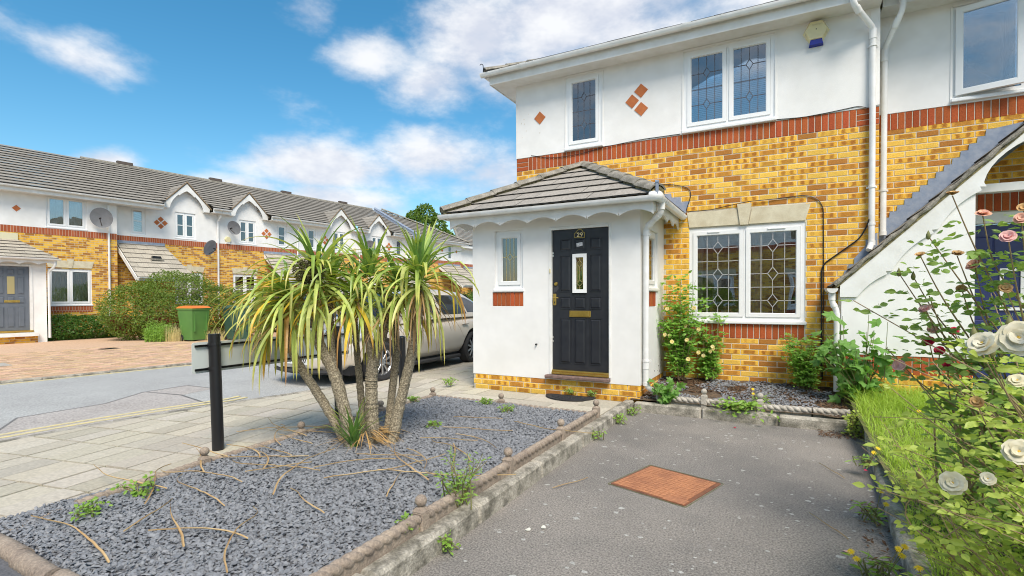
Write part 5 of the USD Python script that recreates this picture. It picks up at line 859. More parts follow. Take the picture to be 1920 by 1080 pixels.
# house 6, further forward, with a hipped end
N6 = N1 + .35; t = far_thing('terraced_house', 'far house with hipped roof end between the palm crown and our porch', 14.45, N6); w6 = 4.05
z6 = lambda n: 4.74 + (N6 + .40 - n) * RK
far_body(t, w6, [(2.72, 3.56, 3.18, 4.60)]); far_window(t, 2.72, 3.18, 3.56, 4.60, transom=.5, inside='blind'); ornament(t, 2.2, 4.15, 1); ornament(t, 3.55, 4.15, 1)
rm, rc = stepped_roof(0, w6 + .3, N6 + .40, N6, n1=N6 - 3.6, rows=15, zf=z6)
V = rm[0]; lim = w6 + .35 - np.clip((V[:, 1] + .40), 0, 9) * .98; V[:, 0] = np.minimum(V[:, 0], lim); r6 = obj('roof', rm, M['fartile'], t, bcol=rc)
obj('roof_end', (np.array([[w6 + .35, -.4, 4.73], [w6 + .35, 7.6, 4.73], [w6 + .35 - 3.92, 3.6, 4.73 + 4.0 * RK]]), np.array([[0, 1, 2]])), M['hip'], t)
for h in hip_run((w6 + .36, -.42, 4.77), (w6 + .35 - 3.9, 3.6, 4.80 + 4.0 * RK), (0, 0, 1), None, L=11): obj('hip_tile', h, M['hip'], r6)
obj('fascia', box(0, -.37, 4.56, w6 + .33, -.35, 4.73), M['timber'], t); obj('gutter', gutter((0, -.43, 4.73), (w6 + .36, -.43, 4.73)), M['pipe'], t, smooth=40); obj('soffit', box(0, -.35, 4.56, w6 + .3, 0, 4.575), M['timber'], t); canopy(t, 1.9, 3.9, e=1.9)
obj('roof_step', prism(Polygon([(-.40, 4.2), (-.40, 4.72), (3.6, 4.74 + 4 * RK), (3.6, 4.1 + 4 * RK)]), -.06, .02, 'yz'), M['lead'], t); obj('valley_lead', tube([(-.02, -.42, 4.76), (-.02, 3.6, 4.78 + 4 * RK)], .07, 6), M['lead'], t)
obj('side_brick', box(w6 + .001, .02, -.3, w6 + .02, 7, 3.3), FB, t)
t = far_thing('terraced_house', 'farthest house glimpsed just left of our porch fascia', 19.3, N2 - .2); far_body(t, 7, [(2.2, 3.56, 2.9, 4.60)]); far_window(t, 2.2, 2.9, 3.56, 4.60, transom=.5)
rm, rc = stepped_roof(-.35, 7, N2 + .2, N2 - .2, n1=N2 - 3.8, rows=14, zf=lambda n: 4.74 + (N2 + .2 - n) * RK); V = rm[0]; V[:, 0] = np.maximum(V[:, 0], -.35 + np.clip(V[:, 1] + .4, 0, 9) * .98); obj('roof', rm, M['fartile'], t, bcol=rc); obj('fascia', box(-.33, -.37, 4.56, 7, -.35, 4.73), M['timber'], t); obj('soffit', box(-.33, -.35, 4.56, 7, 0, 4.575), M['timber'], t)
obj('ridge_tiles', tube([(-.36, -.42, 4.77), (3.55, 3.6, 4.80 + 4.0 * RK)], .10, 8), M['hip'], t); canopy(t, .5, 2.2, e=1.8)
# dishes and alarm boxes on the row
def dish(label, tt, z, c, yaw=-30, s=.32, arm=.28):
    d = far_thing('satellite_dish', label, tt, c, 'satellite dish', 'satellite dishes on the far row'); a = math.radians(yaw); R = np.array([[math.cos(a), -math.sin(a), 0], [math.sin(a), math.cos(a), 0], [0, 0, 1]]); tl = math.radians(24); Rt = np.array([[1, 0, 0], [0, math.cos(tl), -math.sin(tl)], [0, math.sin(tl), math.cos(tl)]])
    prof = [(0, .0), (s * .4, .008), (s * .75, .035), (s, .07), (s * 1.0, .075), (s * .74, .042), (0, .008)]; m = lathe(prof, 24); v = np.stack([m[0][:, 0], -m[0][:, 2], m[0][:, 1] * 1.12], 1) @ Rt.T @ R.T; o = np.array([0, -arm, z])
    obj('reflector', (v + o, m[1]), M['dish'], d, smooth=40)
    f = o + R @ np.array([0, -.34, -.10]); obj('feed_arm', tube([o + R @ np.array([0, .0, -s * .95]), f + np.array([0, 0, -.04]), f], .012, 6), M['black'], d); obj('receiver', tube([f + R @ np.array([0, -.02, .0]), f + R @ np.array([0, .09, .03])], .03, 8), M['black'], d)
    obj('bracket', tube(bend([o + R @ np.array([0, .03, 0]), o + R @ np.array([0, .12, -.05]), (0, -.06, z - .12), (0, .0, z - .12)], .04), .02, 6), M['black'], d)
dish('grey satellite dish on the downpipe between the leftmost far houses', -.62, 4.02, N1, -25); dish('grey satellite dish low on the brickwork right of the lean-to roof', 3.05, 3.30, N2, 20, .30); dish('tan tinted satellite dish on an arm beside the far window', 4.05, 4.20, N2, -55, .27, .42); dish('satellite dish at the window of the far house right of the palm heads', 11.35, 4.05, N2, -40, .27, .3)
for tt, z, lb in ((3.95, 3.68, 'small cream alarm box under the tan satellite dish'), (10.5, 3.72, 'small cream alarm box on the far house behind the palm leaves')):
    A2 = far_thing('alarm_box', lb, tt, N2, 'alarm box'); obj('body', move(taper(hexp, -.085, -.006, .80), (0, 0, z), 0, .95), M['alarm'], A2); obj('lens', move(taper(Polygon([(-.068, -.10), (.068, -.10), (.082, -.17), (-.082, -.17)]), -.07, -.006, .93), (0, 0, z), 0, .95), M['pipe'], A2)
RV = far_thing('roof_vent', 'dark vent tile on the lean-to roof behind the big shrub', .95, N2 + .85, 'roof vent'); obj('hood', prism(Polygon([(-.16, 2.66), (.16, 2.66), (.12, 2.76), (-.12, 2.76)]), -.05, .12), M['black'], RV); obj('flange', box(-.2, -.12, 2.60, .2, .10, 2.665), M['hip'], RV)
# ------------------------------------------------------------------ street name plate seen from behind, bollard
S = thing('street_sign', 'street nameplate seen from behind on two black posts at the pavement edge', 'sign', (-.44, -4.4, ZP))
for (x, y), lean in (((-.03, -.67), .035), ((.0, .655), .03)):
    p = obj('post', tube([(x, y, -.2), (x - .03, y - .01, .985)], .0465, 20), M['black'], S, smooth=40); obj('cap', tube([(x - .03, y - .01, .985), (x - .03, y - .01, .992)], .0475, 20), M['black'], p)
    for z in (.905, .70): obj('clip', tube([(x - .03 + .002, y - .01, z - .012), (x - .03, y - .01, z + .012)], .051, 20), M['black'], p); obj('clip_bolt', box(x - .105, y - .03, z - .012, x - .075, y + .03, z + .012, .003), M['black'], p)
pl = obj('plate', prism(sbox(-.84, .665, .90, .925).buffer(-.02).buffer(.02), -.112, -.106, 'yz'), M['signback'], S)
for z in (.695, .895): obj('rail', join([box(-.105, -.82, z - .009, -.099, 0.88, z + .009), box(-.0989, -.82, z + .005, -.090, 0.88, z + .009), box(-.0989, -.82, z - .009, -.090, 0.88, z - .005)]), M['black'], S)
B = thing('bollard', 'black post half hidden behind the right palm trunk at the pavement edge', 'bollard', (-.44, -2.72, ZP)); obj('shaft', tube([(0, 0, -.1), (0, 0, .80)], .044, 18), M['black'], B, smooth=40); obj('cap', ell((0, 0, .80), (.046, .046, .02)), M['black'], B, smooth=True)
# ------------------------------------------------------------------ wheelie bins
def bin_(label, n, t, body, lidm, yaw=0):
    b = thing('wheelie_bin', label, 'bin', (*fr(n, t), ZP), 83.5 + yaw); body_m, lid_m = body, lidm
    def frus(w0, d0, z0, w1, d1, z1, yo=0): return T(trimesh.convex.convex_hull(np.array([(sx * w0 / 2, sy * d0 / 2, z0) for sx in (-1, 1) for sy in (-1, 1)] + [(sx * w1 / 2, sy * d1 / 2 + yo, z1) for sx in (-1, 1) for sy in (-1, 1)])))
    obj('body', join([frus(.46, .50, .04, .57, .66, .96), frus(.40, .012, .15, .46, .012, .80)]), body_m, b); obj('rim', frus(.60, .70, .96, .61, .72, 1.01), body_m, b)
    obj('rib', join([box(s * .19 - .012, -.33, .3, s * .19 + .012, -.27, .93) for s in (-1, 1)]), body_m, b, kind='stuff')
    obj('lid', join([frus(.61, .74, 1.012, .56, .62, 1.06), frus(.56, .62, 1.06, .34, .40, 1.085)]), lid_m, b); obj('handle', tube([(-.26, .40, .98), (.26, .40, .98)], .016, 8), body_m, b)
    for s in (-1, 1): obj('wheel', move(lathe([(.0, -.03), (.10, -.03), (.10, .03), (0, .03)], 16), (s * .24, .24, .10), 0, 1, [[0, 0, 1], [0, 1, 0], [1, 0, 0]]), M['plastic_black'], b)
M['bin_green'] = mat('bin_green', (.10, .24, .055), (.085, .21, .05), 3, .45); M['bin_orange'] = mat('bin_orange', (.72, .19, .03), (.66, .17, .03), 3, .45); M['bin_dark'] = mat('bin_dark', (.03, .085, .06), (.04, .10, .07), 3, .5)
bin_('light green wheelie bin with an orange lid in front of the shrub', -12.5, .25, M['bin_green'], M['bin_orange'], 12); bin_('dark green wheelie bin half behind the drooping palm leaves', -11.7, 1.15, M['bin_dark'], M['bin_dark'], -8)
bin_('second green bin with orange lid glimpsed between palm leaves', -11.9, 3.1, M['bin_green'], M['bin_orange'], 5); bin_('far dark green bin standing behind the others by the far house', -12.9, 1.9, M['bin_dark'], M['bin_dark'], 15)
# ------------------------------------------------------------------ cars
def interp(t, P): return np.interp(t, [p[0] for p in P], [p[1] for p in P])
def car(name, label, loc, rotz, paint, plate=None, glassm=None):
    """Hatchback, x forward from the rear axle; body is lofted and the wheel arches are cut out."""
    from manifold3d import Manifold, Mesh as MMesh
    c = thing(name, label, 'car', loc, rotz); wb = 2.65; x0, x1 = -.86, wb + .88
    hood = [(-.86, .86), (-.80, .97), (-.5, 1.02), (0, 1.03), (1.2, .97), (1.95, .94), (2.5, .88), (3.0, .80), (3.35, .70), (3.48, .58), (3.53, .45)]
    bot = [(-.86, .40), (-.7, .24), (-.45, .19), (2.9, .19), (3.3, .20), (3.53, .28)]
    half = [(-.86, .62), (-.75, .74), (-.4, .86), (.3, .905), (2.2, .905), (2.8, .88), (3.1, .82), (3.35, .70), (3.48, .55), (3.53, .44)]
    xs = np.concatenate([np.linspace(x0, -.5, 8), np.linspace(-.4, 2.9, 34), np.linspace(3.0, x1, 14)]); n = 28; V = []
    for x in xs:
        zt, zb, h = interp(x, hood), interp(x, bot), interp(x, half); zm, hh = (zt + zb) / 2, (zt - zb) / 2
        for a in np.linspace(0, 2 * np.pi, n, endpoint=False):
            ca_, sa_ = math.cos(a), math.sin(a); e = .42; yy = abs(ca_) ** e * np.sign(ca_); zz = abs(sa_) ** .55 * np.sign(sa_); taper_ = 1 - .085 * max(0, zz) ** 2 - .05 * max(0, -zz) ** 2 + .012 * math.cos((zz - .25) * 3); V.append((x, h * yy * taper_, zm + hh * zz))
    def loft(V, m, n):
        F = []
        for i in range(m - 1):
            for j in range(n): k = (j + 1) % n; F += [(i * n + j, i * n + k, (i + 1) * n + k), (i * n + j, (i + 1) * n + k, (i + 1) * n + j)]
        V = list(V) + [np.mean(V[:n], 0), np.mean(V[-n:], 0)]
        for j in range(n): k = (j + 1) % n; F += [(m * n, k, j), (m * n + 1, (m - 1) * n + j, (m - 1) * n + k)]
        return np.array(V), np.array(F)
    bv, bf = loft(V, len(xs), n); tm = trimesh.Trimesh(bv, bf); tm.fix_normals(); man = Manifold(MMesh(np.asarray(tm.vertices, np.float32), np.asarray(tm.faces, np.uint32)))
    for wx in (0, wb):
        cyl = Manifold.cylinder(2.4, .375, .375, 40).rotate([90, 0, 0]).translate([wx, 1.2, .335]); inner_ = Manifold.cube([.9, .9, 1.2], True).translate([wx, 0, .3]); man = man - (cyl - inner_)
    mm = man.to_mesh(); body = obj('body', (np.array(mm.vert_properties[:, :3]), np.array(mm.tri_verts)), paint, c, smooth=32)
    # greenhouse
    prof = [(-.78, .98, .98), (-.55, 1.0, 1.22), (-.15, 1.0, 1.42), (.35, 1.0, 1.475), (.9, 1.0, 1.48), (1.35, .99, 1.40), (1.9, .96, 1.13), (2.2, .93, .95)]; px = np.linspace(-.78, 2.2, 30); V = []
    for x in px:
        zb, zt = np.interp(x, [p[0] for p in prof], [p[1] - .06 for p in prof]), np.interp(x, [p[0] for p in prof], [p[2] for p in prof]); hb = interp(x, [(-.78, .66), (-.4, .80), (.5, .845), (1.6, .84), (2.2, .74)]); ht = max(.35, hb - .30 * min(1, max(0, (zt - zb)) / .48)); sec = [(hb, zb)] + [(hb + (ht - hb) * f ** 1.15, zb + (zt - zb) * .93 * f) for f in np.linspace(.15, 1, 6)] + [(ht * .93, zt - .012), (ht * .6, zt + .006), (0, zt + .012)]; sec = sec + [(-y, z) for y, z in sec[-2::-1]]
        V += [(x, y, z) for y, z in sec]
    m_ = len(sec); gv, gf = loft(V, len(px), m_); obj('roof', (gv, gf), paint, c, smooth=40)
    def side(u0, u1, s, f0=.12, f1=.86):
        q = [];
        for x in np.linspace(u0, u1, 10):
            zb, zt = np.interp(x, [p[0] for p in prof], [p[1] - .06 for p in prof]), np.interp(x, [p[0] for p in prof], [p[2] for p in prof]); hb = interp(x, [(-.78, .66), (-.4, .80), (.5, .845), (1.6, .84), (2.2, .74)]); ht = max(.35, hb - .30 * min(1, max(0, (zt - zb)) / .48))
            for f in (f0, (f0 + f1) / 2, f1): q.append((x, s * (hb + (ht - hb) * f ** 1.15 + .006), zb + (zt - zb) * .93 * f))
        F = [t_ for i in range(9) for j in range(2) for t_ in ((i * 3 + j, i * 3 + j + 1, i * 3 + j + 4), (i * 3 + j, i * 3 + j + 4, i * 3 + j + 3))]; return np.array(q), np.array(F)
    gm = glassm or M['carglass']
    for s in (-1, 1):
        for u0, u1, f0 in ((1.02, 1.78, .16), (.12, .94, .14), (-.48, .06, .20)): obj('side_window', side(u0, u1, s, f0), gm, c)
        obj('mirror', ell((1.62, s * .97, 1.0), (.06, .10, .07)), paint, c, smooth=True); obj('door_handle', box(.22, s * .905 - .015, .80, .42, s * .905 + .02, .825, .006), paint, c)
        obj('sill_trim', box(.45, s * .86 - .03, .17, 2.2, s * .86 + .03, .24, .02), M['plastic_black'], c)
    def screen(xa, xb, wa, wb_, za, zb_): return np.array([[xa, -wa, za], [xa, wa, za], [xb, wb_, zb_], [xb, -wb_, zb_], [(xa + xb) / 2 + .02, 0, (za + zb_) / 2 + .03]]), np.array([[0, 1, 4], [1, 2, 4], [2, 3, 4], [3, 0, 4]])
    obj('windscreen', screen(2.14, 1.42, .66, .52, 1.0, 1.40), gm, c); obj('rear_window', screen(-.745, -.30, .58, .50, 1.05, 1.385), gm, c)
    # lamps, grille, bumper
    for s in (-1, 1):
        obj('headlight', T(trimesh.convex.convex_hull(np.array([(3.43, s * .52, .60), (3.36, s * .66, .62), (3.08, s * .84, .74), (2.92, s * .855, .80), (3.30, s * .62, .74), (3.40, s * .50, .665)]) + np.array([.02, 0, 0]))), M['lampglass'], c, smooth=30); obj('tail_light', T(trimesh.convex.convex_hull(np.array([(-.80, s * .70, .92), (-.62, s * .83, .98), (-.45, s * .86, .90), (-.62, s * .84, .78), (-.82, s * .68, .74)]))), M['tail'], c, smooth=30)
        obj('fog_recess', box(3.38, s * .62 - .09, .33, 3.45, s * .62 + .09, .43, .015), M['plastic_black'], c); obj('fog_lamp', box(3.44, s * .62 - .05, .355, 3.462, s * .62 + .05, .405, .008), M['lampglass'], c)
    gp = [(-.50, .60), (.50, .60), (.42, .42), (-.42, .42)]; gy_ = lambda y: 3.545 - .10 * (y / .5) ** 2
    yy = np.linspace(-.46, .46, 13)
    def strip(z0, z1, off, w=1.0): V = np.array([(gy_(y * w) + off, y * w, z) for y in yy for z in (z0, z1)]); return V, np.array([q for i in range(12) for q in ((2 * i, 2 * i + 2, 2 * i + 3), (2 * i, 2 * i + 3, 2 * i + 1))])
    g_ = obj('grille', strip(.43, .625, -.004), M['black'], c)
    for i in range(5): obj('grille_bar', tube([(gy_(y * (.98 - .03 * i)) + .004, y * (.98 - .03 * i), .610 - i * .036) for y in yy], .0085, 6), M['silver'], g_)
    obj('lower_grille', strip(.255, .33, -.03, .95), M['black'], c); obj('bumper_lip', tube([(gy_(y * 1.45) + .012, y * 1.45, .225) for y in yy], .03, 8), M['plastic_black'], c, smooth=40)
    if plate:
        np_ = obj('number_plate', box(gy_(0) - .004, -.26, .335, gy_(0) + .014, .26, .446, .004), mat('plate_white', (.80, .80, .78)), c); tx = meshkit.text_mesh(plate, .064, .002, False); w_ = tx.vertices[:, 0].max() - tx.vertices[:, 0].min()
        obj('lettering', move(tx, (gy_(0) + .0145, -.235 + .46 - w_, .358), 0, 1, [[0, 0, 1], [1, 0, 0], [0, 1, 0]]), M['black'], np_)
    for wx in (0, wb):
        for s in (-1, 1):
            wm = np.array([[1, 0, 0], [0, 0, s], [0, 1, 0]]); o = (wx, s * .80, .318)
            ty = obj('tyre', move(lathe([(.205, -.10), (.27, -.11), (.312, -.09), (.318, 0), (.312, .09), (.27, .11), (.215, .095), (.205, .06)], 36), o, 0, 1, wm), M['plastic_black'], c, smooth=40)
            spk = [box(-.016, .04, .062, .016, .20, .085, .004) for _ in range(10)]; obj('rim', join([move(lathe([(.215, .09), (.205, .07), (.19, .05), (.185, -.09)], 36), o, 0, 1, wm), move(lathe([(0, .085), (.045, .083), (.055, .06)], 20), o, 0, 1, wm)] + [move(move(m_, (0, 0, 0), k * 2 * math.pi / 10), o, 0, 1, wm) for k, m_ in enumerate(spk)]), M['alloy'], ty, smooth=35)
            obj('brake_disc', move(lathe([(0, .02), (.14, .02), (.14, -.02)], 24), o, 0, 1, wm), M['plastic_black'], ty)
    obj('underside', box(-.6, -.75, .16, 3.2, .75, .30), M['black'], c)
    return c
M['carglass'] = mat('car_glass', (.010, .012, .014), None, rough=.03, spec=1.0); M['lampglass'] = mat('lamp_glass', (.62, .64, .66), (.30, .31, .33), 18, .08, coat=.8); M['tail'] = mat('tail_lamp', (.35, .012, .01), None, rough=.1, coat=.8); M['alloy'] = mat('alloy', (.55, .55, .56), None, rough=.3, metal=.9)
M['champagne'] = mat('champagne_paint', (.66, .59, .50), (.63, .56, .475), 2, .32, metal=.3, coat=1.0); M['darkpaint'] = mat('dark_paint', (.02, .022, .026), None, rough=.25, coat=1.0, metal=.3); M['whitepaint'] = mat('white_paint', (.7, .7, .7), None, rough=.25, coat=1.0)
car('parked_car', 'champagne silver hatchback parked at the kerb behind the palm', (-2.66, 1.05, ZR), -90, M['champagne'], plate='E65 WMM')
car('parked_car', 'dark car parked on the forecourt behind the bins', (*fr(-14.6, 4.6), ZP), 83.5 - 90, M['darkpaint']); car('parked_car', 'dark car partly seen behind the silver car by our porch', (-5.4, 15.5, ZR), -97, M['darkpaint'])
# ------------------------------------------------------------------ leaf tools
def leaf_tpl(n=4, w=.5, fold=.12, curl=.1):
    """Pointed leaf along +x (length 1), folded on its midrib."""
    s = np.linspace(0, 1, n + 1); W = w * .5 * np.sin(np.pi * np.clip(s, 0, 1) ** .85); V = [(0, 0, 0)]; F = []
    for i in range(1, n): V += [(s[i], -W[i], fold * W[i] * 2 - curl * s[i] ** 2), (s[i], 0, -curl * s[i] ** 2), (s[i], W[i], fold * W[i] * 2 - curl * s[i] ** 2)]
    V.append((1, 0, -curl)); e = len(V) - 1; F += [(0, 1, 2), (0, 2, 3)]
    for i in range(n - 2): a = 1 + 3 * i; F += [(a, a + 3, a + 4), (a, a + 4, a + 1), (a + 1, a + 4, a + 5), (a + 1, a + 5, a + 2)]
    a = 1 + 3 * (n - 2); F += [(a, e, a + 1), (a + 1, e, a + 2)]; return np.array(V, float), np.array(F)
def lobed_tpl(lobes=5, deep=.45, rise=.08):
    P = []; a0 = 2.45
    for i in range(lobes):
        a = -a0 + 2 * a0 * (i + .5) / lobes; k = 1 - .28 * abs(a) / a0; P += [(k * .80, a - a0 / lobes * .45), (k, a), (k * .80, a + a0 / lobes * .45)]
        if i < lobes - 1: P.append((deep + .1, a + a0 / lobes))
    V = [(0, 0, 0)] + [(.35 + r * .62 * math.cos(t), r * .62 * math.sin(t), rise * math.cos(3 * t) - .10 * r) for r, t in P]; V[0] = (.0, 0, 0); V.append((.35, 0, .03)); c = len(V) - 1; m = c
    return np.array(V, float), np.array([(c, j, j % (m - 1) + 1) for j in range(1, m)] + [(c, 0, 1), (c, m - 1, 0)])
def frames(dirs, ups):
    d = dirs / np.linalg.norm(dirs, axis=1, keepdims=True); s = np.cross(ups, d); s /= np.linalg.norm(s, axis=1, keepdims=True) + 1e-9; return np.stack([d, s, np.cross(d, s)], 2)
def scatter(tpl, pos, dirs, ups, size):
    V, F = tpl; R = frames(dirs, ups); v = np.einsum('nij,kj->nki', R, V) * np.asarray(size).reshape(-1, 1, 1) + pos[:, None]; n = len(pos); return v.reshape(-1, 3), (F[None] + len(V) * np.arange(n)[:, None, None]).reshape(-1, 3)
def rnd(r, n): v = r.normal(size=(n, 3)); return v / np.linalg.norm(v, axis=1, keepdims=True)
LEAF, LEAF2, LONG, LOB = leaf_tpl(4, .55), leaf_tpl(3, .62, .1, .15), leaf_tpl(4, .22, .2, .25), lobed_tpl()
M['palm'] = mat('palm_leaf', (1, 1, 1), use_attr=True, rough=.42, fine=(25, .9, 1.1), trans=(1.5, 1.4, .6))
L_ = dict(shrub=leafmat('shrub_leaf', (.15, .22, .035), (.28, .34, .055), (.40, .22, .06)), red=leafmat('red_leaf', (.20, .05, .025), (.13, .06, .025), (.10, .10, .025)), hedge=leafmat('hedge_leaf', (.07, .16, .025), (.14, .27, .04), (.20, .33, .05)), tree=leafmat('tree_leaf', (.12, .20, .03), (.24, .34, .05), (.30, .40, .07)),
          rose=leafmat('rose_leaf', (.24, .36, .09), (.38, .48, .10), (.58, .54, .12)), ylw=leafmat('pale_rose_leaf', (.40, .49, .10), (.54, .59, .14), (.66, .60, .18)), climb=leafmat('climber_leaf', (.20, .38, .06), (.36, .53, .08), (.48, .58, .11)), mallow=leafmat('mallow_leaf', (.16, .32, .07), (.28, .46, .09), (.46, .56, .12)),
          grass=leafmat('grass_blade', (.36, .50, .07), (.52, .60, .12), (.72, .66, .28)), dry=leafmat('dry_grass', (.62, .53, .28), (.52, .42, .20)), weed=leafmat('weed_leaf', (.24, .40, .07), (.36, .48, .10)))
# ------------------------------------------------------------------ the palm
PA = thing('palm_tree', 'multi stemmed palm tree with yellow green strap leaves rising from the slate chippings', 'palm tree', (.66, -4.45, -.09)); PO = np.array([.66, -4.45, -.09])
def trunk(pts, r0, r1):
    P = bend(pts, .3, 6); n = len(P); P = np.vstack([P[0] + (P[0] - P[1]) * .1, P]); n += 1
    P2 = np.array([np.interp(np.linspace(0, n - 1, 70), np.arange(n), P[:, k]) for k in range(3)]).T; R = .60 * np.linspace(r0, r1, 70) * (1 + .04 * np.sin(np.arange(70) * 1.9) + .05 * rng.normal(size=70) * .5); R[:6] *= np.linspace(1.35, 1, 6)
    v, f = tube(P2 - PO, R, 18); k = meshkit.noise(v * 38, 3) - .5; c = np.vstack([np.repeat(P2 - PO, 18, 0), v[-2:]]); v = c + (v - c) * (1 + .16 * k[:, None]); return v, f
for pts, a, b in (([(.47, -4.52, -.12), (.39, -4.55, .06), (.21, -4.59, .32), (-.0, -4.64, .6), (-.09, -4.68, .79), (-.08, -4.67, 1.12)], .072, .055), ([(.58, -4.57, -.14), (.53, -4.59, .17), (.42, -4.62, .56), (.28, -4.65, .76), (.21, -4.63, 1.01), (.22, -4.62, 1.32)], .095, .06), ([(.40, -4.6, .52), (.30, -4.54, .75), (.26, -4.51, .98), (.25, -4.51, 1.25)], .06, .05),
                  ([(.68, -4.41, -.14), (.645, -4.41, .18), (.64, -4.41, .47), (.66, -4.4, .64)], .095, .085), ([(.66, -4.4, .60), (.61, -4.42, .88), (.56, -4.44, 1.04), (.53, -4.46, 1.20)], .062, .05), ([(.66, -4.4, .60), (.69, -4.32, .81), (.73, -4.3, 1.0), (.73, -4.29, 1.2)], .062, .05),
                  ([(.44, -4.28, -.12), (.37, -4.27, .39), (.33, -4.28, .86), (.32, -4.29, 1.12)], .055, .045), ([(.78, -4.33, -.14), (.83, -4.26, .25), (.91, -4.21, .63), (.96, -4.17, .98), (.98, -4.16, 1.30)], .085, .06), ([(.66, -4.25, -.12), (.67, -4.18, .31), (.70, -4.15, .65), (.70, -4.15, .91), (.60, -4.28, 1.34)], .06, .05)): obj('trunk', trunk(pts, a, b), M['trunk'], PA, smooth=60)
def strap(base, az, el, L, w, droop, col, tipc, seg=10, twist=0.0, kink=0.0):
    P = [np.array(base, float)]; h = L / seg; e = el; a = az; D = []
    for i in range(seg):
        s = (i + .5) / seg; e = el - droop * s ** 1.6 - (kink if s > .52 else 0); e = max(e, -1.5); D.append((math.cos(a) * math.cos(e), math.sin(a) * math.cos(e), math.sin(e))); P.append(P[-1] + h * np.array(D[-1]))
    P = np.array(P); D = np.array(D + [D[-1]]); s = np.linspace(0, 1, seg + 1); W = w * np.minimum(1, .45 + s * 3.2) * np.clip(1 - s, 0, 1) ** .55 * .5; sd = np.array([-math.sin(a + twist), math.cos(a + twist), 0]); up = np.cross(D, sd); up /= np.linalg.norm(up, axis=1, keepdims=True) + 1e-9
    V = np.stack([P - sd * W[:, None] + up * (W * .45)[:, None], P, P + sd * W[:, None] + up * (W * .45)[:, None]], 1).reshape(-1, 3); F = []
    for i in range(seg): a_ = 3 * i; F += [(a_, a_ + 3, a_ + 4), (a_, a_ + 4, a_ + 1), (a_ + 1, a_ + 4, a_ + 5), (a_ + 1, a_ + 5, a_ + 2)]
    t = np.repeat(np.clip((s - .55) / .45, 0, 1) ** 1.5, 3)[:, None]; C = np.array(col) * (1 - t) + np.array(tipc) * t; return (V - PO, np.array(F)), dict(bcol=C)
greens = [((.36, .48, .11), (.52, .50, .11)), ((.25, .38, .08), (.38, .42, .10)), ((.46, .55, .15), (.60, .52, .13)), ((.16, .28, .06), (.30, .35, .08)), ((.54, .58, .20), (.62, .52, .16))]
yels = [((.66, .48, .05), (.54, .28, .05)), ((.58, .33, .11), (.38, .20, .08)), ((.68, .54, .10), (.50, .28, .07))]
leaves = []
for hd_, n, up_f, out_f, az0, spread, LL in (((.22, -4.62, 1.36), 80, .26, .40, None, 0, .58), ((-.04, -4.69, 1.17), 84, .05, .34, math.radians(205), 2.0, .55), ((.57, -4.36, 1.34), 52, .26, .44, None, 0, .50), ((.98, -4.16, 1.34), 100, .34, .34, None, 0, .55), ((.53, -4.48, 1.18), 54, .10, .50, None, 0, .46), ((.80, -4.22, 1.22), 40, .14, .45, None, 0, .46), ((.26, -4.52, 1.28), 36, .2, .35, None, 0, .54), ((.07, -4.74, 1.13), 36, .02, .30, math.radians(215), 2.2, .50)):
    for i in range(n):
        az = rng.uniform(0, 6.283) if az0 is None else az0 + rng.normal(0, spread * .6); u = rng.uniform(); b = np.array(hd_) + rng.normal(0, .018, 3) + np.array([0, 0, .05 * u])
        if u > 1 - up_f: el, dr, L, g = rng.uniform(.75, 1.5), rng.uniform(.15, .9), LL * rng.uniform(.75, 1.05), greens[[1, 3, 0][rng.integers(3)]]
        elif u > 1 - up_f - out_f: el, dr, L, g = rng.uniform(.05, .9), rng.uniform(.8, 2.2), LL * rng.uniform(.85, 1.35), greens[[0, 2, 4, 1][rng.integers(4)]]
        else: el, dr, L, g = rng.uniform(-.9, .3), rng.uniform(1.0, 2.0), LL * rng.uniform(1.0, 1.55), (greens[[0, 2, 4, 2][rng.integers(4)]] if rng.uniform() < .76 else yels[rng.integers(3)])
        k = rng.uniform(.85, 1.15); leaves.append(strap(b - np.array([0, 0, .06 if u < .4 else 0]), az, el, L, rng.uniform(.036, .056), dr, np.array(g[0]) * k, np.array(g[1]) * k, twist=rng.normal(0, .35), kink=rng.uniform(.5, 1.3) if rng.uniform() < .2 else 0.0))
for i in range(34): az = rng.uniform(0, 6.283); leaves.append(strap(np.array((.62, -4.60, -.05)) + rng.normal(0, .02, 3), az, rng.uniform(.7, 1.45), rng.uniform(.24, .46), .024, rng.uniform(.2, 1.0), np.array((.12, .24, .05)) * rng.uniform(.8, 1.3), (.36, .36, .06)))
pieces(PA, 'leaf', leaves, M['palm'], 300, 'leaves', world=lambda v: v + PO)
dryl = []
for hd_, n in (((.22, -4.62, 1.26), 30), ((-.07, -4.68, 1.08), 26), ((.98, -4.16, 1.22), 36), ((.55, -4.44, 1.12), 24), ((.75, -4.26, 1.14), 30)):
    for i in range(n): dryl.append(strap(np.array(hd_) + np.append(rng.normal(0, .025, 2), rng.uniform(-.10, .04)), rng.uniform(0, 6.283), rng.uniform(-1.1, -.2), rng.uniform(.25, .62), rng.uniform(.010, .028), rng.uniform(.5, 1.3), np.array((.46, .30, .15)) * rng.uniform(.6, 1.3), (.24, .15, .09), 6))
for i in range(80): az = rng.uniform(0, 6.283); R0 = .05 + .10 * rng.uniform(); c = np.array([.63, -4.47, -.03 + .10 * rng.uniform()]) + np.array([math.cos(az) * R0, math.sin(az) * R0, 0]); dryl.append(strap(c, az + rng.normal(0, .3), rng.uniform(-.5, .25), rng.uniform(.14, .34), rng.uniform(.007, .014), rng.uniform(.3, .6), np.array((.56, .36, .15)) * rng.uniform(.7, 1.2), (.50, .34, .17), 5))
pieces(PA, 'dry_leaf', dryl, M['palm'], 200, 'dry_leaves', world=lambda v: v + PO)
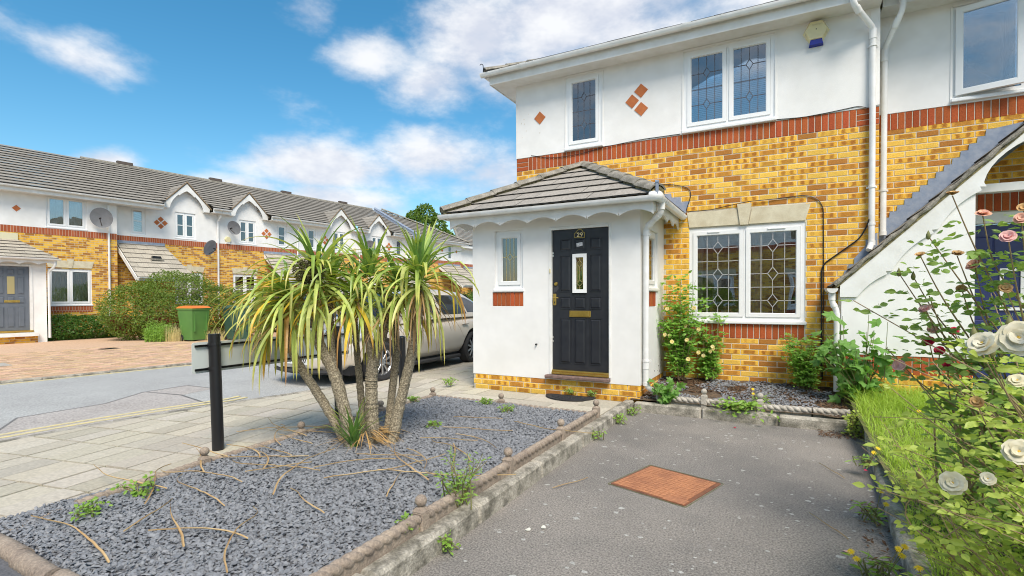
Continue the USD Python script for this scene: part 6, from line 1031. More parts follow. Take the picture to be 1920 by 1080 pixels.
fc_ = np.array([.27, -4.74, 1.40]) - PO; pts = rnd(rng, 520) * (rng.uniform(.3, 1, (520, 1)) ** .5) * np.array([.15, .12, .11]) + fc_; oc_ = trimesh.creation.icosphere(subdivisions=0); V0, F0 = np.array(oc_.vertices), np.array(oc_.faces)
sz = rng.uniform(.006, .011, 520); obj('seed_cluster', ((V0[None] * sz[:, None, None] + pts[:, None]).reshape(-1, 3), (F0[None] + 12 * np.arange(520)[:, None, None]).reshape(-1, 3)), mat('seed', (.20, .19, .06), (.08, .06, .025), 60, .7, island=.4), PA, kind='stuff'); obj('seed_stalks', join([tube([fc_ + (0, .1, -.05), p], .004, 4, False) for p in pts[:70]]), M['stem'], PA, kind='stuff')
# fallen strap leaves on the chippings
dl = []
def fallen(L, w, curve, hook, seed):
    r = np.random.default_rng(seed); seg = 14; P = [np.zeros(3)]; a = 0
    for i in range(seg): s = i / seg; a += curve / seg * (1 + 1.2 * s) + (hook / 4 if s > .75 else 0) + r.normal(0, .05); P.append(P[-1] + L / seg * np.array([math.cos(a), math.sin(a), r.normal(0, .05) + (.06 if s < .12 or s > .85 else -.012)]))
    P = np.array(P); P[:, 2] = np.clip(P[:, 2], .0, .08) + .012; s = np.linspace(0, 1, seg + 1); W = w * np.clip(np.minimum(.8 + 1.2 * s, 1.35 * (1 - s) + .06), .06, 1) * .55; t = np.gradient(P, axis=0); t /= np.linalg.norm(t, axis=1, keepdims=True); sd = np.stack([-t[:, 1], t[:, 0], 0 * t[:, 0]], 1); W[0] = w * .5
    V = np.stack([P - sd * W[:, None] + [0, 0, .006], P, P + sd * W[:, None] + [0, 0, .006]], 1).reshape(-1, 3); F = []
    for i in range(seg): a_ = 3 * i; F += [(a_, a_ + 3, a_ + 4), (a_, a_ + 4, a_ + 1), (a_ + 1, a_ + 4, a_ + 5), (a_ + 1, a_ + 5, a_ + 2)]
    return V, np.array(F)
protos = []
spots = [(.42, -5.05, 2.9), (.30, -4.75, 3.1), (.25, -5.2, 2.5), (.55, -5.0, 3.6), (.1, -4.9, 2.8), (.35, -4.4, 3.3), (.15, -4.3, 3.4), (.05, -4.6, 3.0), (.70, -5.1, 4.0), (.85, -4.8, .3), (.5, -5.35, 2.2), (.2, -5.6, 2.6), (.62, -5.6, 3.0), (.9, -5.9, 2.9), (1.05, -5.3, .6), (1.25, -5.0, .2), (1.45, -4.75, 2.7), (1.0, -4.2, .4), (1.2, -3.95, .1), (.95, -3.8, .2), (1.1, -4.5, -.3), (1.35, -4.2, -.9), (1.45, -3.3, -.6), (1.7, -5.0, 2.7), (1.65, -5.35, 2.2), (1.5, -5.7, 2.9), (1.4, -6.1, 3.0), (1.2, -6.3, 2.8), (1.62, -6.35, 2.7), (.45, -6.1, 2.5), (1.0, -5.65, 2.4), (.3, -5.9, 3.3), (.75, -6.35, 2.0), (.8, -3.4, .2), (1.2, -4.75, 3.5), (.0, -5.3, 3.0), (1.75, -4.55, 2.3), (.9, -5.2, 3.3), (.55, -4.15, 2.6), (1.05, -6.55, 2.9)]
for k, (x, y, a) in enumerate(spots):
    lb = 'dry curled straw coloured strap leaf lying on the slate chippings'
    if k < 8: protos.append(t := thing('fallen_leaf', lb, 'fallen leaf', (x, y, -.062), math.degrees(a), 'dry strap leaves fallen on the slate chippings')); obj('blade', fallen(.44 + .08 * k, .008 + .0012 * (k % 4), [.3, -.25, .5, .1, -.4, .2, .6, -.1][k], [0, .8, -.3, 0, 1.4, -1.2, 0, .3][k], k), M['dead'], t)
    else: copy_of(protos[k % 8], 'fallen_leaf', lb, (x, y, -.060), math.degrees(a), 'dry strap leaves fallen on the slate chippings', (1, 1 if k % 3 else -1, 1))
for x, y, a, lb in ((4.20, -3.15, 1.9, 'thin dry stalk lying on the drive near the lawn kerb, the far one'), (4.12, -4.3, 2.0, 'thin dry stalk lying on the drive near the dandelions'), (2.32, -4.35, 1.0, 'dry strap leaf lying on the drive against the slate bed kerb')): copy_of(protos[0], 'fallen_leaf', lb, (x, y, ZD + .002), math.degrees(a), None, (.8, .7, .8))

# ------------------------------------------------------------------ shrubs, hedge, trees
def blob_points(r, blobs, n):
    """Points near the surface of a union of ellipsoids, uneven by noise; with outward normals."""
    w = np.array([b[1][0] * b[1][1] + b[1][1] * b[1][2] + b[1][0] * b[1][2] for b in blobs]); ks = r.choice(len(blobs), n, p=w / w.sum()); d = rnd(r, n); c = np.array([b[0] for b in blobs])[ks]; R = np.array([b[1] for b in blobs])[ks]
    q = c + d * R; nz = meshkit.fbm(q * 2.3, 4, 3); rad = (.72 + .5 * nz) * r.uniform(.80, 1.03, n); P = c + d * R * rad[:, None]; N = d / R; N /= np.linalg.norm(N, axis=1, keepdims=True)
    inside = np.zeros(n, bool)
    for b in blobs: inside |= (((P - b[0]) / (np.array(b[1]) * .74)) ** 2).sum(1) < 1
    return P[~inside], N[~inside]
def shrub(name, label, cat, base, rotz, blobs, n, size, lm, seed, tpl=LEAF2, stems=6, stem_r=.03, group=None, under=None, trunk_h=None):
    r = np.random.default_rng(seed); t = thing(name, label, cat, base, rotz, group); P, Nn = blob_points(r, blobs, n); d = rnd(r, len(P)) * .8 + Nn * .7 + np.array([0, 0, .1]); u = Nn + rnd(r, len(P)) * .6 + np.array([0, 0, .5])
    obj('foliage', scatter(tpl, P, d, u, r.uniform(.7, 1.25, len(P)) * size), lm, t, kind='stuff')
    if under is not None: P2, N2_ = blob_points(r, [(c, tuple(np.array(q) * .86)) for c, q in blobs], n // 2); P2 = P2[P2[:, 2] < .75]; obj('inner_foliage', scatter(tpl, P2, rnd(r, len(P2)), rnd(r, len(P2)), r.uniform(.7, 1.2, len(P2)) * size), under, t, kind='stuff')
    cs = []
    for i in range(stems):
        c, q = blobs[i % len(blobs)]; e = np.array(c) + rnd(r, 1)[0] * np.array(q) * .5; b0 = np.array([c[0] * .5 + r.normal(0, .1), c[1] * .5 + r.normal(0, .08), -.05])
        cs.append(tube(bend([b0, (b0 + e) / 2 + r.normal(0, .06, 3), e], .3), np.linspace(stem_r, stem_r * .35, len(bend([b0, (b0 + e) / 2, e], .3))), 7))
    for c_ in cs: obj('stem', c_, M['wood'], t, smooth=60)
    return t
row = lambda n, t: (*fr(n, t), ZP)
shrub('shrub', 'large rounded green and bronze shrub behind the orange lidded bin', 'shrub', row(-14.6, .55), 83.5, [((-.9, 0, .9), (1.15, 1.0, 1.0)), ((.2, .1, 1.15), (1.4, 1.1, 1.12)), ((1.4, .1, .9), (1.15, .9, .92)), ((-.3, -.45, .7), (1.3, .8, .8)), ((.9, -.45, .6), (1.1, .7, .75)), ((2.0, .1, .75), (.75, .7, .72))], 52000, .060, L_['shrub'], 11, stems=12, under=L_['red'])
shrub('hedge', 'low dark green clipped hedge under the far lace curtain window', 'hedge', row(-16.5, -1.35), 83.5, [((-.75 + .38 * i, .1, .36), (.42, .5, .42)) for i in range(5)], 12000, .06, L_['hedge'], 12, tpl=LEAF, stems=6)
shrub('shrub', 'green shrub behind the dark car between the palm and our porch', 'shrub', row(-14.6, 16.2), 83.5, [((0, 0, .8), (1.3, .9, .85)), ((1.3, .2, .7), (1.1, .8, .75))], 9000, .08, L_['hedge'], 13)
shrub('shrub', 'dark evergreen bush by the far lean-to behind the palm trunks', 'shrub', row(-14.8, 7.6), 83.5, [((0, 0, .7), (1.0, .8, .75)), ((-1.0, .1, .6), (.8, .7, .6))], 8000, .07, L_['hedge'], 14)
def tree(label, base, blobs, n, size, seed, tr=.2):
    r = np.random.default_rng(seed); t = thing('tree', label, 'tree', base); P, Nn = blob_points(r, blobs, n); obj('crown', scatter(LEAF2, P, rnd(r, len(P)) + Nn, Nn + rnd(r, len(P)) * .7 + [0, 0, .6], r.uniform(.7, 1.3, len(P)) * size), L_['tree'], t, kind='stuff')
    top = np.array(blobs[0][0]); T0 = obj('trunk', tube([(0, 0, -.3), (.05, 0, top[2] * .4), tuple(top * [.8, .8, .9])], [tr, tr * .8, tr * .4], 10), M['wood'], t, smooth=60)
    for c, q in blobs[1:]: obj('limb', tube([(0, 0, top[2] * .45), tuple(np.array(c) * .6 + np.array([0, 0, top[2] * .2])), tuple(c)], [tr * .5, tr * .35, tr * .15], 7), M['wood'], T0)
tree('leafy green tree rising behind the far roofs left of our porch gutter', (-24.6, 28.4, -.3), [((0, 0, 7.4), (1.5, 1.5, 1.7)), ((-1.1, -.6, 7.0), (1.0, 1.0, 1.1)), ((1.3, .6, 7.4), (.9, .9, 1.4)), ((.4, .2, 8.6), (.9, .9, 1.1)), ((1.8, .9, 6.6), (1.1, 1.0, 1.0)), ((-.4, -.3, 8.2), (.8, .8, .9))], 9000, .22, 21)
tree('lower green tree just showing over the far ridge beside the leafy one', (-30.0, 29.5, -.3), [((0, 0, 7.6), (1.6, 1.4, 1.2)), ((1.6, .5, 7.2), (1.2, 1.2, 1.0))], 3500, .22, 22)
def tuft(n, r, c, rad, h, w=.006, lean=.35, sq=1.0):
    a = r.uniform(0, 6.283, n); q = np.sqrt(r.uniform(0, 1, n)) * rad; b = np.stack([c[0] + q * np.cos(a), c[1] + q * np.sin(a) * sq, np.full(n, c[2])], 1); return b, h * r.uniform(.5, 1.1, n)
def blades(b, h, r, w=.005, lean=.4, seed_heads=False):
    n = len(b); a = r.uniform(0, 6.283, n); ln = r.uniform(.1, lean, n) * h; d = np.stack([np.cos(a), np.sin(a), 0 * a], 1); s = np.stack([-np.sin(a), np.cos(a), 0 * a], 1) * (w * r.uniform(.6, 1.3, n) / 2)[:, None]; z = np.array([0, 0, 1.0])
    m = b + z * (h * .55)[:, None] + d * (ln * .3)[:, None]; t = b + z * (h * .95)[:, None] + d * ln[:, None] * 1.2; V = np.stack([b - s, b + s, m + s * .8, m - s * .8, t], 1); return V.reshape(-1, 3), (np.array([[0, 1, 2], [0, 2, 3], [3, 2, 4]])[None] + 5 * np.arange(n)[:, None, None]).reshape(-1, 3)
r = np.random.default_rng(40)
for lb, n_, t_, k, lm, h, rad in (('tall bright green weeds in front of the big shrub', -13.2, -.45, 130, L_['weed'], .62, .36), ('pale straw coloured dry grass tuft left of the orange lidded bin', -12.9, -.12, 300, L_['dry'], .55, .32), ('dry grass between the two nearest bins', -12.2, .75, 160, L_['dry'], .4, .3)):
    tt = thing('weed_clump', lb, 'weeds', row(n_, t_)); b, hh = tuft(k, r, (0, 0, 0), rad, h); obj('blades', blades(b, hh, r, .018 if h > .6 else .010), lm, tt, kind='stuff')
    if h > .6: P = np.repeat(b, 14, 0) + np.stack([r.normal(0, .02, 14 * k), r.normal(0, .02, 14 * k), np.repeat(hh, 14) * r.uniform(.1, .95, 14 * k)], 1); obj('leaves', scatter(LONG, P, rnd(r, len(P)) * [1, 1, .5], rnd(r, len(P)) + [0, 0, 1], r.uniform(.05, .10, len(P))), lm, tt, kind='stuff')
# lawn grass
r = np.random.default_rng(41); n = 42000; x, y = r.uniform(4.46, 7.2, n) ** 1, r.uniform(-7.2, -.38, n); keep = (r.uniform(size=n) < np.clip(1.25 - (x - 4.46) * .45, .12, 1)); keep &= ~((x < 5.63) & (y > -.47)); x, y = x[keep], y[keep]; x += (y < -4) * -.06
hgt = (.06 + .10 * meshkit.noise(np.stack([x * 2.2, y * 2.2, 0 * x], -1), 4)) * np.where(y > -1.6, 1.9, 1.0); tag(obj('grass', blades(np.stack([x, y, lawnz(x, y) - .004], 1), hgt * r.uniform(.5, 1.2, len(x)), r, .0055, 1.7), L_['grass'], kind='stuff'), 'long green unmown grass on the lawn right of the drive', 'grass')

# ------------------------------------------------------------------ plants by the wall and the kerbs
def leafy(name, label, cat, base, stems, lm, size, per, tpl=LEAF, seed=1, spread=.05, limit=0, stem_r=.004, comp=0, group=None, stem_m='stem', sub='leaf'):
    """stems: polylines relative to the base; leaves along them, in pinnate sprays of comp leaflets if comp."""
    r = np.random.default_rng(seed); t = thing(name, label, cat, base, 0, group); P, D = [], []; polys = []
    for s in stems:
        q = bend(s, .15, 5); polys.append(tube(q, np.linspace(stem_r, stem_r * .45, len(q)), 6, False)); L = np.concatenate([[0], np.cumsum(np.linalg.norm(np.diff(q, axis=0), axis=1))]); k = max(2, int(per * L[-1])); u = r.uniform(.08, 1, k) * L[-1]
        c = np.stack([np.interp(u, L, q[:, j]) for j in range(3)], 1); a = r.uniform(0, 6.283, k); d = np.stack([np.cos(a), np.sin(a), r.normal(.15, .35, k)], 1)
        if comp:
            for ci, di in zip(c, d):
                di = di / np.linalg.norm(di); sd = np.cross(di, [0, 0, 1.]); sd /= np.linalg.norm(sd) + 1e-9; Ls = size * comp * .42 * r.uniform(.7, 1.2)
                for j in range(comp // 2):
                    f = (j + .6) / (comp / 2 + .5)
                    for w in (-1, 1): P.append(ci + di * Ls * f); D.append(di * .55 + sd * w)
                P.append(ci + di * Ls * .95); D.append(di)
        else: P += list(c + d * spread * r.uniform(.2, 1, (k, 1))); D += list(d)
    obj('stems', join(polys), M[stem_m], t, kind='stuff') if len(polys) > 1 else obj('stem', polys[0], M[stem_m], t)
    P, D = np.array(P), np.array(D); n = len(P); U = np.tile(SUN * 1.1, (n, 1)) + r.normal(0, .55, (n, 3)); S = r.uniform(.65, 1.2, n) * size
    if limit:
        bb = np.asarray(base); its = [(scatter(tpl, P[i:i + 1], D[i:i + 1], U[i:i + 1], S[i:i + 1]), {}) for i in range(n)]; dist = np.linalg.norm(P + bb - CAM, axis=1); o = np.argsort(dist)
        for i in o[:limit]: obj('leaf', its[i][0], lm, t)
        if n > limit: obj('leaves', join([its[i][0] for i in o[limit:]]), lm, t, kind='stuff')
    else: obj('leaves', scatter(tpl, P, D, U, S), lm, t, kind='stuff')
    return t
def rose(parent, c, facing, size, m, name='rose', seed=0, layers=((5, .80, .55), (5, .72, .95), (5, .60, 1.25), (5, .45, 1.45), (4, .28, 1.5)), label=None, center=None):
    """Bloom of cupped overlapping petals; facing is the way it opens."""
    r = np.random.default_rng(seed); ms = []
    for k, (n, sc, up) in enumerate(layers):
        for i in range(n):
            a = (i + .5 * (k % 2)) * 2 * np.pi / n + r.normal(0, .12); U, Vv = np.meshgrid(np.linspace(-1, 1, 5), np.linspace(0, 1, 5)); wid = .70 * np.sin(np.pi * (.16 + .66 * Vv)) ** .8; e = up * (1 - .55 * Vv) + r.normal(0, .08); rad = np.cumsum(np.cos(e) * .25, 0) - .1; hgt = np.cumsum(np.sin(e) * .25, 0); lat = U * wid; rr_ = rad - .28 * U ** 2 * up * .5
            x = rr_ * np.cos(a) - lat * np.sin(a); y = rr_ * np.sin(a) + lat * np.cos(a); z = hgt + .06 * U ** 2 - .10 * Vv ** 3 + r.normal(0, .024, U.shape); V = np.stack([x, y, z], -1).reshape(-1, 3) * sc * size; i_ = np.arange(25).reshape(5, 5); q, w, e2, t_ = i_[:-1, :-1].ravel(), i_[:-1, 1:].ravel(), i_[1:, 1:].ravel(), i_[1:, :-1].ravel(); ms.append((V, np.vstack([np.stack([q, w, e2], 1), np.stack([q, e2, t_], 1)])))
    f = np.array(facing, float); f /= np.linalg.norm(f); u = np.cross([.3, .9, .1], f); u /= np.linalg.norm(u); Rr = np.stack([u, np.cross(f, u), f], 1); p = obj(name, move(join(ms), c, 0, 1, Rr), m, parent, smooth=60, label=label)
    if center: obj('stamens', move(join([ell((.1 * size * math.cos(q_), .1 * size * math.sin(q_), .20 * size), (.045 * size,) * 3, 0) for q_ in np.linspace(0, 6.28, 9)] + [ell((0, 0, .18 * size), (.09 * size,) * 3, 1)]), c, 0, 1, Rr), center, p)
    return p
M['r_white'] = mat('rose_white', (.84, .80, .66), (.80, .74, .52), 25, .6, trans=(.85, .8, .6), tfac=.25); M['r_pink'] = mat('rose_pink', (.88, .50, .48), (.90, .64, .58), 30, .6, trans=(.8, .4, .36), tfac=.25); M['r_red'] = mat('rose_red', (.70, .015, .09), (.58, .012, .07), 30, .55, trans=(.6, .02, .06), tfac=.25); M['r_peach'] = mat('rose_peach', (.86, .52, .40), (.82, .46, .28), 30, .65, trans=(.8, .4, .25), tfac=.25); M['r_dead'] = mat('rose_withered', (.62, .40, .17), (.48, .27, .10), 40, .85); M['r_yellow'] = mat('flower_yellow', (.82, .66, .16), (.80, .72, .40), 40, .6, trans=(.8, .7, .2), tfac=.25); M['dandelion'] = mat('dandelion_yellow', (.82, .62, .02), (.80, .52, .01), 80, .7); M['stamen'] = mat('stamen', (.70, .45, .06))
S3 = lambda *p: [np.array(q, float) for q in p]
r = np.random.default_rng(50)
def fan_stems(n, r, h, sx, sy, x0=0, y0=0, lean=(0, 0)):
    out = []
    for i in range(n):
        b = np.array([x0 + r.normal(0, .04), y0 + r.normal(0, .03), 0]); e = np.array([lean[0] + x0 + r.uniform(-sx, sx), lean[1] + y0 + r.uniform(-sy, sy), h * r.uniform(.55, 1.05)]); out.append(S3(b, b * .5 + e * .5 + np.append(r.normal(0, .03, 2), .05), e))
    return out
CL = leafy('climbing_rose', 'climbing rose with small pale yellow blooms in the corner between porch and wall', 'rose', (2.52, -.30, .02), fan_stems(26, r, 1.38, .30, .16), L_['climb'], .056, 22, seed=51, comp=5, limit=120, stem_m='wood')
for i in range(11): p = (r.uniform(-.30, .30), -.20 + r.normal(0, .05), r.uniform(.25, 1.05)); rose(CL, p, (r.normal(0, .4), -1, .3), .026, M['r_yellow'], 'small_bloom', i, layers=((5, 1, .4), (5, .7, .9)))
C2 = leafy('climbing_rose', 'smaller climbing rose growing up the brickwork under the left window light', 'rose', (2.86, -.14, .02), fan_stems(15, r, .86, .15, .06), L_['climb'], .054, 24, seed=52, comp=5, limit=60, stem_m='wood')
for i in range(4): rose(C2, (r.uniform(-.14, .1), -.12, r.uniform(.3, .55)), (r.normal(0, .4), -1, .3), .024, M['r_yellow'], 'small_bloom', i, layers=((5, 1, .4), (5, .7, .9)))
leafy('leafy_weed', 'bushy lacy leaved green plant against the wall right of the window', 'plant', (4.02, -.30, .0), fan_stems(34, r, .70, .30, .22), L_['climb'], .040, 24, seed=53, comp=7, limit=120)
leafy('mallow_plant', 'mallow with big lobed leaves in front of the white gabled porch', 'plant', (4.55, -.85, -.03), fan_stems(26, r, .78, .40, .24) + [S3((0, 0, 0), (.05, 0, .5), (.07, .02, 1.0)), S3((-.15, 0, 0), (-.15, 0, .5), (-.18, 0, .98)), S3((.2, 0, 0), (.22, 0, .5), (.24, 0, .92))], L_['mallow'], .145, 10, tpl=LOB, seed=54, spread=.10, limit=220, stem_r=.006)
leafy('maple_seedling', 'small lobed leaf seedling growing at the foot of the porch downpipe', 'plant', (2.53, -1.43, -.12), fan_stems(11, r, .24, .17, .13), L_['mallow'], .105, 26, tpl=LOB, seed=55, spread=.05, limit=60)
leafy('creeping_weed', 'green weed sprawling over the bed kerb below the window', 'weed', (3.36, -1.50, -.10), [S3((0, .08, 0), (r.uniform(-.2, .2), -.02, r.uniform(.03, .12)), (r.uniform(-.38, .38), -.12 + r.normal(0, .05), r.uniform(-.06, .14))) for i in range(18)], L_['weed'], .06, 30, tpl=LEAF, seed=56, spread=.04, limit=100)
leafy('spurge', 'yellow green spurge at the corner of the drive by the lawn kerb', 'weed', (4.42, -1.70, ZD), fan_stems(16, r, .26, .09, .09), L_['ylw'], .035, 70, tpl=LEAF2, seed=57, spread=.03)
leafy('tall_weed', 'feathery green weed leaning over the rope edging by the drive kerb', 'weed', (2.02, -5.12, -.10), fan_stems(22, r, .30, .17, .16), L_['weed'], .035, 60, tpl=LONG, seed=58, spread=.03, limit=100)
for k, (x, y, s, lb) in enumerate(((2.19, -1.75, .7, 'green weed at the foot of the drive kerb by the porch corner'), (2.18, -2.25, .9, 'green weed growing along the drive kerb second from the porch'), (2.17, -2.95, .8, 'creeping green weed at the foot of the drive kerb opposite the manhole cover'), (2.16, -5.45, .8, 'thin weed in the joint of the drive kerb near the petals'), (.70, -2.62, 1, 'small green weed at the back edge of the slate bed'), (1.15, -2.85, 1, 'larger green weed in the slate bed near the doormat'), (.80, -3.75, .8, 'single bright green seedling in the slate bed right of the palm'), (.20, -6.0, 1.3, 'low mossy weed at the pavement edge of the slate bed'), (.28, -6.3, 1.1, 'low weed near the near left corner of the slate bed'), (-.1, -2.9, 1.0, 'weed by the far left corner of the slate bed'), (-.5, -1.6, 1.1, 'weed on the pavement at the left corner of the porch'), (1.30, -1.43, .6, 'tiny weed above the doormat against the bricks'), (1.60, -1.43, .6, 'tiny weed right of the doormat against the bricks'), (1.98, -5.55, .8, 'yellow green weed beside the nearest edging post'))):
    leafy('small_weed', lb, 'weed', (x, y, -.21 if x > 2.1 else -.10), fan_stems(8, r, .09 * s, .10 * s, .10 * s), L_['weed'], .028 * (.7 + .3 * s), 90, tpl=LEAF2, seed=60 + k, spread=.02)
def dandelion(label, x, y, z, n, sp, seed):
    rr = np.random.default_rng(seed); t = leafy('dandelion', label, 'dandelion', (x, y, z), fan_stems(9, rr, .07, sp, sp), L_['weed'], .06, 30, tpl=LONG, seed=seed, spread=.03)
    for i in range(n):
        e = np.array([rr.uniform(-sp, sp) * 1.2, rr.uniform(-sp, sp) * 1.2, rr.uniform(.10, .2)]); obj('stalk', tube([e * [.3, .3, 0], e * [.7, .7, .6], e], .0022, 5), M['stem'], t); f = np.array([rr.normal(0, .35), -.5 + rr.normal(0, .2), 1]); f /= np.linalg.norm(f); u = np.cross([1, .2, 0], f); u /= np.linalg.norm(u); Rr = np.stack([u, np.cross(f, u), f], 1)
        ms = [move(LONG, (0, 0, .002 * k), 0, 1, np.array([[math.cos(a), -math.sin(a), 0], [math.sin(a), math.cos(a), 0], [0, 0, 1]])) for k, (m_, q) in enumerate(((14, 1), (12, .75), (8, .5))) for a in np.linspace(0, 6.283, m_, endpoint=False) + .2 * k]
        sc = [.021] * 14 + [.016] * 12 + [.010] * 8; obj('flower_head', move(join([(m[0] * s + [0, 0, .001 * j % .004], m[1]) for j, (m, s) in enumerate(zip(ms, sc))]), e, 0, 1, Rr), M['dandelion'], t)
dandelion('clump of yellow dandelions at the drive edge in the bottom right', 4.20, -4.70, ZD + .01, 5, .09, 71); dandelion('pair of dandelions farther along the lawn kerb', 4.33, -3.0, -.14, 2, .08, 72); dandelion('dandelions by the lawn kerb opposite the manhole cover', 4.27, -3.95, ZD + .01, 2, .08, 73); dandelion('dandelion deep in the lawn under the rose twigs', 4.62, -3.9, -.08, 2, .07, 74); dandelion('dandelion in the grass near the white gabled porch', 4.80, -2.0, -.04, 1, .05, 75); dandelion('tall dandelions in the soil below the window', 3.55, -1.2, -.05, 2, .12, 76); dandelion('dandelion at the bottom edge beside the lawn kerb', 4.36, -5.0, -.13, 2, .07, 77)
# rose bushes in the right foreground
def rose_bush(label, base, targets, extra, lm, leaf, per, seed, stem_m='wood', limit=260, stem_r=.0055, comp=5, jit=.10):
    rr = np.random.default_rng(seed); b = np.array(base); st = []
    targets = [(p, k_, s_ * (.92 if k_ == 'white' else .80), f_) for p, k_, s_, f_ in targets]; targets = [(tuple(np.array(p) + (CAM - p) / np.linalg.norm(CAM - p) * .10), *q) for p, *q in targets]
    for p, *_ in targets: e = np.array(p) - b; b0 = np.array([rr.normal(0, .06), rr.normal(0, .06), 0]); st.append(S3(b0, b0 + e * [.25, .25, .55] + rr.normal(0, .05, 3), e * [.8, .8, .85] + rr.normal(0, .02, 3), e))
    for e in extra: e = np.array(e) - b; b0 = np.array([rr.normal(0, .06), rr.normal(0, .06), 0]); st.append(S3(b0, b0 * .4 + e * [.4, .4, .6] + rr.normal(0, jit, 3), e + rr.normal(0, .03, 3)))
    t = leafy('rose_bush', label, 'rose bush', base, st, lm, leaf, per, seed=seed, comp=comp, limit=limit, stem_m=stem_m, stem_r=stem_r)
    for k, (p, kind, s, f) in enumerate(targets):
        c = np.array(p) - b
        if kind == 'dead': rose(t, c, f, s, M['r_dead'], 'withered_rose', seed + k, layers=((6, 1, .9), (5, .8, 1.3), (5, .5, 1.5)))
        elif kind == 'bud': obj('bud', T(trimesh.convex.convex_hull(np.vstack([ell(c, (.010, .010, .018), 1)[0], c + [[0, 0, .03]]]))), M['stem'], t, smooth=60)
        elif kind == 'white': rose(t, c, f, s, M['r_white'], 'white_rose', seed + k, layers=((5, .92, .22), (5, .80, .50), (5, .58, .95), (4, .36, 1.25)), center=M['stamen'])
        else: rose(t, c, f, s, M['r_' + kind], kind + '_rose', seed + k)
F_ = (-.3, -1, .5)
pinkT = [((4.35, -4.29, .79), 'pink', .046, F_), ((4.43, -4.47, 1.10), 'pink', .044, (-.5, -.6, .9)), ((4.58, -4.62, 1.31), 'peach', .048, (-.8, -.5, .7)), ((4.58, -4.72, 1.53), 'peach', .044, (0, -.6, 1)), ((4.46, -4.78, 1.62), 'dead', .032, (0, -.3, 1)), ((4.64, -4.81, 1.42), 'pink', .042, F_), ((4.52, -4.6, 1.36), 'dead', .034, (0, -.5, 1)), ((4.40, -4.5, 1.37), 'dead', .030, (-.3, -.5, 1)), ((4.70, -4.75, 1.50), 'peach', .040, F_), ((4.78, -4.85, 1.46), 'pink', .040, F_), ((4.47, -4.4, 1.0), 'pink', .034, F_), ((4.55, -4.55, 1.2), 'dead', .030, F_), ((4.66, -4.72, 1.2), 'dead', .032, F_), ((4.43, -4.5, 1.47), 'bud', 0, F_), ((4.32, -4.45, 1.29), 'bud', 0, F_), ((4.38, -4.45, 1.27), 'bud', 0, F_), ((4.72, -4.7, 1.55), 'dead', .03, F_)]
r = np.random.default_rng(80)
rose_bush('rose bush with pink, peach and withered blooms before the neighbour porch', (4.90, -4.45, -.06), pinkT, [(4.30 + r.uniform(0, .65), -4.6 + r.uniform(-.3, .5), r.uniform(.35, 1.42)) for i in range(20)] + [(4.18, -4.4, 1.18), (4.22, -4.35, .95)], L_['rose'], .046, 17, 81)
rose_bush('rose bush with deep red blooms low beside the pink roses', (4.72, -4.05, -.05), [((4.47, -4.33, .93), 'red', .040, F_), ((4.52, -4.30, .88), 'red', .036, F_), ((4.56, -4.28, .80), 'red', .042, F_), ((4.60, -4.2, .98), 'red', .034, F_)], [(4.45 + r.uniform(0, .4), -4.2 + r.uniform(-.2, .3), r.uniform(.3, 1.0)) for i in range(10)], L_['rose'], .042, 13, 82, limit=100)
whT = [((4.40, -5.75, 1.045), 'white', .052, (-.4, -1, .45)), ((4.345, -5.66, 1.02), 'white', .046, (-.7, -.7, .7)), ((4.46, -5.85, 1.13), 'white', .042, F_), ((4.41, -5.72, .71), 'white', .038, F_), ((4.35, -5.32, .48), 'white', .042, F_), ((4.50, -5.4, .88), 'white', .028, (-.4, -.8, .8)), ((4.40, -5.5, .56), 'white', .022, F_), ((4.42, -5.45, .98), 'bud', 0, F_), ((4.42, -5.6, 1.08), 'bud', 0, F_), ((4.36, -5.5, 1.04), 'bud', 0, F_), ((4.42, -5.3, .78), 'dead', .028, F_)]
rose_bush('rose bush with large white blooms nearest the camera on the right', (4.78, -5.35, -.08), whT, [(4.20 + r.uniform(0, .40), -5.2 + r.uniform(-.5, .5), r.uniform(-.02, .95)) for i in range(34)], L_['ylw'], .040, 13, 83, limit=280, stem_r=.0042, jit=.16)
rose_bush('low arching bare rose twigs over the grass in the bottom right', (4.85, -5.75, -.10), [((4.30, -5.05, .42), 'bud', 0, F_)], [(4.16 + r.uniform(0, .36), -5.3 + r.uniform(-.45, .8), r.uniform(-.02, .62)) for i in range(34)], L_['ylw'], .034, 10, 84, limit=200, stem_r=.0032, jit=.14)
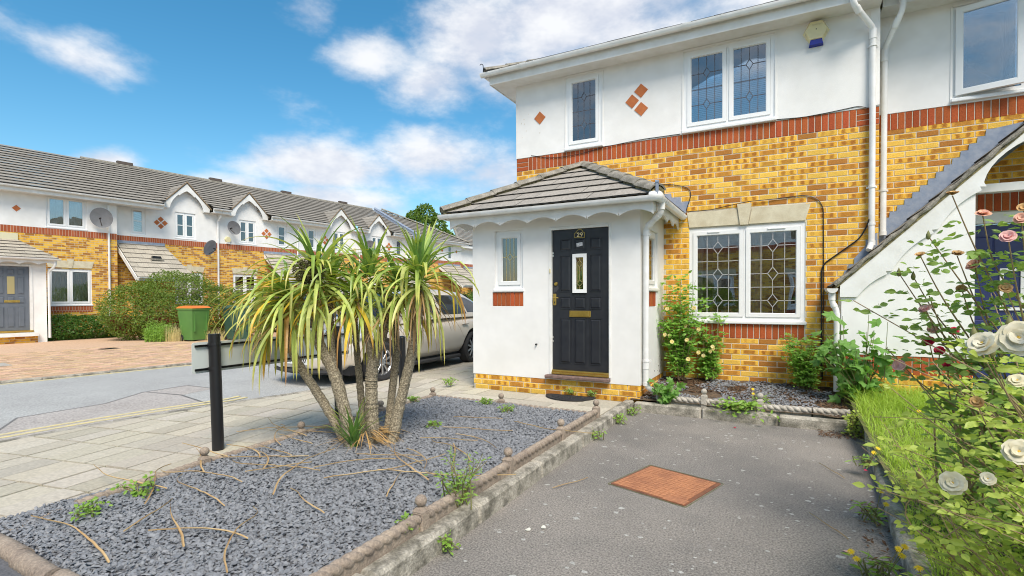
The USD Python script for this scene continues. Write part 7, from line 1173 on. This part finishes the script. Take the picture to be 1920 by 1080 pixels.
for x, y, z, m, lb in ((4.28, -3.75, ZD, 'r_red', 'red petal on the drive by the lawn kerb'), (4.33, -3.2, -.117, 'r_red', 'magenta petal lying on top of the lawn kerb'), (4.10, -4.45, ZD, 'r_pink', 'pale pink petal on the drive by the dandelions'), (3.33, -1.85, ZD, 'r_red', 'single red petal on the drive below the creeping weed')):
    V = np.array([[math.cos(t) * .018, math.sin(t) * .012, .003 + .005 * math.cos(t) ** 2] for t in np.linspace(0, 2 * np.pi, 10, endpoint=False)] + [[0, 0, .003]]); tag(obj('fallen_petal', move((V, np.array([(10, j, (j + 1) % 10) for j in range(10)])), (x, y, z + .002), x * 7), M[m]), lb, 'petal')
# ------------------------------------------------------------------ house behind the camera, seen only in the window reflections
OB = thing('terraced_house', 'house across the drive mirrored in the ground floor window panes', 'house', (8.5, -15.5, -.2), 180)
obj('wall', join([wall_slab(0, 14, 0, 3.3, [(3.2, .95, 4.6, 2.25), (6.6, .95, 8.2, 2.25)], 0, .2)]), FB, OB); obj('brick_band', box(0, -.006, 3.302, 14, .05, 3.512), FS, OB); obj('rendered_wall', wall_slab(0, 14, 3.514, 4.74, [(3.2, 3.56, 4.6, 4.6)], -.005, .2), M['render'], OB)
far_window(OB, 3.2, 4.6, .95, 2.25, mull=3.9); far_window(OB, 6.6, 8.2, .95, 2.25, mull=7.4); far_window(OB, 3.2, 4.6, 3.56, 4.6, mull=3.9); obj('lintel', box(3.1, -.01, 2.26, 4.7, .05, 2.5), M['stone'], OB); obj('lintel', box(6.5, -.01, 2.26, 8.3, .05, 2.5), M['stone'], OB); obj('sill_bricks', box(3.2, -.005, .73, 4.6, .05, .945), FS, OB)
obj('roof', prism(Polygon([(-.4, 4.7), (3.6, 6.75), (7.6, 4.7), (7.6, 4.6), (-.4, 4.6)]), -.3, 14.3, 'yz'), M['hip'], OB)
shrub('shrub', 'olive green bush mirrored in the left light of the ground floor window', 'shrub', (.6, -12.6, -.2), 0, [((0, 0, 1.0), (1.1, .8, 1.1)), ((.9, .1, .8), (.9, .8, .9)), ((-.6, 0, 1.5), (.8, .7, .9))], 7000, .08, L_['shrub'], 15)
